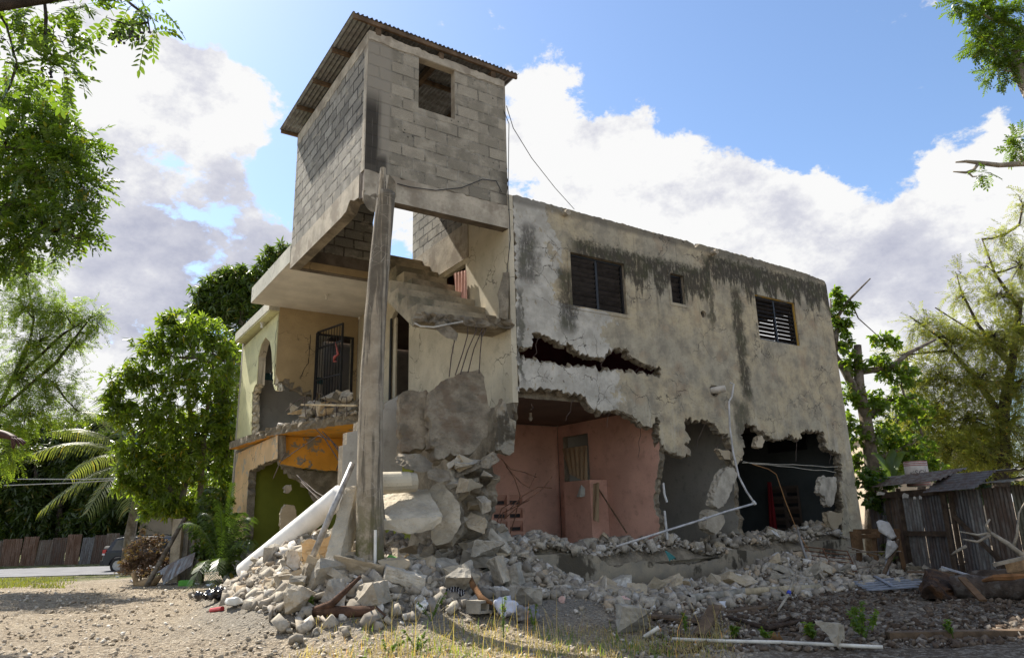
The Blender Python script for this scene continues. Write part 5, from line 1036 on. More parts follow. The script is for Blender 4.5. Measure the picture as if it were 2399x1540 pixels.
tree('pinnate_tree', 'dark green pinnate-leaved tree reaching in from the left edge at mid height', 'tree', f, [[(*f, .22), (-11.4, 11.6, 3.2, .22), (-10.9, 11.4, 5.2, .15)], [(-10.9, 11.4, 5.2, .12)]+TP((40, 470, 11.3, 10), (110, 530, 11.2, 5), (190, 560, 11.0, 3)), [(-10.9, 11.4, 5.2, .12)]+TP((-20, 350, 11.3, 10), (60, 345, 11.2, 6), (150, 340, 11.0, 3)), [(-10.9, 11.4, 5.2, .12)]+TP((-20, 250, 11.3, 9), (70, 230, 11.2, 4))],
     [(60, 225, 11.2, 55, 32, 34), (100, 300, 11.2, 75, 50, 70), (170, 340, 11.0, 60, 45, 56), (40, 380, 11.3, 70, 70, 80), (130, 400, 11.0, 80, 55, 80), (195, 440, 11.0, 35, 45, 26), (60, 480, 11.3, 75, 60, 75), (150, 490, 11.0, 60, 45, 50), (190, 545, 11.0, 32, 28, 16), (70, 560, 11.2, 60, 45, 50), (20, 300, 11.4, 50, 60, 50), (130, 270, 11.0, 50, 25, 20), (20, 590, 11.3, 40, 45, 30), (-120, 400, 11.6, 110, 200, 120), (-70, 570, 11.3, 110, 80, 100), (-220, 480, 12, 140, 150, 140)], 'pinnate', LM_PIN, M_BARKD, size=1.22, dens=1.6, twig=.007, limb=.03)
f = np.array([-5.9, 3.3, 0.])
tl_ = tree('pinnate_tree', 'pinnate branches with dark berries hanging into the top left corner', 'tree', f, [[(*f, .2), (-5.5, 3.5, 2.5, .17), (-5.0, 4., 4.4, .12), (-4.3, 4.9, 5.6, .06)], [(-5.0, 4., 4.4, .08)]+TP((100, -40, 5.3, 6), (108, 40, 5.3, 5), (104, 105, 5.3, 4), (128, 140, 5.3, 3), (150, 165, 5.3, 2)), [(-4.3, 4.9, 5.6, .05)]+TP((270, -20, 5.5, 5), (312, 14, 5.5, 4), (345, 40, 5.5, 2.5), (352, 80, 5.5, 1.5)), [(-4.3, 4.9, 5.6, .05)]+TP((-30, -10, 5.2, 5), (15, 60, 5.2, 3), (40, 150, 5.2, 2))],
     [(22, 20, 5.2, 30, 25, 9), (15, 95, 5.2, 25, 40, 10), (45, 40, 5.2, 30, 25, 5), (30, 150, 5.2, 30, 18, 6), (75, 18, 5.3, 20, 20, 5), (125, 70, 5.3, 25, 30, 6), (145, 100, 5.3, 28, 30, 9), (125, 155, 5.3, 30, 22, 10), (150, 170, 5.3, 25, 25, 9), (190, 15, 5.4, 28, 20, 8), (175, 8, 5.4, 20, 12, 4), (260, 45, 5.5, 20, 20, 5), (300, 20, 5.5, 35, 18, 7), (345, 25, 5.5, 25, 30, 8), (352, 75, 5.5, 14, 26, 5), (5, 235, 5.2, 12, 15, 3)], 'pinnate', LM_PIN, M_BARKD, size=.92, twig=.004, limb=.012, twigs=.5)
fr_b = MB(); fb = f
for x, y, n in ((270, 85, 14), (282, 95, 8), (312, 75, 10), (335, 85, 7), (105, 78, 12), (110, 170, 14)):
    for i in range(n):
        p = W(x+rng.uniform(-14, 14), y+rng.uniform(-12, 16), 5.4)-fb; fr_b.box(p, (.016, .016, .018), Matrix.Rotation(rng.uniform(0, 3), 3, 'X'))
fr_b.build('berries', plain('dark_berry', (.03, .02, .03), .4), tl_)
f = foot(-70, 18)
tree('feathery_tree', 'light green feathery tree at the left edge below the darker pinnate tree', 'tree', f, [[(*f, .2)]+TP((-60, 1150, 18, 6), (0, 950, 18, 5), (70, 800, 18, 5)), TP((0, 960, 18, 4), (130, 850, 18, 4), (215, 740, 18, 2)), TP((20, 900, 18, 4), (150, 780, 18, 3), (230, 735, 18, 1.5))],
     [(60, 640, 18, 60, 38, 70), (130, 610, 18, 25, 20, 12), (60, 720, 18, 75, 45, 110), (150, 730, 18, 60, 35, 70), (215, 740, 18, 35, 22, 26), (90, 800, 18, 85, 50, 130), (180, 800, 18, 40, 30, 30), (50, 880, 18, 70, 50, 110), (130, 900, 18, 60, 40, 60), (180, 960, 18, 40, 30, 30), (60, 970, 18, 80, 50, 120), (20, 1050, 18, 40, 50, 60), (225, 770, 18, 18, 22, 8)], 'feather', LM_FEA, M_BARKD, size=1.25, dens=2.4, twig=.008, limb=.035, twigs=.25)
for i, (lab, bx) in enumerate((('dark hedge-like tree at the far left behind the rusty fence', 20), ('dark dense tree behind the rusty fence left of the palm', 140), ('dark dense tree behind the parked car', 255), ('dark tree behind the mango tree and the palm', 350), ('dark leafy tree over the rusty fence at the very left edge', -60), ('dark leafy tree low behind the fence, right of the leftmost ones', 85), ('dark leafy tree directly behind the tail of the parked car', 200), ('dark leafy tree seen between the trunks of the mango tree', 430), ('dark leafy tree behind the young palm at the house corner', 520))):
    f = foot(bx, 47); bl = [(bx+rng.uniform(-50, 50), y, 47+rng.uniform(-1, 1.5), 66, 40, 110) for y in (1045, 1085, 1120, 1155, 1190, 1225, 1255)]+[(bx+rng.uniform(-60, 60), 1000, 48, 45, 30, 40)]
    tree('dense_tree', lab, 'tree', f, [[(*f, .3)]+TP((bx, 1180, 47, 6), (bx, 1080, 47, 4))], bl, 'mango', LM_HEDGE, M_BARKD, size=2.6, dens=2.0, twigs=.0)
f = foot(2045, 20)
tree('broadleaf_tree', 'broadleaf tree with a lopped trunk just right of the house', 'tree', f, [[(*f, .28)]+TP((2046, 1130, 20, 17), (2032, 1010, 20, 15), (2012, 900, 20, 12), (2008, 808, 20, 9)), TP((2020, 950, 20, 12), (1985, 880, 20, 10), (1955, 830, 20, 7), (1962, 740, 20, 5), (1990, 700, 20, 3), (2038, 652, 20, 1.5)), TP((1958, 820, 20, 6), (1946, 760, 20, 4), (1945, 700, 20, 2)), TP((2015, 870, 20, 8), (2085, 860, 20, 7), (2130, 825, 20, 5), (2190, 795, 20.5, 3)), TP((2030, 980, 20, 8), (2080, 935, 20, 6), (2140, 930, 20, 4)), TP((2040, 1080, 20, 8), (2110, 1050, 20, 5), (2160, 1020, 20, 3)), TP((1990, 700, 20, 2), (2010, 745, 20, 1.5), (2060, 790, 20, 1))],
     [(1958, 690, 20, 20, 26, 18), (1985, 715, 20, 30, 20, 18), (1970, 760, 20, 30, 26, 26), (1950, 740, 20, 14, 30, 14), (2075, 795, 20, 38, 24, 26), (1990, 845, 20, 38, 30, 34), (2060, 855, 20, 45, 30, 40), (2110, 880, 20, 50, 36, 46), (1990, 920, 20, 36, 36, 36), (2060, 940, 20, 60, 40, 56), (2140, 960, 20, 50, 40, 46), (1985, 1000, 20, 30, 40, 34), (2060, 1020, 20, 60, 42, 60), (2130, 1050, 20, 55, 40, 54), (1995, 1080, 20, 26, 40, 26), (2160, 1090, 20, 45, 36, 40), (2090, 1100, 20, 45, 30, 34), (1975, 800, 20, 25, 25, 18)], 'broad', LM_RIGHT, size=1.1, dens=1.55, twig=.01, limb=.05)
f = foot(2345, 24)
tree('feathery_tree', 'tall olive feathery tree filling the right edge above the shed', 'tree', f, [[(*f, .3)]+TP((2345, 1110, 24, 18), (2350, 960, 24, 13), (2370, 850, 24, 9), (2390, 700, 24, 6)), TP((2350, 980, 24, 9), (2280, 880, 24, 6), (2200, 790, 24, 3), (2130, 740, 24, 1.5)), TP((2370, 860, 24, 7), (2290, 760, 24, 4), (2250, 680, 24, 2), (2240, 640, 24, 1)), TP((2385, 720, 24, 5), (2330, 640, 24, 3), (2300, 560, 24, 1.5)), TP((2360, 820, 24, 5), (2300, 790, 24, 3), (2190, 720, 24, 1.5))],
     [(2170, 760, 24, 50, 30, 50), (2120, 830, 24.5, 45, 30, 30), (2140, 900, 24.5, 50, 40, 50), (2120, 980, 24.5, 50, 40, 50), (2150, 1050, 24.5, 50, 40, 50), (2230, 800, 24, 60, 45, 90), (2320, 790, 24, 80, 55, 150), (2395, 780, 24, 60, 70, 120), (2200, 880, 24, 70, 45, 100), (2290, 890, 24, 80, 50, 150), (2380, 900, 24, 70, 60, 140), (2190, 960, 24, 60, 40, 80), (2270, 980, 24, 80, 50, 150), (2360, 1000, 24, 80, 60, 160), (2230, 1050, 24, 60, 40, 80), (2310, 1070, 24, 80, 36, 100), (2395, 1080, 24, 50, 40, 60), (2250, 690, 24, 28, 30, 20), (2340, 690, 24, 60, 40, 60), (2390, 620, 24, 40, 50, 50), (2310, 620, 24, 26, 36, 16), (2350, 550, 24, 30, 36, 20), (2395, 480, 24, 20, 50, 20), (2250, 640, 24, 14, 16, 6), (2470, 800, 24.5, 90, 250, 200)], 'feather', LM_OLV, M_BARKD, size=1.5, dens=2.7, twig=.012, limb=.06, twigs=.3)
for lab, bx, by in (('distant bluish-green tree between the broadleaf and the feathery tree', 2160, 1000), ('distant dark tree low behind the shed roof', 2290, 1060)):
    f = foot(bx, 40); tree('dense_tree', lab, 'tree', f, [[(*f, .3)]+TP((bx, 1120, 40, 8), (bx, by, 40, 5))], [(bx+rng.uniform(-50, 50), by+dy, 40, 60, 35, 80) for dy in (-40, 0, 40, 70, 100)], 'broad', leaf_mat('far_leaf', (.03, .05, .03), (.07, .10, .055), trans=.3), M_BARKD, size=2.6, twigs=0)
f = np.array([8.6, 8.2, 0.])
tree('pinnate_tree', 'pinnate tree reaching in at the top right corner with a bare dead limb below', 'tree', f, [[(*f, .24), (8.0, 8.2, 3., .2), (7.3, 8.1, 5.0, .14), (6.7, 8., 7., .08)], [(7.3, 8.1, 5.0, .08)]+TP((2420, 384, 8, 9), (2398, 383, 8, 8), (2340, 387, 8, 6.5), (2290, 381, 8, 5.5), (2262, 378, 8, 4), (2238, 380, 8, 2)), TP((2292, 382, 8, 4), (2280, 398, 8, 4), (2262, 404, 8, 3.5), (2232, 402, 8, 1.5)), TP((2266, 403, 8, 3), (2278, 414, 8, 2), (2300, 412, 8, 1)), [(6.7, 8., 7., .07)]+TP((2400, 70, 8, 6), (2330, 50, 8, 4), (2260, 10, 8, 2)), [(6.7, 8., 7., .06)]+TP((2398, 170, 8, 7), (2350, 130, 8, 4), (2320, 110, 8, 2))],
     [(2245, 12, 8, 24, 14, 14), (2290, 20, 8, 40, 26, 34), (2350, 25, 8, 50, 30, 44), (2290, 65, 8, 32, 24, 26), (2345, 75, 8, 50, 36, 50), (2290, 108, 8, 28, 20, 20), (2345, 125, 8, 50, 28, 40), (2390, 100, 8, 30, 50, 36), (2340, 165, 8, 34, 15, 16), (2385, 155, 8, 24, 20, 16), (2308, 185, 8, 6, 7, 3), (2355, 188, 8, 18, 8, 5), (2388, 330, 8, 16, 18, 12), (2380, 352, 8, 20, 14, 10), (2296, 404, 8, 10, 7, 4), (2310, 408, 8, 8, 6, 3), (2470, 100, 8.3, 70, 120, 60)], 'pinnate', LM_PIN, M_DEAD, size=.62, dens=1.9, twig=.006, limb=.02)
f = foot(2060, 16.6)
tree('vine_shrub', 'leafy vine hanging over the corner of the shed beside the house', 'shrub', f, [[(*f, .03)]+TP((2070, 1250, 16.4, 2), (2050, 1150, 16.4, 2))], [(2030, 1125, 16.4, 28, 22, 34), (2070, 1130, 16.4, 40, 20, 34), (2050, 1165, 16.3, 40, 26, 44), (2090, 1180, 16.3, 36, 26, 34), (2080, 1215, 16.3, 20, 22, 16), (2125, 1245, 16.2, 24, 28, 26), (2100, 1290, 16.2, 30, 26, 30), (2085, 1310, 16.2, 26, 18, 18), (2040, 1105, 16.5, 30, 18, 18)], 'shrub', LM_VINE, M_BARKD, size=1.15, twig=.006, limb=.015)
f = foot(480, 18.5)
tree('green_shrub', 'dark green shrub between the board fence and the house corner', 'shrub', f, [[(*f, .03)]+TP((480, 1250, 18.5, 3), (485, 1190, 18.5, 2))], [(500, 1180, 18.6, 45, 40, 60), (470, 1230, 18.4, 30, 40, 40), (520, 1230, 18.5, 40, 40, 55), (490, 1280, 18.3, 40, 35, 50), (540, 1270, 18.3, 35, 40, 40), (530, 1320, 18., 35, 22, 24)], 'shrub', LM_DARK, M_BARKD, size=1.5, twig=.008, limb=.02)
# ------------------------------------------------------------------ palms
def palm(name, label, cat, base, trunk, crown, fronds, m, leafl=.5, w=.016, group=None, rach=.02):
    base = np.asarray(base, float); root = thing(name, label, cat, base)
    if trunk: MB().tube([np.array(p[:3])-base for p in trunk], [p[3] for p in trunk], 10).build('trunk', M_BARK, root, True)
    for tip, sag in fronds:
        a = np.asarray(crown, float)-base; b = np.asarray(tip, float)-base; L = np.linalg.norm(b-a); up = np.array([0, 0, L*sag]); n = 34; V, Fc = [], []
        def pt(u): return a+(b-a)*u+up*4*u*(1-u)
        rm = MB().tube([pt(u) for u in np.linspace(0, 1, 9)], [rach*(1-.8*u) for u in np.linspace(0, 1, 9)], 5, 0)
        V = [np.array(v) for v in rm.V]; Fc = [f_ for f_ in rm.F if len(f_) == 4]
        for i in range(n):
            u = .14+.86*i/n; p = pt(u); d = pt(min(1, u+.02))-pt(u-.02); d /= np.linalg.norm(d); sd = np.cross(d, [0, 0, 1.]); sd /= max(1e-6, np.linalg.norm(sd)); l = leafl*math.sin(math.pi*(.12+.8*u))**.6*rng.uniform(.85, 1.1)
            for s_ in (-1, 1):
                e = sd*s_*.75+d*.55+np.array([0, 0, -.25+rng.uniform(-.12, .12)]); e /= np.linalg.norm(e); q1 = p+e*l*.5; q2 = p+e*l*.85+np.array([0, 0, -l*.33]); wv = d*w*(1+.2*s_); k = len(V); V += [p-wv, p+wv, q1+wv, q1-wv, q2]; Fc += [(k, k+1, k+2, k+3), (k+3, k+2, k+4, k+4)]
        Vn = np.array(V); F4 = [f_ for f_ in Fc]; obj('frond', Vn, [tuple(dict.fromkeys(f_)) for f_ in F4], m, root)
    return root
LM_PALM = leaf_mat('palm_leaf', (.05, .07, .02), (.16, .17, .05), .4, .4); LM_PALMD = leaf_mat('dark_palm_leaf', (.02, .04, .012), (.07, .11, .025), .4, .35)
f = foot(300, 34); cr_ = W(330, 1085, 34)
palm('coconut_palm', 'coconut palm with long drooping fronds in the gap left of the mango tree', 'palm tree', f, [(*f, .3)]+TP((305, 1250, 34, 12), (318, 1180, 34, 10), (330, 1085, 34, 9)), cr_, [(W(75, 1062, 32.5), .16), (W(95, 1195, 31.5), .14), (W(120, 1010, 34), .14), (W(200, 1205, 31), .16), (W(240, 930, 34.5), .1), (W(195, 960, 35), .12), (W(420, 950, 35), .1), (W(160, 1120, 36), .16), (W(300, 1200, 32), .22), (W(470, 1100, 34), .2)], LM_PALM, 1.25, .035, rach=.05)
f = foot(525, 16.6)
palm('small_palm', 'young fan of palm fronds growing at the left corner of the house', 'palm tree', f, [], f+np.array([0, 0, .25]), [(W(470, 1330, 15.8), .3), (W(445, 1380, 15.2), .35), (W(560, 1200, 16.4), .25), (W(590, 1215, 16.2), .3), (W(545, 1130, 16.6), .15), (W(510, 1170, 16.6), .2), (W(430, 1225, 16.6), .25), (W(600, 1280, 15.8), .3), (W(480, 1200, 17), .2), (W(500, 1375, 15.2), .35)], LM_PALMD, .42, .012, rach=.014)
# banana plant behind the shed
f = foot(2085, 19); root = thing('banana_plant', 'banana plant with broad bright leaves behind the shed corner', 'plant', f)
MB().tube([np.zeros(3), W(2088, 1120, 19)-f], [.12, .08], 10).build('stem', rough_mat('banana_stem', (.16, .17, .06), .3), root, True)
for x, y, sg in ((2040, 1062, .35), (2128, 1065, .3), (2145, 1140, .4), (2048, 1130, .4), (2090, 1050, .1)):
    a = W(2088, 1122, 19)-f; b = W(x, y, 18.6+rng.random())-f; L = np.linalg.norm(b-a); V, Fc = [], []
    for i in range(9):
        u = i/8; p = a+(b-a)*u+np.array([0, 0, L*sg*4*u*(1-u)]); wd = .17*math.sin(math.pi*min(1, .12+.86*u))**.7; d = (b-a)/L; sd = np.cross(d, [0, 0, 1.]); sd /= np.linalg.norm(sd); V += [p-sd*wd+np.array([0, 0, -wd*.3]), p, p+sd*wd+np.array([0, 0, -wd*.3])]
    for i in range(8):
        for j in range(2): Fc.append((i*3+j, i*3+j+1, i*3+j+4, i*3+j+3))
    obj('leaf', V, Fc, LM_DARK, root, smooth=True)

for bx, by, lab in ((2560, 44, 'dense green tree beyond the right edge behind the shed'), (2760, 40, 'dense green tree further beyond the right edge'), (3000, 38, 'dense green tree outermost beyond the right edge')):
    f = foot(bx, by); bl = [(bx+rng.uniform(-60, 60), y, by+rng.uniform(-1, 1.5), 90, 50, 110) for y in (1000, 1060, 1110, 1160)]
    tree('dense_tree', lab, 'tree', f, [[(*f, .3)]+TP((bx, 1180, by, 6), (bx, 1080, by, 4))], bl, 'mango', LM_HEDGE, M_BARKD, size=2.6, twigs=0)
# ================================================================== LEFT BACKGROUND: fence, car, boards
M_RZ = [zinc_mat('rusty_zinc_brown', (.17, .105, .075), .8, .15, 2), zinc_mat('rusty_zinc_dark', (.085, .06, .05), .6, .15, 2), zinc_mat('zinc_blue_grey', (.15, .155, .165), .35, .3, 2), zinc_mat('zinc_dull_brown', (.15, .125, .105), .6, .2, 2)]
def sheet(name, A, B, H, m, parent, wave=.1, amp=.018, lean=(0, 0, 0), ragged=.02, perp=None):
    """upright corrugated sheet from A to B (bottom corners), H high"""
    A, B = np.array(A, float), np.array(B, float); L = np.linalg.norm(B-A); d = (B-A)/L; nrm = np.cross(d, [0, 0, 1.]); n = max(8, int(L/wave*6)); V, Fc = [], []; le = np.array(lean)
    for j, z in enumerate((0, .5, 1)):
        for i in range(n+1):
            u = i/n; V.append(A+d*L*u+nrm*amp*math.sin(2*math.pi*L*u/wave)+np.array([0, 0, z*(H+(rng.uniform(-ragged, ragged) if j == 2 else 0))])+le*z)
    for j in range(2):
        for i in range(n): a = j*(n+1)+i; Fc.append((a, a+1, a+n+2, a+n+1))
    return obj(name, V, Fc, m, parent, smooth=True)
fence = thing('tin_fence', 'rusty fence of upright corrugated sheets across the road at the far left', 'fence', foot(120, 44)); fb = np.array(fence.location)
edges = [-130, -85, -40, 2, 48, 84, 118, 152, 186, 214, 244, 275]
for i in range(len(edges)-1):
    a, b = foot(edges[i], 44), foot(edges[i+1]-1, 44); sheet('fence_sheet', a-fb, b-fb, 1.62+.12*math.sin(i*2.1)+(.08 if i > 6 else 0), M_RZ[(0, 0, 3, 0, 0, 3, 1, 0, 2, 1, 3)[i]], fence, .13, .025, (.10+.05*math.sin(i*1.7), -.05, 0))
for i in range(0, len(edges), 3):
    a = foot(edges[i], 44.2)-fb; MB().b2((a[0]-.05, a[1]-.05, 0), (a[0]+.05, a[1]+.05, 1.5)).build('fence_post', M_WOODD, fence)
wl0, wl1 = foot(322, 46), foot(470, 46); bw = thing('garden_wall', 'plain brownish rendered wall behind the parked car', 'wall', wl0)
MB().box(((wl1-wl0)/2+np.array([0, 0, 1.45])), (np.linalg.norm(wl1-wl0), .2, 2.9)).build('wall_face', paint_mat('brownish_render', (.23, .19, .14), amt=.5, crack=False), bw)
# car: dark grey off-roader seen from its side, tail to the left
car = thing('parked_car', 'dark blue-grey off-road car with spare wheel on its tail, parked behind the dry bush', 'car', foot(360, 37.), R(7))
M_CAR = plain('car_paint', (.030, .034, .046), .25, .35, .1, .6); M_GLASS = plain('dark_glass', (.015, .018, .022), .08, 0, .1, .8); M_TYRE = plain('tyre_rubber', (.02, .02, .02), .8); M_RIM = plain('alloy_rim', (.35, .35, .36), .35, .7); M_TRIM = plain('dark_trim', (.03, .03, .032), .6)
def extr(prof, w0, w1, inset_=0.):
    n = len(prof); V = [(x, w0, z) for x, z in prof]+[(x, w1, z) for x, z in prof]; return V, [tuple(range(n))]+[tuple(range(2*n-1, n-1, -1))]+[(i, i+n, (i+1) % n+n, (i+1) % n) for i in range(n)]
arc = lambda cx, r: [(cx-r*math.cos(a), .36+r*math.sin(a)) for a in np.linspace(0, math.pi, 9)]
body = [(-2.05, .45), (-2.1, .62), (-2.06, .98), (-1.98, 1.04), (2.0, .98), (2.15, .85), (2.2, .55), (2.15, .38)]+arc(1.33, .42)[::-1]+arc(-1.33, .42)[::-1]+[(-1.95, .38)]
V, Fc = extr(body, -.88, .88); bo = obj('body', V, Fc, M_CAR, car); bv = bo.modifiers.new('b', 'BEVEL'); bv.width = .05; bv.segments = 3; bv.limit_method = 'ANGLE'
cab = [(-1.98, 1.0), (-1.78, 1.42), (-1.62, 1.63), (-1.3, 1.69), (.4, 1.68), (.75, 1.60), (1.35, 1.0)]
n = len(cab); V = [(x, -.86+.14*max(0, (z-1.0)/.69), z) for x, z in cab]+[(x, .86-.14*max(0, (z-1.0)/.69), z) for x, z in cab]
co = obj('cabin', V, [tuple(range(n)), tuple(range(2*n-1, n-1, -1))]+[(i, i+n, (i+1) % n+n, (i+1) % n) for i in range(n)], M_CAR, car); bv = co.modifiers.new('b', 'BEVEL'); bv.width = .04; bv.segments = 2; bv.limit_method = 'ANGLE'
for wn, P in (('side_window', [(-1.72, 1.08), (-1.52, 1.55), (-.95, 1.58), (-.95, 1.08)]), ('side_window', [(-.85, 1.06), (-.85, 1.58), (-.02, 1.58), (-.02, 1.06)]), ('side_window', [(.06, 1.06), (.06, 1.58), (.55, 1.55), (1.08, 1.06)])):
    for sd in (-1, 1): obj(wn, [(x, sd*(.872-.14*((z-1.0)/.69)), z) for x, z in P], [tuple(range(len(P)))], M_GLASS, car)
obj('rear_window', [(-1.99+.02*0-(.0), y, 1.06) if False else (-1.975+(z-1.02)*.48, y, z) for y, z in ((-.66, 1.12), (.66, 1.12), (.6, 1.5), (-.6, 1.5))], [(0, 1, 2, 3)], M_GLASS, car)
for sd in (-1, 1):
    for x in (-1.33, 1.33):
        wb = MB(); wb.tube([(x, sd*.68, .36), (x, sd*.90, .36)], .36, 24); wo_ = wb.build('wheel', M_TYRE, car)
        MB().tube([(x, sd*.89, .36), (x, sd*.912, .36)], .24, 10).build('rim', M_RIM, wo_)
    tl = MB(); tl.box((-2.03, sd*.78, .98), (.16, .2, .26)); to_ = tl.build('tail_light', plain('red_lens', (.45, .02, .03), .15, 0, .1, .7), car); MB().box((-2.055, sd*.79, .9), (.125, .19, .08)).build('clear_lens', plain('clear_lens', (.6, .6, .62), .2), to_)
MB().tube([(-2.12, .0, .92), (-2.33, .0, .92)], .35, 24).build('spare_wheel', M_TYRE, car); MB().box((-2.1, 0, .5), (.16, 1.7, .22)).build('bumper', M_TRIM, car)
for sd in (-1, 1): MB().bar((-1.5, sd*.6, 1.74), (.4, sd*.6, 1.74), .04).bar((-1.5, sd*.6, 1.66), (-1.5, sd*.6, 1.74), .04).bar((.4, sd*.6, 1.66), (.4, sd*.6, 1.74), .04).build('roof_rail', M_TRIM, car)
MB().box((.85, -.95, 1.05), (.12, .18, .14)).build('wing_mirror', M_CAR, car)
# grey weathered board fence end, leaning stick, twisted tin, dry bush
M_BOARD = rough_mat('weathered_board', (.27, .245, .205), .35, 3, .6, 30, .02); bf = thing('board_fence', 'short end of a fence of weathered grey upright boards left of the house', 'fence', foot(440, 19.5)); fb = np.array(bf.location)
for i, x in enumerate((412, 430, 446, 461, 474)):
    p = foot(x, 19.4+.12*i)-fb; top = W(x, 1217+3*i+rng.uniform(-3, 3), 19.4+.12*i)[2]-fb[2]; MB().box((p[0], p[1], top/2), (.19 if i else .25, .05+.1*(i == 0), top), Matrix.Rotation(rng.uniform(-.03, .03), 3, 'Y')).build('board', M_BOARD if i else rough_mat('pale_post', (.36, .31, .23), .3, 3, .6, 30, .02), bf)
tag(MB().tube([dropG(343, 1373), W(392, 1285, 18.3), W(433, 1212, 18.9)], [.065, .06, .05], 8).build('leaning_stick', M_BARK, smooth=True), 'brown stick leaning up against the board fence', 'stick')
LM_DRY = leaf_mat('dry_leaf', (.075, .045, .028), (.19, .125, .075), .7, .2); f = foot(335, 21)
tree('dry_bush', 'dead brown brushwood heap in front of the parked car', 'bush', f, [[(*f, .03)]+TP((335, 1310, 21, 2), (330, 1280, 21, 1))], [(330, 1310, 21, 52, 28, 130), (385, 1320, 20.8, 22, 24, 50), (300, 1325, 20.8, 28, 20, 50), (370, 1300, 21, 32, 28, 70), (345, 1268, 21.2, 46, 20, 70), (312, 1285, 21.2, 22, 16, 30), (340, 1340, 20.6, 50, 14, 60), (330, 1245, 21.2, 8, 14, 6), (375, 1258, 21.2, 14, 10, 8)], 'shrub', LM_DRY, rough_mat('dry_twig', (.20, .13, .09), .4, 6), size=.55, twig=.014, limb=.02, twigs=1.2, dens=1.6)
sv, sf = [], []
for i in range(9):
    u = i/8; a = np.array(dropG(382, 1368))*(1-u)+W(450, 1322, 17.6)*u; b = W(352, 1352, 17.9)*0+a+np.array([-.55+.35*u, .7,   .24+.08*math.sin(u*3)]); m = (a+b)/2+np.array([0, 0, .16])
    sv += [a, m, b]
for i in range(8):
    for j in range(2): sf.append((i*3+j, i*3+j+1, i*3+j+4, i*3+j+3))
ts = obj('tin_sheet', sv, sf, M_RZ[3], smooth=True); tag(ts, 'bent grey tin sheet lying at the foot of the board fence', 'tin sheet')
p = dropG(328, 1371); lf_ = thing('dry_palm_sheath', 'curled dry brown palm leaf base lying left of the leaning stick', 'leaf', p)
MB().tube([(-.14, 0, .34), (-.20, 0, .30), (-.14, .0, .17), (-.10, 0, .05), (.1, 0, .04), (.35, .02, .10), (.52, .03, .24)], [.02, .065, .06, .085, .13, .11, .02], 9).build('sheath', rough_mat('dry_sheath', (.33, .23, .13), .4, 5, .6, 30, .02), lf_, True)
for lab, x0, y0, x1, y1 in (('upper of two pale wires crossing in front of the far palm', 40, 1121, 325, 1118), ('lower of two pale wires crossing in front of the far palm', 10, 1136, 325, 1120)):
    tag(MB().tube([W(x0, y0, 24), W((x0+x1)/2, (y0+y1)/2+2, 24), W(x1, y1, 24)], .016, 5).build('overhead_wire', plain('pale_cable', (.4, .4, .4), .6)), lab, 'wire')
# ================================================================== RIGHT: shed, timber, logs
SA, SB = W(2092, 1345, 16.3), W(2425, 1362, 12.7); SA[2] = SB[2] = 0; SD = (SB-SA)/np.linalg.norm(SB-SA); SNn = np.array([SD[1], -SD[0], 0]); SNn = SNn if SNn[1] < 0 else -SNn; SL = np.linalg.norm(SB-SA)
M_BRS = rough_mat('shed_timber', (.085, .06, .042), .4, 6, .4, 30, .01)
shed = thing('tin_shed', 'low patched shed of old corrugated tin sheets and planks to the right of the house', 'shed', SA)
def SP(u, z, o=0.): return SD*u*SL+SNn*o+np.array([0, 0, z])
def su(x): # fraction along the shed front seen at photo column x
    lo, hi = -.3, 1.3
    for _ in range(40):
        m = (lo+hi)/2; q = SA+SD*m*SL-CAM+np.array([0, 0, 1.]); px_ = 1199+F_PX*(q@RGT)/(q@FWD); lo, hi = (m, hi) if px_ < x else (lo, m)
    return lo
MZ = [zinc_mat('shed_tin_blue', (.105, .10, .10), .45, .25, 2), zinc_mat('shed_tin_brown', (.13, .105, .085), .6, .2, 2), zinc_mat('shed_tin_grey', (.20, .195, .185), .4, .25, 2), zinc_mat('shed_tin_mossy', (.10, .095, .06), .5, .1, 2)]
us = [su(x) for x in (2040, 2090, 2122, 2160, 2222, 2240, 2275, 2310, 2345, 2380, 2430)]
for i in range(len(us)-1):
    if i == 4: continue
    sheet('wall_sheet', SP(us[i], 0, -.03*(i % 2)), SP(us[i+1]+.004, 0, -.03*(i % 2)), 1.56+.012*i, MZ[(0, 1, 2, 0, 0, 0, 2, 1, 1, 3)[i]], shed, .085, .014)
MB().bar(SP(us[0], 1.58, .06), SP(us[5], 1.62, .06), .05, .13).build('plank', M_BRS, shed); MB().bar(SP(us[2], .78, .05), SP(us[4], .80, .05), .04, .10).build('plank', M_BRS, shed)
for k in (1, 2, 4, 5): MB().bar(SP(us[k], 0, .05), SP(us[k]+.004*(k-3), 1.72, .05), .065).build('post', M_BRS, shed)
MB().bar(SP(us[5]+.01, 1.15, .07), SP(us[9], .0, .08), .07, .05).build('brace', M_BRS, shed)
def roofsheet(name, u0, u1, z0, z1, m, o0=.45, o1=-.5, wave=.10, dz=0.):
    n = 60; V, Fc = [], []
    for i in range(n+1):
        k = i/n
        for j in range(6):
            u = u0+(u1-u0)*j/5; V.append(SP(u, z0+(z1-z0)*k+.014*math.sin(2*math.pi*k*1.0/wave)+dz*j/5+rng.uniform(-.004, .004), o0+(o1-o0)*k))
    for i in range(n):
        for j in range(5): a = i*6+j; Fc.append((a, a+1, a+7, a+6))
    return obj(name, V, Fc, m, shed, smooth=True)
roofsheet('roof_sheet', us[4]-.02, us[8], 1.60, 1.92, MZ[0], .40, -.12, .16, .03); roofsheet('roof_sheet', us[0], us[4]+.05, 1.76, 2.0, MZ[1], .25, -.5, .16, .06); roofsheet('roof_sheet', us[3], us[9], 1.93, 2.0, MZ[3], -.13, -1.8, .12, .02)
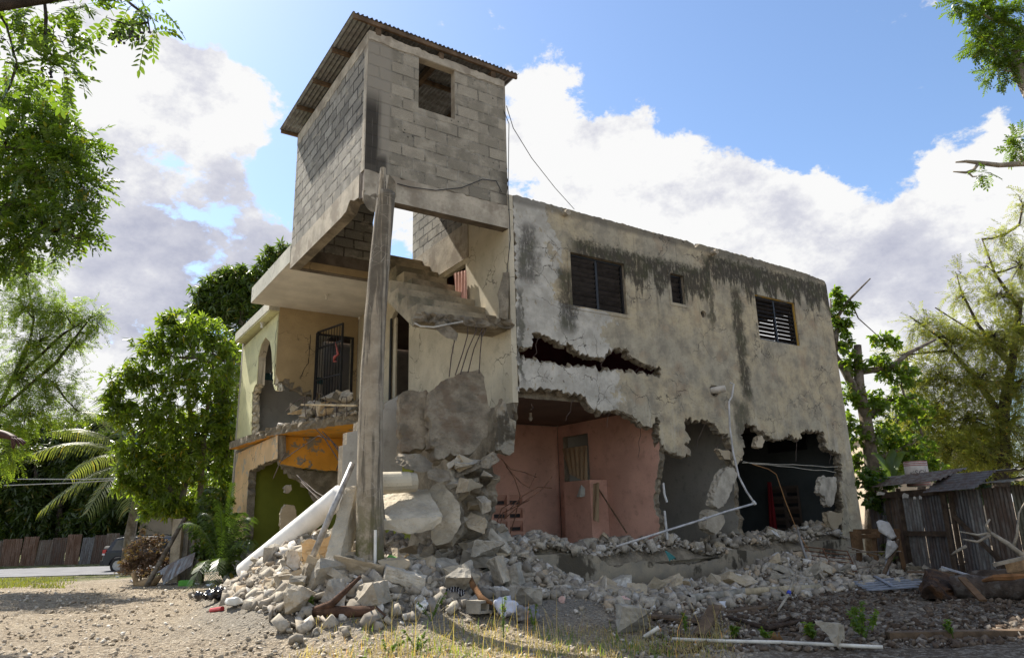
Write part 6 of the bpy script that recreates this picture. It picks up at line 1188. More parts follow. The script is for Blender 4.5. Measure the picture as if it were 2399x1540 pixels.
roofsheet('roof_sheet', us[8], us[10], 1.72, 1.86, MZ[3], .3, -.9, .16, .0)
M_PEELW = rough_mat('peeling_white', (.55, .52, .46), .2, 5)
for k, (x, y, ww, hh) in enumerate(((2118, 1153, 34, 8), (2178, 1158, 24, 12), (2200, 1163, 10, 7), (2214, 1162, 10, 9))):
    u = su(x); q = SP(u, 0, .455)+SA; zz = W(x, y, q[1])[2]; h_ = hh*q[1]/F_PX; w_ = ww*q[1]/F_PX/SL; Pq = [(rng.uniform(-1, -.6), -1), (0, -.8), (rng.uniform(.5, 1), -1), (1, .2), (.3, .7), (-.2, 1), (-.8, .3)]
    obj('peeling_paint', [SP(u+a*w_/2, zz+b*h_/2, .46) for a, b in Pq], [tuple(range(7))], M_PEELW, shed)
# tin can on the shed roof with remains of its lettering
cp = W(2150, 1126, 16.2); cn = thing('paint_tin', 'pale tin drum with faded red bands and lettering standing on the shed roof', 'tin', cp-np.array([0, 0, .12])); rw = 24*16.2/F_PX; hh = .56
MB().tube([(0, 0, 0), (0, 0, hh)], rw, 24).build('drum', rough_mat('faded_tin', (.50, .45, .40), .25, 4), cn, True)
for z in (.03, .08, .46, .5, .54): MB().tube([(0, 0, z), (0, 0, z+.016)], rw+.004, 24, cap=False).build('band', plain('faded_red', (.33, .10, .09), .7), cn)
def wrap_text(txt, size, z, m, parent, r, name='lettering', ang0=0.):
    cu = bpy.data.curves.new('t', 'FONT'); cu.body = txt; cu.size = size; cu.align_x = 'CENTER'; cu.extrude = 0; to = bpy.data.objects.new('t', cu); COL.objects.link(to); dg = bpy.context.evaluated_depsgraph_get(); me = bpy.data.meshes.new_from_object(to.evaluated_get(dg)); bpy.data.objects.remove(to)
    for v in me.vertices: a = v.co.x/r+ang0; v.co = (r*math.sin(a), -r*math.cos(a), z+v.co.y)
    me.name = name; return link(name, me, m, parent)
wrap_text('riSOL', .17, .24, plain('faded_ink', (.10, .09, .09), .7), cn, rw+.003, ang0=-.25); wrap_text('acero', .05, .40, plain('faded_ink_small', (.2, .18, .17), .7), cn, rw+.003, ang0=.1) if False else None
# pale houses glimpsed behind the trees on the right
hb_ = thing('distant_house', 'pale beige house half hidden behind the trees above the shed', 'house', foot(2225, 52)); hbv = MB().box((0, 3, 3.1), (9, 6, 6.2)); hbv.build('wall', paint_mat('beige_render', (.52, .42, .30), amt=.3, crack=False), hb_)
MB().box((0, 3, 6.3), (9.6, 6.6, .25)).build('roof', M_BEAM, hb_)
for x in (-3., -.6, 2.2): MB().box((x, -.02, 3.6), (1.0, .06, 1.2)).build('window', M_GLASS, hb_)
# rusty window grille leaning at the house corner
gr = thing('window_grille', 'rusty fallen window grille of parallel bars leaning at the right corner of the house', 'grille', dropG(1915, 1362)); gb_ = np.array(gr.location)
GT0, GT1, GB0, GB1 = W(1880, 1279, 14.6), W(1984, 1290, 15.0), W(1912, 1360, 14.0), W(2020, 1368, 14.1)
gm = MB()
for i in range(9):
    u = i/8; gm.tube([GT0+(GB0-GT0)*u-gb_, GT1+(GB1-GT1)*u-gb_], .011, 6)
gm.build('bars', M_RUST, gr); sm = MB(); sm.tube([GT1-gb_, GB1-gb_], .013, 6).tube([GT0*.55+GT1*.45-gb_, GB0*.55+GB1*.45-gb_], .013, 6).tube([GT0-gb_, GB0-gb_], .013, 6); sm.build('side_rods', M_RUST, gr)
tag(MB().tube([W(1868, 1238, 14.4), W(1874, 1262, 14.4), W(1886, 1300, 14.2), W(1902, 1332, 13.9)], .022, 6).build('grey_bar', plain('dull_steel', (.2, .19, .18), .6)), 'bent grey bar standing at the left of the rusty grille', 'bar')
g2 = thing('iron_frame', 'second bent iron frame lying right of the rusty grille', 'frame', dropG(2030, 1368)); b2_ = np.array(g2.location); fm = MB()
for a, b in (((1992, 1292, 15), (2110, 1246 + 44, 15)), ((2000, 1330, 14.5), (2080, 1322, 14.6)), ((2010, 1350, 14.2), (2075, 1345, 14.4)), ((1996, 1300, 15), (2024, 1366, 14.1)), ((2012, 1362, 14), (2104, 1262, 15.2)), ((1985, 1280, 15), (2060, 1300, 15))): fm.tube([W(*a)-b2_, W(*b)-b2_], .014, 5)
fm.build('rods', rough_mat('dusty_iron', (.22, .18, .14), .4, 8, .3, 50, .004), g2)
# timber table frame, tied white bag on a grey post
tb = thing('timber_frame', 'broken brown timber bench frame in front of the shed beside the house', 'bench', dropG(2052, 1345)); t0 = np.array(tb.location); M_BRW = rough_mat('brown_timber', (.13, .075, .038), .45, 5, .5, 30, .015)
MB().bar(W(1998, 1244, 15.7)-t0, W(2108, 1243, 15.4)-t0, .07, .10).build('rail', M_BRW, tb); MB().bar(W(2004, 1256, 15.5)-t0, W(2060, 1254, 15.4)-t0, .05, .08).build('rail', M_BRW, tb)
for a, b in (((2010, 1246, 15.6), (2014, 1352, 15.5)), ((2046, 1246, 15.5), (2056, 1352, 15.3)), ((2100, 1246, 15.4), (2120, 1344, 15.2))): MB().bar(W(*a)-t0, W(*b)-t0, .085).build('leg', M_BRW, tb)
MB().box(W(2006, 1265, 15.4)-t0, (.24, .03, .38)).build('panel', M_BRW, tb)
pb = MB().tube([W(2082, 1258, 14.6), W(2080, 1300, 14.6), W(2075, 1364, 14.4)], .042, 10); tag(pb.build('grey_post', plain('grey_painted_post', (.32, .32, .34), .55)), 'thin grey post standing before the shed with a white bag tied on it', 'post')
hull_p = [W(x, y, Y) for x, y, Y in ((2053, 1222, 14.5), (2062, 1218, 14.6), (2078, 1219, 14.55), (2092, 1240, 14.5), (2100, 1256, 14.5), (2088, 1262, 14.45), (2072, 1252, 14.4), (2058, 1240, 14.4), (2070, 1235, 14.75), (2090, 1258, 14.7))]
bgx = hull('white_bag', hull_p, rough_mat('white_cloth_bag', (.52, .50, .47), .15, 5, .8, 14, .04), sub=3, rough=.05, smooth=True); tag(bgx, 'white cloth bag tied over the top of the grey post', 'bag')
tag(hull('white_bag', [W(x, y, Y) for x, y, Y in ((2078, 1262, 14.45), (2094, 1263, 14.5), (2104, 1280, 14.5), (2094, 1292, 14.45), (2082, 1275, 14.4), (2076, 1290, 14.45), (2074, 1310, 14.5), (2090, 1275, 14.7))], bpy.data.materials['white_cloth_bag'], sub=3, rough=.05, smooth=True), 'loose lower end of white cloth hanging below the knot on the grey post', 'cloth')
tag(MB().bar(W(2104, 1266, 14.9), W(2062, 1362, 14.0), .06, .05).build('leaning_plank', M_WOODD), 'plank leaning across behind the grey post', 'plank')
# slatted panel on the ground
sl = thing('slatted_panel', 'blue-grey slatted panel lying flat on the ground right of the house', 'panel', dropG(2080, 1378)); s0 = np.array(sl.location); M_SLT = plain('blue_grey_slat', (.26, .28, .32), .6, 0, .25)
for i in range(5):
    a = dropG(1996+10*i, 1372+4.5*i)-s0; b = dropG(2165-4*i, 1356+6.5*i)-s0; MB().bar(a+np.array([0, 0, .06]), b+np.array([0, 0, .06]), .11, .02).build('slat', M_SLT, sl)
MB().bar(dropG(2050, 1360)-s0+np.array([0, 0, .085]), dropG(2095, 1386)-s0+np.array([0, 0, .085]), .06, .02).build('crossbar', M_SLT, sl)
# logs, stump, planks
M_LOG = rough_mat('log_bark', (.12, .09, .07), .5, 7, 1., 26, .04, tint=(.24, .21, .18)); M_CUT = rough_mat('split_wood', (.22, .105, .042), .35, 5, .5, 20, .02)
def log(label, a, b, r, m=M_LOG, name='fallen_log', split=None):
    P = [np.array(a)+(np.array(b)-np.array(a))*u+nrg.normal(0, r*.05, 3) for u in np.linspace(0, 1, 7)]; o = MB().tube(P, [r*rng.uniform(.92, 1.08) for _ in P], 12).build(name, m, smooth=True); tag(o, label, 'log')
    if split: MB().tube(split, [.01, .045, .05, .02], 6).build('split_wood', M_CUT, o)
    return o
log('thick fallen log with split orange wood at the right edge', W(2232, 1375, 11.3), W(2480, 1378, 10.6), .17, split=[W(2290, 1362, 11.1), W(2330, 1352, 10.75), W(2370, 1350, 10.6), W(2420, 1345, 10.6)])
log('slimmer grey log lying behind the thick split log', W(2262, 1352, 13.2), W(2480, 1340, 12.4), .12)
st_ = hull('uprooted_stump', [W(x, y, Y) for x, y, Y in ((2152, 1362, 11.6), (2165, 1338, 11.8), (2200, 1335, 11.9), (2245, 1352, 11.8), (2258, 1380, 11.5), (2240, 1402, 11.1), (2195, 1408, 11.), (2158, 1392, 11.2), (2200, 1360, 12.4), (2240, 1375, 12.2), (2180, 1375, 10.9))], rough_mat('root_mass', (.085, .052, .034), .5, 6, 1., 18, .06, tint=(.16, .075, .03)), sub=4, rough=.12); tag(st_, 'dark uprooted stump with torn orange wood beside the log', 'stump')
_gp = lambda x, y, Y: onG(x, y, .03) if y > 1420 else W(x, y, Y)
for i, (lab, a, b, w_) in enumerate((('brown plank lying flat before the shed', (2125, 1338, 13.6), (2240, 1340, 13.2), .2), ('pale board slanting over the stump towards the log', (2182, 1333, 12.6), (2240, 1352, 12.2), .1), ('short brown plank standing against the thick log', (2252, 1352, 11.0), (2302, 1405, 10.4), .1), ('thin white rod lying over the boards at the right', (2205, 1327, 12.8), (2290, 1352, 12.2), .025), ('dark plank propped up out of the rubble at the front centre', (1640, 1492, 8.9), (1682, 1440, 9.6), .16), ('wide dark board lying in the soil left of the propped plank', (1517, 1447, 9.6), (1652, 1460, 9.3), .2), ('long dark beam lying in the soil at the bottom right', (2080, 1497, 8.9), (2420, 1492, 8.7), .12), ('dark weathered plank half buried below the drain pipe', (1705, 1438, 10.2), (1790, 1425, 10.3), .14))):
    tag(MB().bar(_gp(*a), _gp(*b) if i != 4 else onG(b[0], 1478, .28), w_, .03 if i != 6 else .09).build('loose_plank', [M_WOODD, M_BRW, M_BRW, plain('white_rod', (.5, .5, .52), .5), M_WOODD, M_WOODD, M_WOODD, M_WOODD][i]), lab, 'plank')
db = MB(); db.tube([W(2402, 1306, 11.6), W(2360, 1272, 11.7), (W(2320, 1247, 11.8)), W(2290, 1252, 11.9), W(2248, 1244, 12)], [.045, .04, .03, .02, .01], 7)
for P in ([(2372, 1282, 11.7), (2382, 1250, 11.7), (2386, 1200, 11.7), (2400, 1175, 11.7)], [(2320, 1248, 11.8), (2308, 1230, 11.8), (2318, 1215, 11.8)], [(2318, 1252, 11.8), (2290, 1268, 11.8), (2255, 1262, 11.9)], [(2262, 1278, 11.9), (2240, 1290, 11.9), (2228, 1298, 12)]): db.tube([W(*p) for p in P], [.026, .022, .014, .008][:len(P)], 6)
tag(db.build('dead_branch', M_DEAD, smooth=True), 'bare forked dead branch standing against the right part of the shed', 'branch')
tag(MB().bar(W(2325, 1322, 11.0), W(2420, 1300, 10.8), .05).build('pale_stick', M_DEAD), 'pale broken stick over the thick log at the right edge', 'stick')
tag(hull('curled_bark', [W(x, y, 11.+(x % 3)*.1) for x, y in ((2352, 1318), (2398, 1305), (2410, 1330), (2395, 1345), (2358, 1340))]+[W(2380, 1320, 11.5)], rough_mat('tan_bark', (.33, .21, .11), .4, 6), sub=2, rough=.04), 'curled tan piece of bark above the thick log', 'bark')
# drain pipes on the rubble
dp = MB(); dp.tube([onG(1614, 1412, .07), onG(1731, 1399, .07)], .058, 14, cap=False); dp.tube([onG(1722, 1400, .07), onG(1745, 1397, .07)], .07, 14); tag(dp.build('drain_pipe', rough_mat('mottled_grey_pipe', (.27, .25, .21), .4, 9, .3, 30, .005), smooth=True), 'mottled grey drain pipe lying in the rubble before the foundation, open end left', 'pipe')
MB().tube([onG(1613.2, 1412, .07), onG(1622, 1411, .07)], .05, 14).build('bore_shade_plug', M_BLACK, bpy.data.objects['drain_pipe.001'])  # black plug paints the shade inside the open pipe end
tag(MB().tube([onG(1738, 1398, .07), onG(1825, 1394, .08), onG(1921, 1386, .07)], .062, 14).build('drain_pipe', rough_mat('dusty_tan_pipe', (.36, .30, .20), .3, 9, .3, 30, .005), smooth=True), 'dusty tan pipe continuing to the right behind the tied stick', 'pipe')
tag(MB().tube([W(1863, 1343, 11.4), W(1852, 1372, 11.1), W(1846, 1392, 10.9), W(1822, 1428, 10.4)], [.012, .018, .02, .016], 7).build('tied_stick', M_DEAD), 'grey bent stick with a blue tie leaning over the tan pipe', 'stick')
MB().tube([W(1848.5, 1384, 10.93), W(1846.5, 1390, 10.9)], .03, 8).build('blue_tie', plain('blue_tape', (.03, .05, .35), .5), bpy.data.objects['tied_stick'])
tag(MB().tube([onG(1575, 1508, .05), onG(1700, 1514, .05), onG(1830, 1516, .05), onG(2070, 1528, .05)], .018, 9).build('white_pole', rough_mat('white_painted_pole', (.62, .58, .50), .3, 4, .3, 30, .005)), 'long white pole lying across the bottom right foreground', 'pole')
tag(MB().tube([onG(1510, 1500, .04), onG(1545, 1500, .14)], .022, 9).build('white_pole', bpy.data.materials['white_painted_pole']), 'short white pole end sticking up left of the long white pole', 'pole')
# ================================================================== things inside the house openings
def cloth(name, label, cat, pts, m, rows=10, cols=12, fold=.03, nf=5):
    """hanging cloth: quad corners tl, tr, br, bl in world space, with folds"""
    tl, tr, br, bl = [np.array(p, float) for p in pts]; nr = np.cross(tr-tl, bl-tl); nr /= np.linalg.norm(nr); V, Fc = [], []
    for i in range(rows+1):
        v = i/rows
        for j in range(cols*2+1):
            u = j/(cols*2); V.append((tl*(1-u)+tr*u)*(1-v)+(bl*(1-u)+br*u)*v+nr*fold*math.sin(u*nf*6.28+v*1.5)*(.4+.6*v)+np.array([0, 0, rng.uniform(-.02, .02) if i == rows else 0]))
    for i in range(rows):
        for j in range(cols*2): a = i*(cols*2+1)+j; Fc.append((a, a+1, a+cols*2+2, a+cols*2+1))
    return tag(obj(name, V, Fc, m, smooth=True), label, cat)
def LBw(x, y, s): return toW(*LB(x, y, s))
M_BEIGE = paint_mat('beige_curtain_cloth', (.36, .27, .17), amt=.5, crack=False); M_PKC = paint_mat('pink_curtain_cloth', (.66, .38, .32), amt=.4, crack=False); M_REDC = paint_mat('red_curtain_cloth', (.15, .008, .012), soil=(.2, .1, .1), amt=.4, crack=False)
cloth('curtain', 'torn beige curtain hanging in the doorway of the pink room', 'curtain', [LBw(1316, 1050, 6.38), LBw(1375, 1042, 6.38), LBw(1374, 1130, 6.36), LBw(1332, 1108, 6.36)], M_BEIGE)
cloth('curtain', 'deep red curtain hanging at the back of the dark room', 'curtain', [LBw(1797, 1128, 12.5), LBw(1806, 1128, 12.5), LBw(1820, 1254, 12.4), LBw(1800, 1254, 12.4)], M_REDC, fold=.04, nf=2)
cloth('curtain', 'pink striped curtain blowing in the window beside the stairs', 'curtain', [LBw(1062, 640, 2.80), LBw(1092, 632, 2.80), LBw(1092, 704, 2.78), LBw(1066, 690, 2.80)], M_PKC, fold=.025, nf=4)
cloth('cloth_strip', 'pale cloth strip hanging from the top of the pink pier', 'cloth', [LBw(1389, 1132, 5.93), LBw(1403, 1128, 5.93), LBw(1401, 1222, 5.92), LBw(1387, 1216, 5.92)], M_BEIGE, fold=.02, nf=1)
p = LBw(1361, 1150, 5.9); hb2 = hull('plastic_bag', [p+np.array([rng.uniform(-.11, .11), rng.uniform(-.05, .05), rng.uniform(-.16, .06)]) for _ in range(18)]+[p+np.array([0, 0, .16])], plain('grey_plastic', (.32, .33, .30), .35), sub=2, rough=.03); tag(hb2, 'grey-green knotted plastic bag hanging on the pink pier', 'bag')
tag(MB().tube([LBw(1393, 1131, 6.2), LBw(1468, 1247, 6.1)], .016, 7).build('broom_handle', M_WOODD), 'dark broom handle leaning on the pink wall', 'stick')
tag(MB().tube([LBw(1428, 1264, 6.0), LBw(1474, 1258, 6.0)], .05, 6).build('flat_stone', M_CHUNK), 'flat slab of stone under the foot of the broom handle', 'stone')
bp = toW(*LZ(1242, 966, 3.42)); bb = MB().tube([bp, bp-np.array([0, 0, .05])], .03, 8).tube([bp-np.array([0, 0, .05]), bp-np.array([0, 0, .12]), bp-np.array([0, 0, .17])], [.02, .045, .02], 8); tag(bb.build('light_bulb', plain('dusty_bulb', (.5, .48, .42), .2)), 'dusty light bulb under the ceiling of the pink room', 'bulb')
hang = MB().tube([W(785, 800, 15.6)]+[W(786, 830+6*i, 15.6)+nrg.normal(0, .03, 3) for i in range(4)], [.004, .03, .035, .03, .01], 7); tag(hang.build('hanging_ornament', plain('faded_red_plastic', (.30, .07, .06), .5)), 'small faded red ornament hanging on the iron gate', 'ornament')
# wires on the tower and to the roof
wm2 = MB().tube([LA(1186, 248, 0.)]*1+[LA(1202, 300, .1), LA(1245, 370, .6), LA(1300, 440, 1.5), LA(1345, 490, 2.5)], .008, 5); 
o = wm2.build('roof_cable', M_BLACK, house)
wm3 = MB().tube([LA(930+.3422*0, 466-36, -.02), LA(960, 438, -.03), LA(1020, 446, -.03), LA(1080, 440, -.03), LA(1130, 420, -.03), LA(1162, 424, -.03), LA(1175, 450, -.03)], .008, 5).tube([LA(1180, 260, -.02), LA(1192, 290, -.02), LA(1190, 440, -.02), LA(1195, 560, -.02), LA(1187, 640, -.02)], .008, 5)
wm3.build('wall_cable', M_BLACK, house)
# ================================================================== rubbish on the ground
def bagx(name, label, cat, pts, Y, m, rough=.05, n=26, dep=.3, sub=3):
    (x0, y0, x1, y1) = pts; P = []; Y = dropG((x0+x1)/2, y1-(y1-y0)*.15)[1]-(.4 if label[:13] in ('crumpled shin', 'cloudy white ') else .04)
    for i in range(n):
        a = rng.uniform(0, 6.28); r = rng.uniform(.7, 1.0); P.append(W((x0+x1)/2+(x1-x0)/2*r*math.cos(a), (y0+y1)/2+(y1-y0)/2*r*math.sin(a), Y+rng.uniform(-dep, dep)*.5))
    o = hull(name, P, m)
    if sub: roughen(o, .035, rough*1.1, ((7, 1.), (16, .8), (36, .4)), 6, smooth=True)
    return tag(o, label, cat)
M_BLKP = plain('black_plastic', (.012, .012, .016), .22, 0, .3, .6); M_WHP = plain('white_plastic', (.62, .63, .66), .4, 0, .1)
bagx('black_bag', 'crumpled shiny black plastic bag at the left front of the rubble', 'bag', (463, 1380, 560, 1404), 11.4, M_BLKP, .08, 30, .3, 4)
g = G('black_white_stripes', .5); wv_ = g.n('ShaderNodeTexWave'); wv_.inputs['Scale'].default_value = 9; wv_.inputs['Distortion'].default_value = 6; g.put(wv_.inputs[0], g.P); M_STR = g.col(g.mix(g.ss(wv_.outputs[1], .75, .85), (.015, .015, .02), (.4, .4, .42)))
bagx('striped_bag', 'black and white striped plastic bag stuck in the heap at the front', 'bag', (1045, 1364, 1092, 1397), 9.4, M_STR, .05)
bagx('white_sack', 'stuffed whitish plastic sack with pink print at the foot of the heap', 'sack', (1154, 1392, 1214, 1446), 9.2, plain('whitish_sack', (.50, .52, .60), .4, 0, .15), .05)
bagx('grey_sack', 'dirty grey sack slumped right of the whitish sack', 'sack', (1198, 1420, 1262, 1458), 9.1, rough_mat('dirty_sack', (.26, .25, .25), .4, 6), .06)
bagx('white_paper', 'crumpled white paper bag at the front of the heap', 'paper', (969, 1402, 1007, 1432), 9.2, plain('crumpled_paper', (.72, .71, .68), .8), .06)
jg_ = bagx('plastic_jug', 'cloudy white plastic jug lying before the black bag', 'jug', (521, 1396, 572, 1419), 10.9, plain('cloudy_plastic', (.66, .66, .62), .3), .008, 40, .3, 2)
tag(MB().tube([dropG(494, 1436)+np.array([0, 0, .04]), dropG(520, 1434)+np.array([0, 0, .05])], .032, 10).build('red_bottle', plain('red_plastic', (.38, .025, .03), .5)), 'small red plastic bottle on the gravel', 'bottle')
bagx('green_wrapper', 'bright green crumpled wrapper left of the pale boulder', 'wrapper', (684, 1410, 702, 1427), 9.1, plain('green_plastic', (.13, .40, .03), .4), .02)
tag(MB().box(dropG(436, 1372)+np.array([0, 0, .07]), (.32, .2, .13), Matrix.Rotation(.2, 3, 'Z')).build('green_tray', plain('green_tray_plastic', (.10, .36, .04), .45)), 'green plastic tray lying near the bent tin sheet', 'tray')
cu = MB().tube([W(910, 1306, 10.0), W(926, 1314, 9.95)], [.05, .062], 12); tag(cu.build('green_cup', plain('green_cup_plastic', (.10, .28, .06), .4)), 'green plastic cup in the rubble right of the pole foot', 'cup')
bagx('blue_bottle_scrap', 'clear plastic bottle in the rubble right of the green cup', 'bottle', (978, 1300, 990, 1322), 9.9, plain('clear_plastic_scrap', (.45, .5, .55), .2), .01)
cloth('teal_cloth', 'teal rag lying on the foundation rubble', 'rag', [W(1556, 1287, 13.1), W(1567, 1294, 13.1), W(1584, 1308, 12.9), W(1570, 1309, 12.9)], plain('teal_rag', (.05, .2, .19), .8), 6, 5, .03, 2)
for lab, b, Y in (('white scrap of plastic on the gravel with a yellow scrap', (480, 1384-20, 506, 1392-20), 15.), ('white scrap of plastic by the edge of the road dirt', (445, 1318+45, 470, 1370), 14.5), ('white scrap by the dry brushwood', (268, 1346, 280, 1353), 20.), ('white scrap lying below the curled palm leaf base', (300, 1356, 316, 1362), 17.5), ('pale pink scrap at the bottom of the gravel', (822, 1533, 862, 1540), 8.0), ('white cup on the rubble below the drain pipe', (1678, 1402, 1710, 1424), 10.4), ('white triangle of broken tile standing in the rubble', (1672, 1318, 1692, 1344), 11.3), ('flat white broken tile on the rubble before the foundation', (1606, 1350, 1640, 1372), 11.2)):
    bagx('white_scrap', lab, 'scrap', b, Y, plain('pale_scrap', (.6, .5, .47), .6) if 'pink' in lab else M_WHP, .0, 7, .12, 0)
bagx('yellow_scrap', 'yellow scrap of plastic on the gravel', 'scrap', (499, 1368, 512, 1375), 14.8, plain('yellow_plastic', (.6, .45, .03), .5), .01, 14, .1, 2)
bagx('pink_plaster', 'pink plaster piece in the rubble at the foot of the foundation', 'plaster', (1448, 1392, 1478, 1418), 10.4, M_CHP, .02, 14, .1, 2)
bagx('pink_plaster', 'small pink plaster piece right of the whitish sack', 'plaster', (1308, 1390, 1326, 1416), 10.2, M_CHP, .02, 14, .1, 2)
# branches in front of the heap
br = MB(); br.tube([onG(735, 1446, .06), onG(810, 1448, .07), onG(878, 1448, .07), onG(908, 1464, .03)], [.06, .068, .062, .035], 9); br.tube([onG(690, 1464, .02), onG(722, 1446, .06), onG(776, 1448, .16), onG(842, 1446, .45)], [.02, .04, .045, .02], 8)
tag(br.build('fallen_branch', rough_mat('wet_brown_bark', (.10, .055, .035), .45, 8, .9, 26, .02), smooth=True), 'thick dark brown forked branch lying in front of the heap', 'branch')
tag(MB().tube([W(1094, 1332, 9.9), W(1108, 1370, 9.6), W(1126, 1398, 9.4), W(1152, 1412, 9.2)], [.02, .042, .04, .02], 8).build('torn_root', rough_mat('orange_root', (.19, .095, .04), .45, 8, .8, 26, .02), smooth=True), 'orange-brown torn root standing in the heap beside the whitish sack', 'root')
tag(MB().tube([W(628, 1352, 10), W(680, 1345, 9.8), W(708, 1370, 9.5), W(716, 1345, 9.5)], [.012, .016, .014, .006], 6).build('thin_branch', M_DEAD), 'thin bare twig curling over the left front of the heap', 'branch')
tag(MB().tube([onG(1704, 1450, .03), onG(1770, 1472, .04), onG(1800, 1480, .04), onG(1880, 1464, .05), onG(1955, 1464, .03)], [.02, .028, .03, .024, .012], 7).tube([onG(1800, 1480, .04), onG(1850, 1457, .05), onG(1895, 1464, .03)], [.02, .02, .01], 6).build('dark_root', rough_mat('dark_root_bark', (.06, .04, .028), .5, 8, .8, 26, .02), smooth=True), 'dark crooked root lying on the soil at the front right', 'root')
sk = MB()
for i in range(22): x = rng.uniform(1800, 1842); sk.tube([W(x, 1540, 8.05), W(x+rng.uniform(-6, 6), 1505, 8.05), W(1815+rng.uniform(-14, 16), 1474+rng.uniform(0, 26), 8.05)], [.012, .012, .005], 5)
tag(sk.build('dry_stump', rough_mat('dry_reed', (.20, .115, .05), .5, 8, .6, 30, .01)), 'tuft of brown dry stalks sticking up at the bottom right', 'stalks')
# ================================================================== weeds, straw, grass
LM_WEED = leaf_mat('weed_leaf', (.05, .09, .015), (.17, .25, .03), .5, .45)
def weed(label, x, y, h, Y, n=30, spread=.3, kind='shrub', size=.5):
    b = W(x, y, Y); b[2] = gw(b[0], b[1]); H_ = h*Y/F_PX; root = thing('weed', label, 'weed', b); sb = MB(); P, D = [], []
    for i in range(max(2, n//9)):
        t = np.array([rng.gauss(0, spread*H_), rng.gauss(0, spread*H_), H_*rng.uniform(.6, 1)]); m = t*.5+np.array([0, 0, H_*.1]); sb.tube([(0, 0, 0), m, t], [.006, .005, .003], 5)
        for k in range(9): u = rng.uniform(.3, 1); P.append(t*u); D.append(np.array([rng.gauss(0, 1), rng.gauss(0, 1), .5]))
    sb.build('stem', LM_WEED, root); leaves('leaf_mass', np.array(P), np.array(D), np.full(len(P), size)*nrg.uniform(.7, 1.2, len(P)), KIND[kind], LM_WEED, root)
weed('leafy green weed beside the large pale boulder', 725, 1418, 38, 9.1, 36, .25, size=.5); weed('bright green weed in front of the long white pole at the right', 2030, 1525, 80, 8.1, 60, .22, size=.5); weed('two-leaved green seedling before the long white pole', 1907, 1532, 34, 8.2, 9, .2, size=.6)
weed('small green seedling left of the brown dry stalks', 1797, 1518, 28, 8.3, 9, .2, size=.5); weed('green weed sprig left of the seedlings by the white pole', 1720, 1512, 30, 8.4, 12, .25, size=.45); weed('thin yellowish weed before the rubble in the middle', 1607, 1500, 64, 8.6, 14, .12, size=.35); weed('spindly green weed in front of the hollow block', 1010, 1420, 60, 9.0, 30, .35, size=.28)
weed('tall thin weed before the whitish sack', 1178, 1470, 110, 8.6, 16, .12, size=.3); weed('thin green weed right of the grey sack', 1250, 1440, 66, 8.9, 20, .25, size=.3); weed('low green weed at the bottom centre', 975, 1530, 44, 8.0, 36, .5, size=.3); weed('low green weed left of the bottom centre', 905, 1532, 34, 7.9, 30, .6, size=.3); weed('green weed at the bottom right corner', 2240, 1535, 40, 8.0, 18, .3, size=.4)
def blades(name, label, P, H_, m, wd=.004, lean=.5):
    n = len(P); a = nrg.uniform(0, 6.28, n); L = nrg.uniform(.1, 1., n)*lean; dx = np.stack([np.cos(a), np.sin(a), np.zeros(n)], 1); sd = np.stack([-np.sin(a), np.cos(a), np.zeros(n)], 1); V = []
    for u, k in ((0, 1), (.5, .8), (1, .15)):
        c = P+dx*(L*H_*u*u)[:, None]+np.stack([np.zeros(n), np.zeros(n), H_*u*(1-.25*u*L)], 1); w_ = wd*k; V += [c-sd*w_, c+sd*w_]
    V = np.stack(V, 1).reshape(-1, 3); b = np.arange(n)[:, None]*6; Fc = np.concatenate([b+np.array([[0, 1, 3, 2]]), b+np.array([[2, 3, 5, 4]])]); o = npobj(name, V, Fc, m); return tag(o, label, 'grass', kind='stuff')
def gpts(n, xr, Yr, clump=0):
    P = []
    cl = [(nrg.uniform(*xr), nrg.uniform(*Yr)) for _ in range(clump)] if clump else None
    for i in range(n):
        if cl and nrg.random() < .75: c = cl[nrg.integers(len(cl))]; x, Y = c[0]+nrg.normal(0, 22), c[1]+nrg.normal(0, .16)
        else: x, Y = nrg.uniform(*xr), nrg.uniform(*Yr)
        p = W(x, 1500, Y); P.append((p[0], p[1], gw(p[0], p[1])-.01))
    return np.array(P)
LM_STRAW = leaf_mat('straw', (.30, .21, .09), (.56, .43, .20), .6, .3)
P = gpts(3300, (700, 1740), (7.3, 9.0), 70); blades('dry_grass', 'yellow dry grass and straw along the sunlit foreground', P, nrg.uniform(.03, .15, len(P)), LM_STRAW, .003, 1.3)
P = gpts(110, (900, 1700), (7.5, 8.8), 22); blades('dry_grass', 'tall thin seed stalks of dry grass in the foreground', P, nrg.uniform(.2, .6, len(P)), LM_STRAW, .003, .5)
P = gpts(900, (820, 1700), (7.3, 9.), 30); blades('green_grass', 'short green grass sprouting among the straw', P, nrg.uniform(.03, .16, len(P)), LM_WEED, .004, .8)
P = gpts(3600, (-60, 120), (18, 31), 60); blades('green_grass', 'patchy green grass verge at the far left by the road', P, nrg.uniform(.03, .14, len(P)), leaf_mat('verge_grass', (.07, .09, .02), (.22, .22, .06), .6, .3), .012, .9)
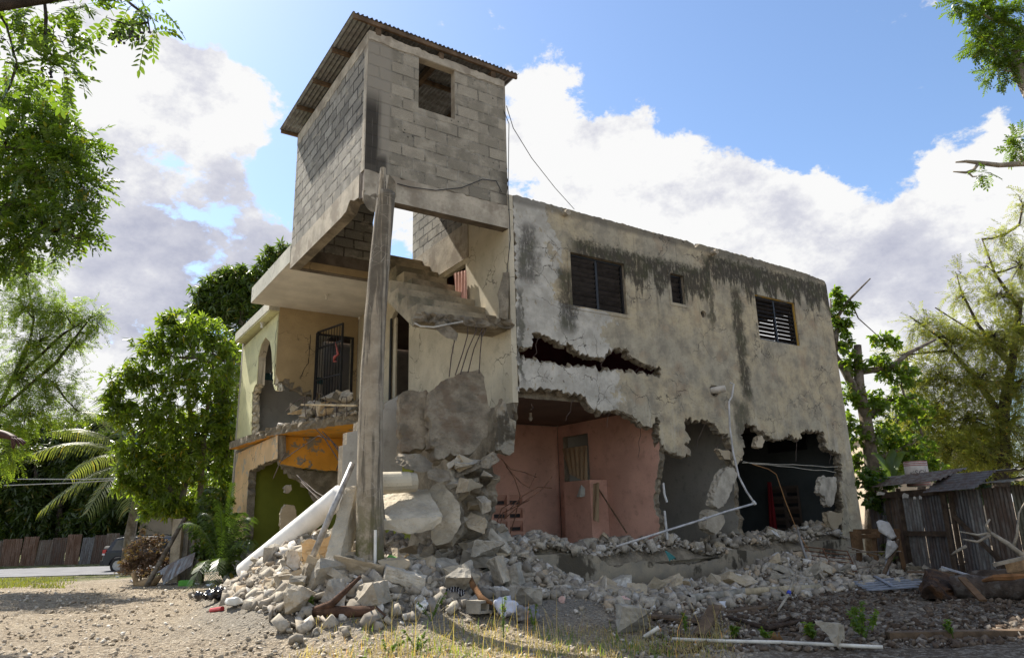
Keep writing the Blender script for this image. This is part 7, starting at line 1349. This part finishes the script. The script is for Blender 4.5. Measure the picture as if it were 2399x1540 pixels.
# ================================================================== PERSON at the left edge (only the reaching forearm is in the picture)
M_SKIN = plain('dark_skin', (.060, .026, .016), .6, 0, .12, .2)
def skinned(name, pts, edges, rad, m, parent, sub=2):
    me = bpy.data.meshes.new(name); me.from_pydata([tuple(p) for p in pts], edges, []); o = bpy.data.objects.new(name, me); COL.objects.link(o)
    sk = o.modifiers.new('skin', 'SKIN'); sk.use_smooth_shade = True; sb = o.modifiers.new('sub', 'SUBSURF'); sb.levels = sb.render_levels = sub
    for v, r in zip(me.skin_vertices[0].data, rad): v.radius = (r, r) if isinstance(r, (int, float)) else r
    me.skin_vertices[0].data[0].use_root = True; bpy.context.view_layer.update(); dg = bpy.context.evaluated_depsgraph_get(); m2 = bpy.data.meshes.new_from_object(o.evaluated_get(dg)); bpy.data.objects.remove(o); m2.name = name
    return link(name, m2, m, parent)
wr, kn = W(14, 1018, 4.5), W(38, 1027, 4.48); el = W(-72, 1006, 4.56); sh = np.array([el[0]-.27, el[1]+.05, el[2]-.06]); gb0 = np.array([sh[0]-.2, sh[1]+.02, 0.]); gb0[2] = gw(gb0[0], gb0[1])
pz = gb0[2]; SHZ = sh[2]; hip = SHZ-.52; pr_ = thing('person', 'person outside the left edge reaching a bare forearm and hand into the picture', 'person', gb0)
bx, by = gb0[0], gb0[1]; L_ = lambda x, y, z: np.array([x-gb0[0], y-gb0[1], z-gb0[2]]); T_ = lambda p: np.array(p)-gb0
pts = [L_(bx, by, hip), L_(bx, by, hip+.2), L_(bx, by, SHZ-.12), L_(bx, by, SHZ+.0), L_(bx, by, SHZ+.09), L_(bx+.02, by-.01, SHZ+.20), L_(bx+.01, by, SHZ+.30), T_(sh), T_(el), T_(wr*.35+el*.65), T_(wr), T_(kn), L_(bx-.2, by, SHZ-.02), L_(bx-.26, by+.0, SHZ-.32), L_(bx-.24, by-.05, SHZ-.57), L_(bx-.23, by-.08, SHZ-.72),
       L_(bx+.09, by, hip-.06), L_(bx+.10, by-.01, hip-.46), L_(bx+.10, by+.02, pz+.09), L_(bx+.12, by-.14, pz+.04), L_(bx-.09, by, hip-.06), L_(bx-.11, by+.01, hip-.46), L_(bx-.12, by+.04, pz+.09), L_(bx-.14, by-.12, pz+.04)]
rad = [(.15, .11), (.13, .10), (.16, .11), (.10, .075), (.055, .055), (.078, .095), (.07, .085), .06, .044, .043, .026, (.030, .015), .06, .042, .03, (.035, .02), .085, .06, .04, (.04, .035), .085, .06, .04, (.04, .035)]
skinned('body', pts, [(0, 1), (1, 2), (2, 3), (3, 4), (4, 5), (5, 6), (3, 7), (7, 8), (8, 9), (9, 10), (10, 11), (3, 12), (12, 13), (13, 14), (14, 15), (0, 16), (16, 17), (17, 18), (18, 19), (0, 20), (20, 21), (21, 22), (22, 23)], rad, M_SKIN, pr_)
dh = (kn-wr)/np.linalg.norm(kn-wr); dn = np.array([0, 0, -1.])+dh*dh[2]; dn /= np.linalg.norm(dn); sdv = np.cross(dh, dn)
for k, (off, ln, cv) in enumerate(((.028, .068, .25), (.010, .078, .35), (-.010, .072, .55), (-.026, .056, .8))):
    a = kn+sdv*off-dh*.012; b = a+dh*ln*.45+dn*ln*cv*.18; c_ = b+dh*ln*.32+dn*ln*cv*.34; d_ = c_+dh*ln*.2+dn*ln*cv*.34; skinned('finger', [T_(a), T_(b), T_(c_), T_(d_)], [(0, 1), (1, 2), (2, 3)], [.0095, .0088, .008, .0065], M_SKIN, pr_, 2)
a = wr*.45+kn*.55+sdv*.012+dn*.008; skinned('thumb', [T_(a), T_(a+dh*.02+dn*.034), T_(a+dh*.038+dn*.058)], [(0, 1), (1, 2)], [.012, .0105, .008], M_SKIN, pr_, 2)
M_SHIRT = rough_mat('faded_blue_shirt', (.12, .17, .30), .2, 5, .3, 30, .01); M_TROU = rough_mat('grey_trousers', (.12, .12, .13), .2, 5, .3, 30, .01)
skinned('shirt', [pts[0]+np.array([0, 0, -.04]), pts[1], pts[2], pts[3]+np.array([0, 0, -.01]), pts[7], (pts[7]*.45+pts[8]*.55), pts[12], (pts[12]*.45+pts[13]*.55)], [(0, 1), (1, 2), (2, 3), (3, 4), (4, 5), (3, 6), (6, 7)], [(.165, .125), (.15, .118), (.178, .128), (.11, .09), .078, .066, .078, .064], M_SHIRT, pr_)
skinned('trousers', [pts[0]+np.array([0, 0, .03]), pts[16], pts[17], pts[18]+np.array([0, 0, .02]), pts[20], pts[21], pts[22]+np.array([0, 0, .02])], [(0, 1), (1, 2), (2, 3), (0, 4), (4, 5), (5, 6)], [(.158, .118), .10, .076, .062, .10, .076, .062], M_TROU, pr_)
hc = L_(bx+.012, by+.012, SHZ+.285); hairb = hull('hair', [hc+np.array([.092*math.cos(a)*math.cos(e), .108*math.sin(a)*math.cos(e), .05+.085*math.sin(e)]) for a in np.linspace(0, 6.28, 13)[:-1] for e in (-.1, .4, .8, 1.3)], M_BLACK, pr_, smooth=True)
fx = L_(bx+.02, by-.095, SHZ+.22)
for sx in (-.032, .032): MB().tube([fx+np.array([sx, -.004, .02]), fx+np.array([sx, .012, .02])], .008, 8).build('eye', plain('eye_white', (.22, .2, .18), .4), pr_)
hull('nose', [fx+np.array(v) for v in ((0, .0, .025), (-.014, 0, -.018), (.014, 0, -.018), (0, -.026, -.012))], M_SKIN, pr_); MB().box(fx+np.array([0, .0, -.045]), (.045, .012, .012)).build('mouth', plain('lips', (.10, .03, .025), .5), pr_)
for sx in (-1, 1): MB().tube([fx+np.array([sx*.078, .09, .0]), fx+np.array([sx*.098, .095, .005])], .024, 8).build('ear', M_SKIN, pr_)
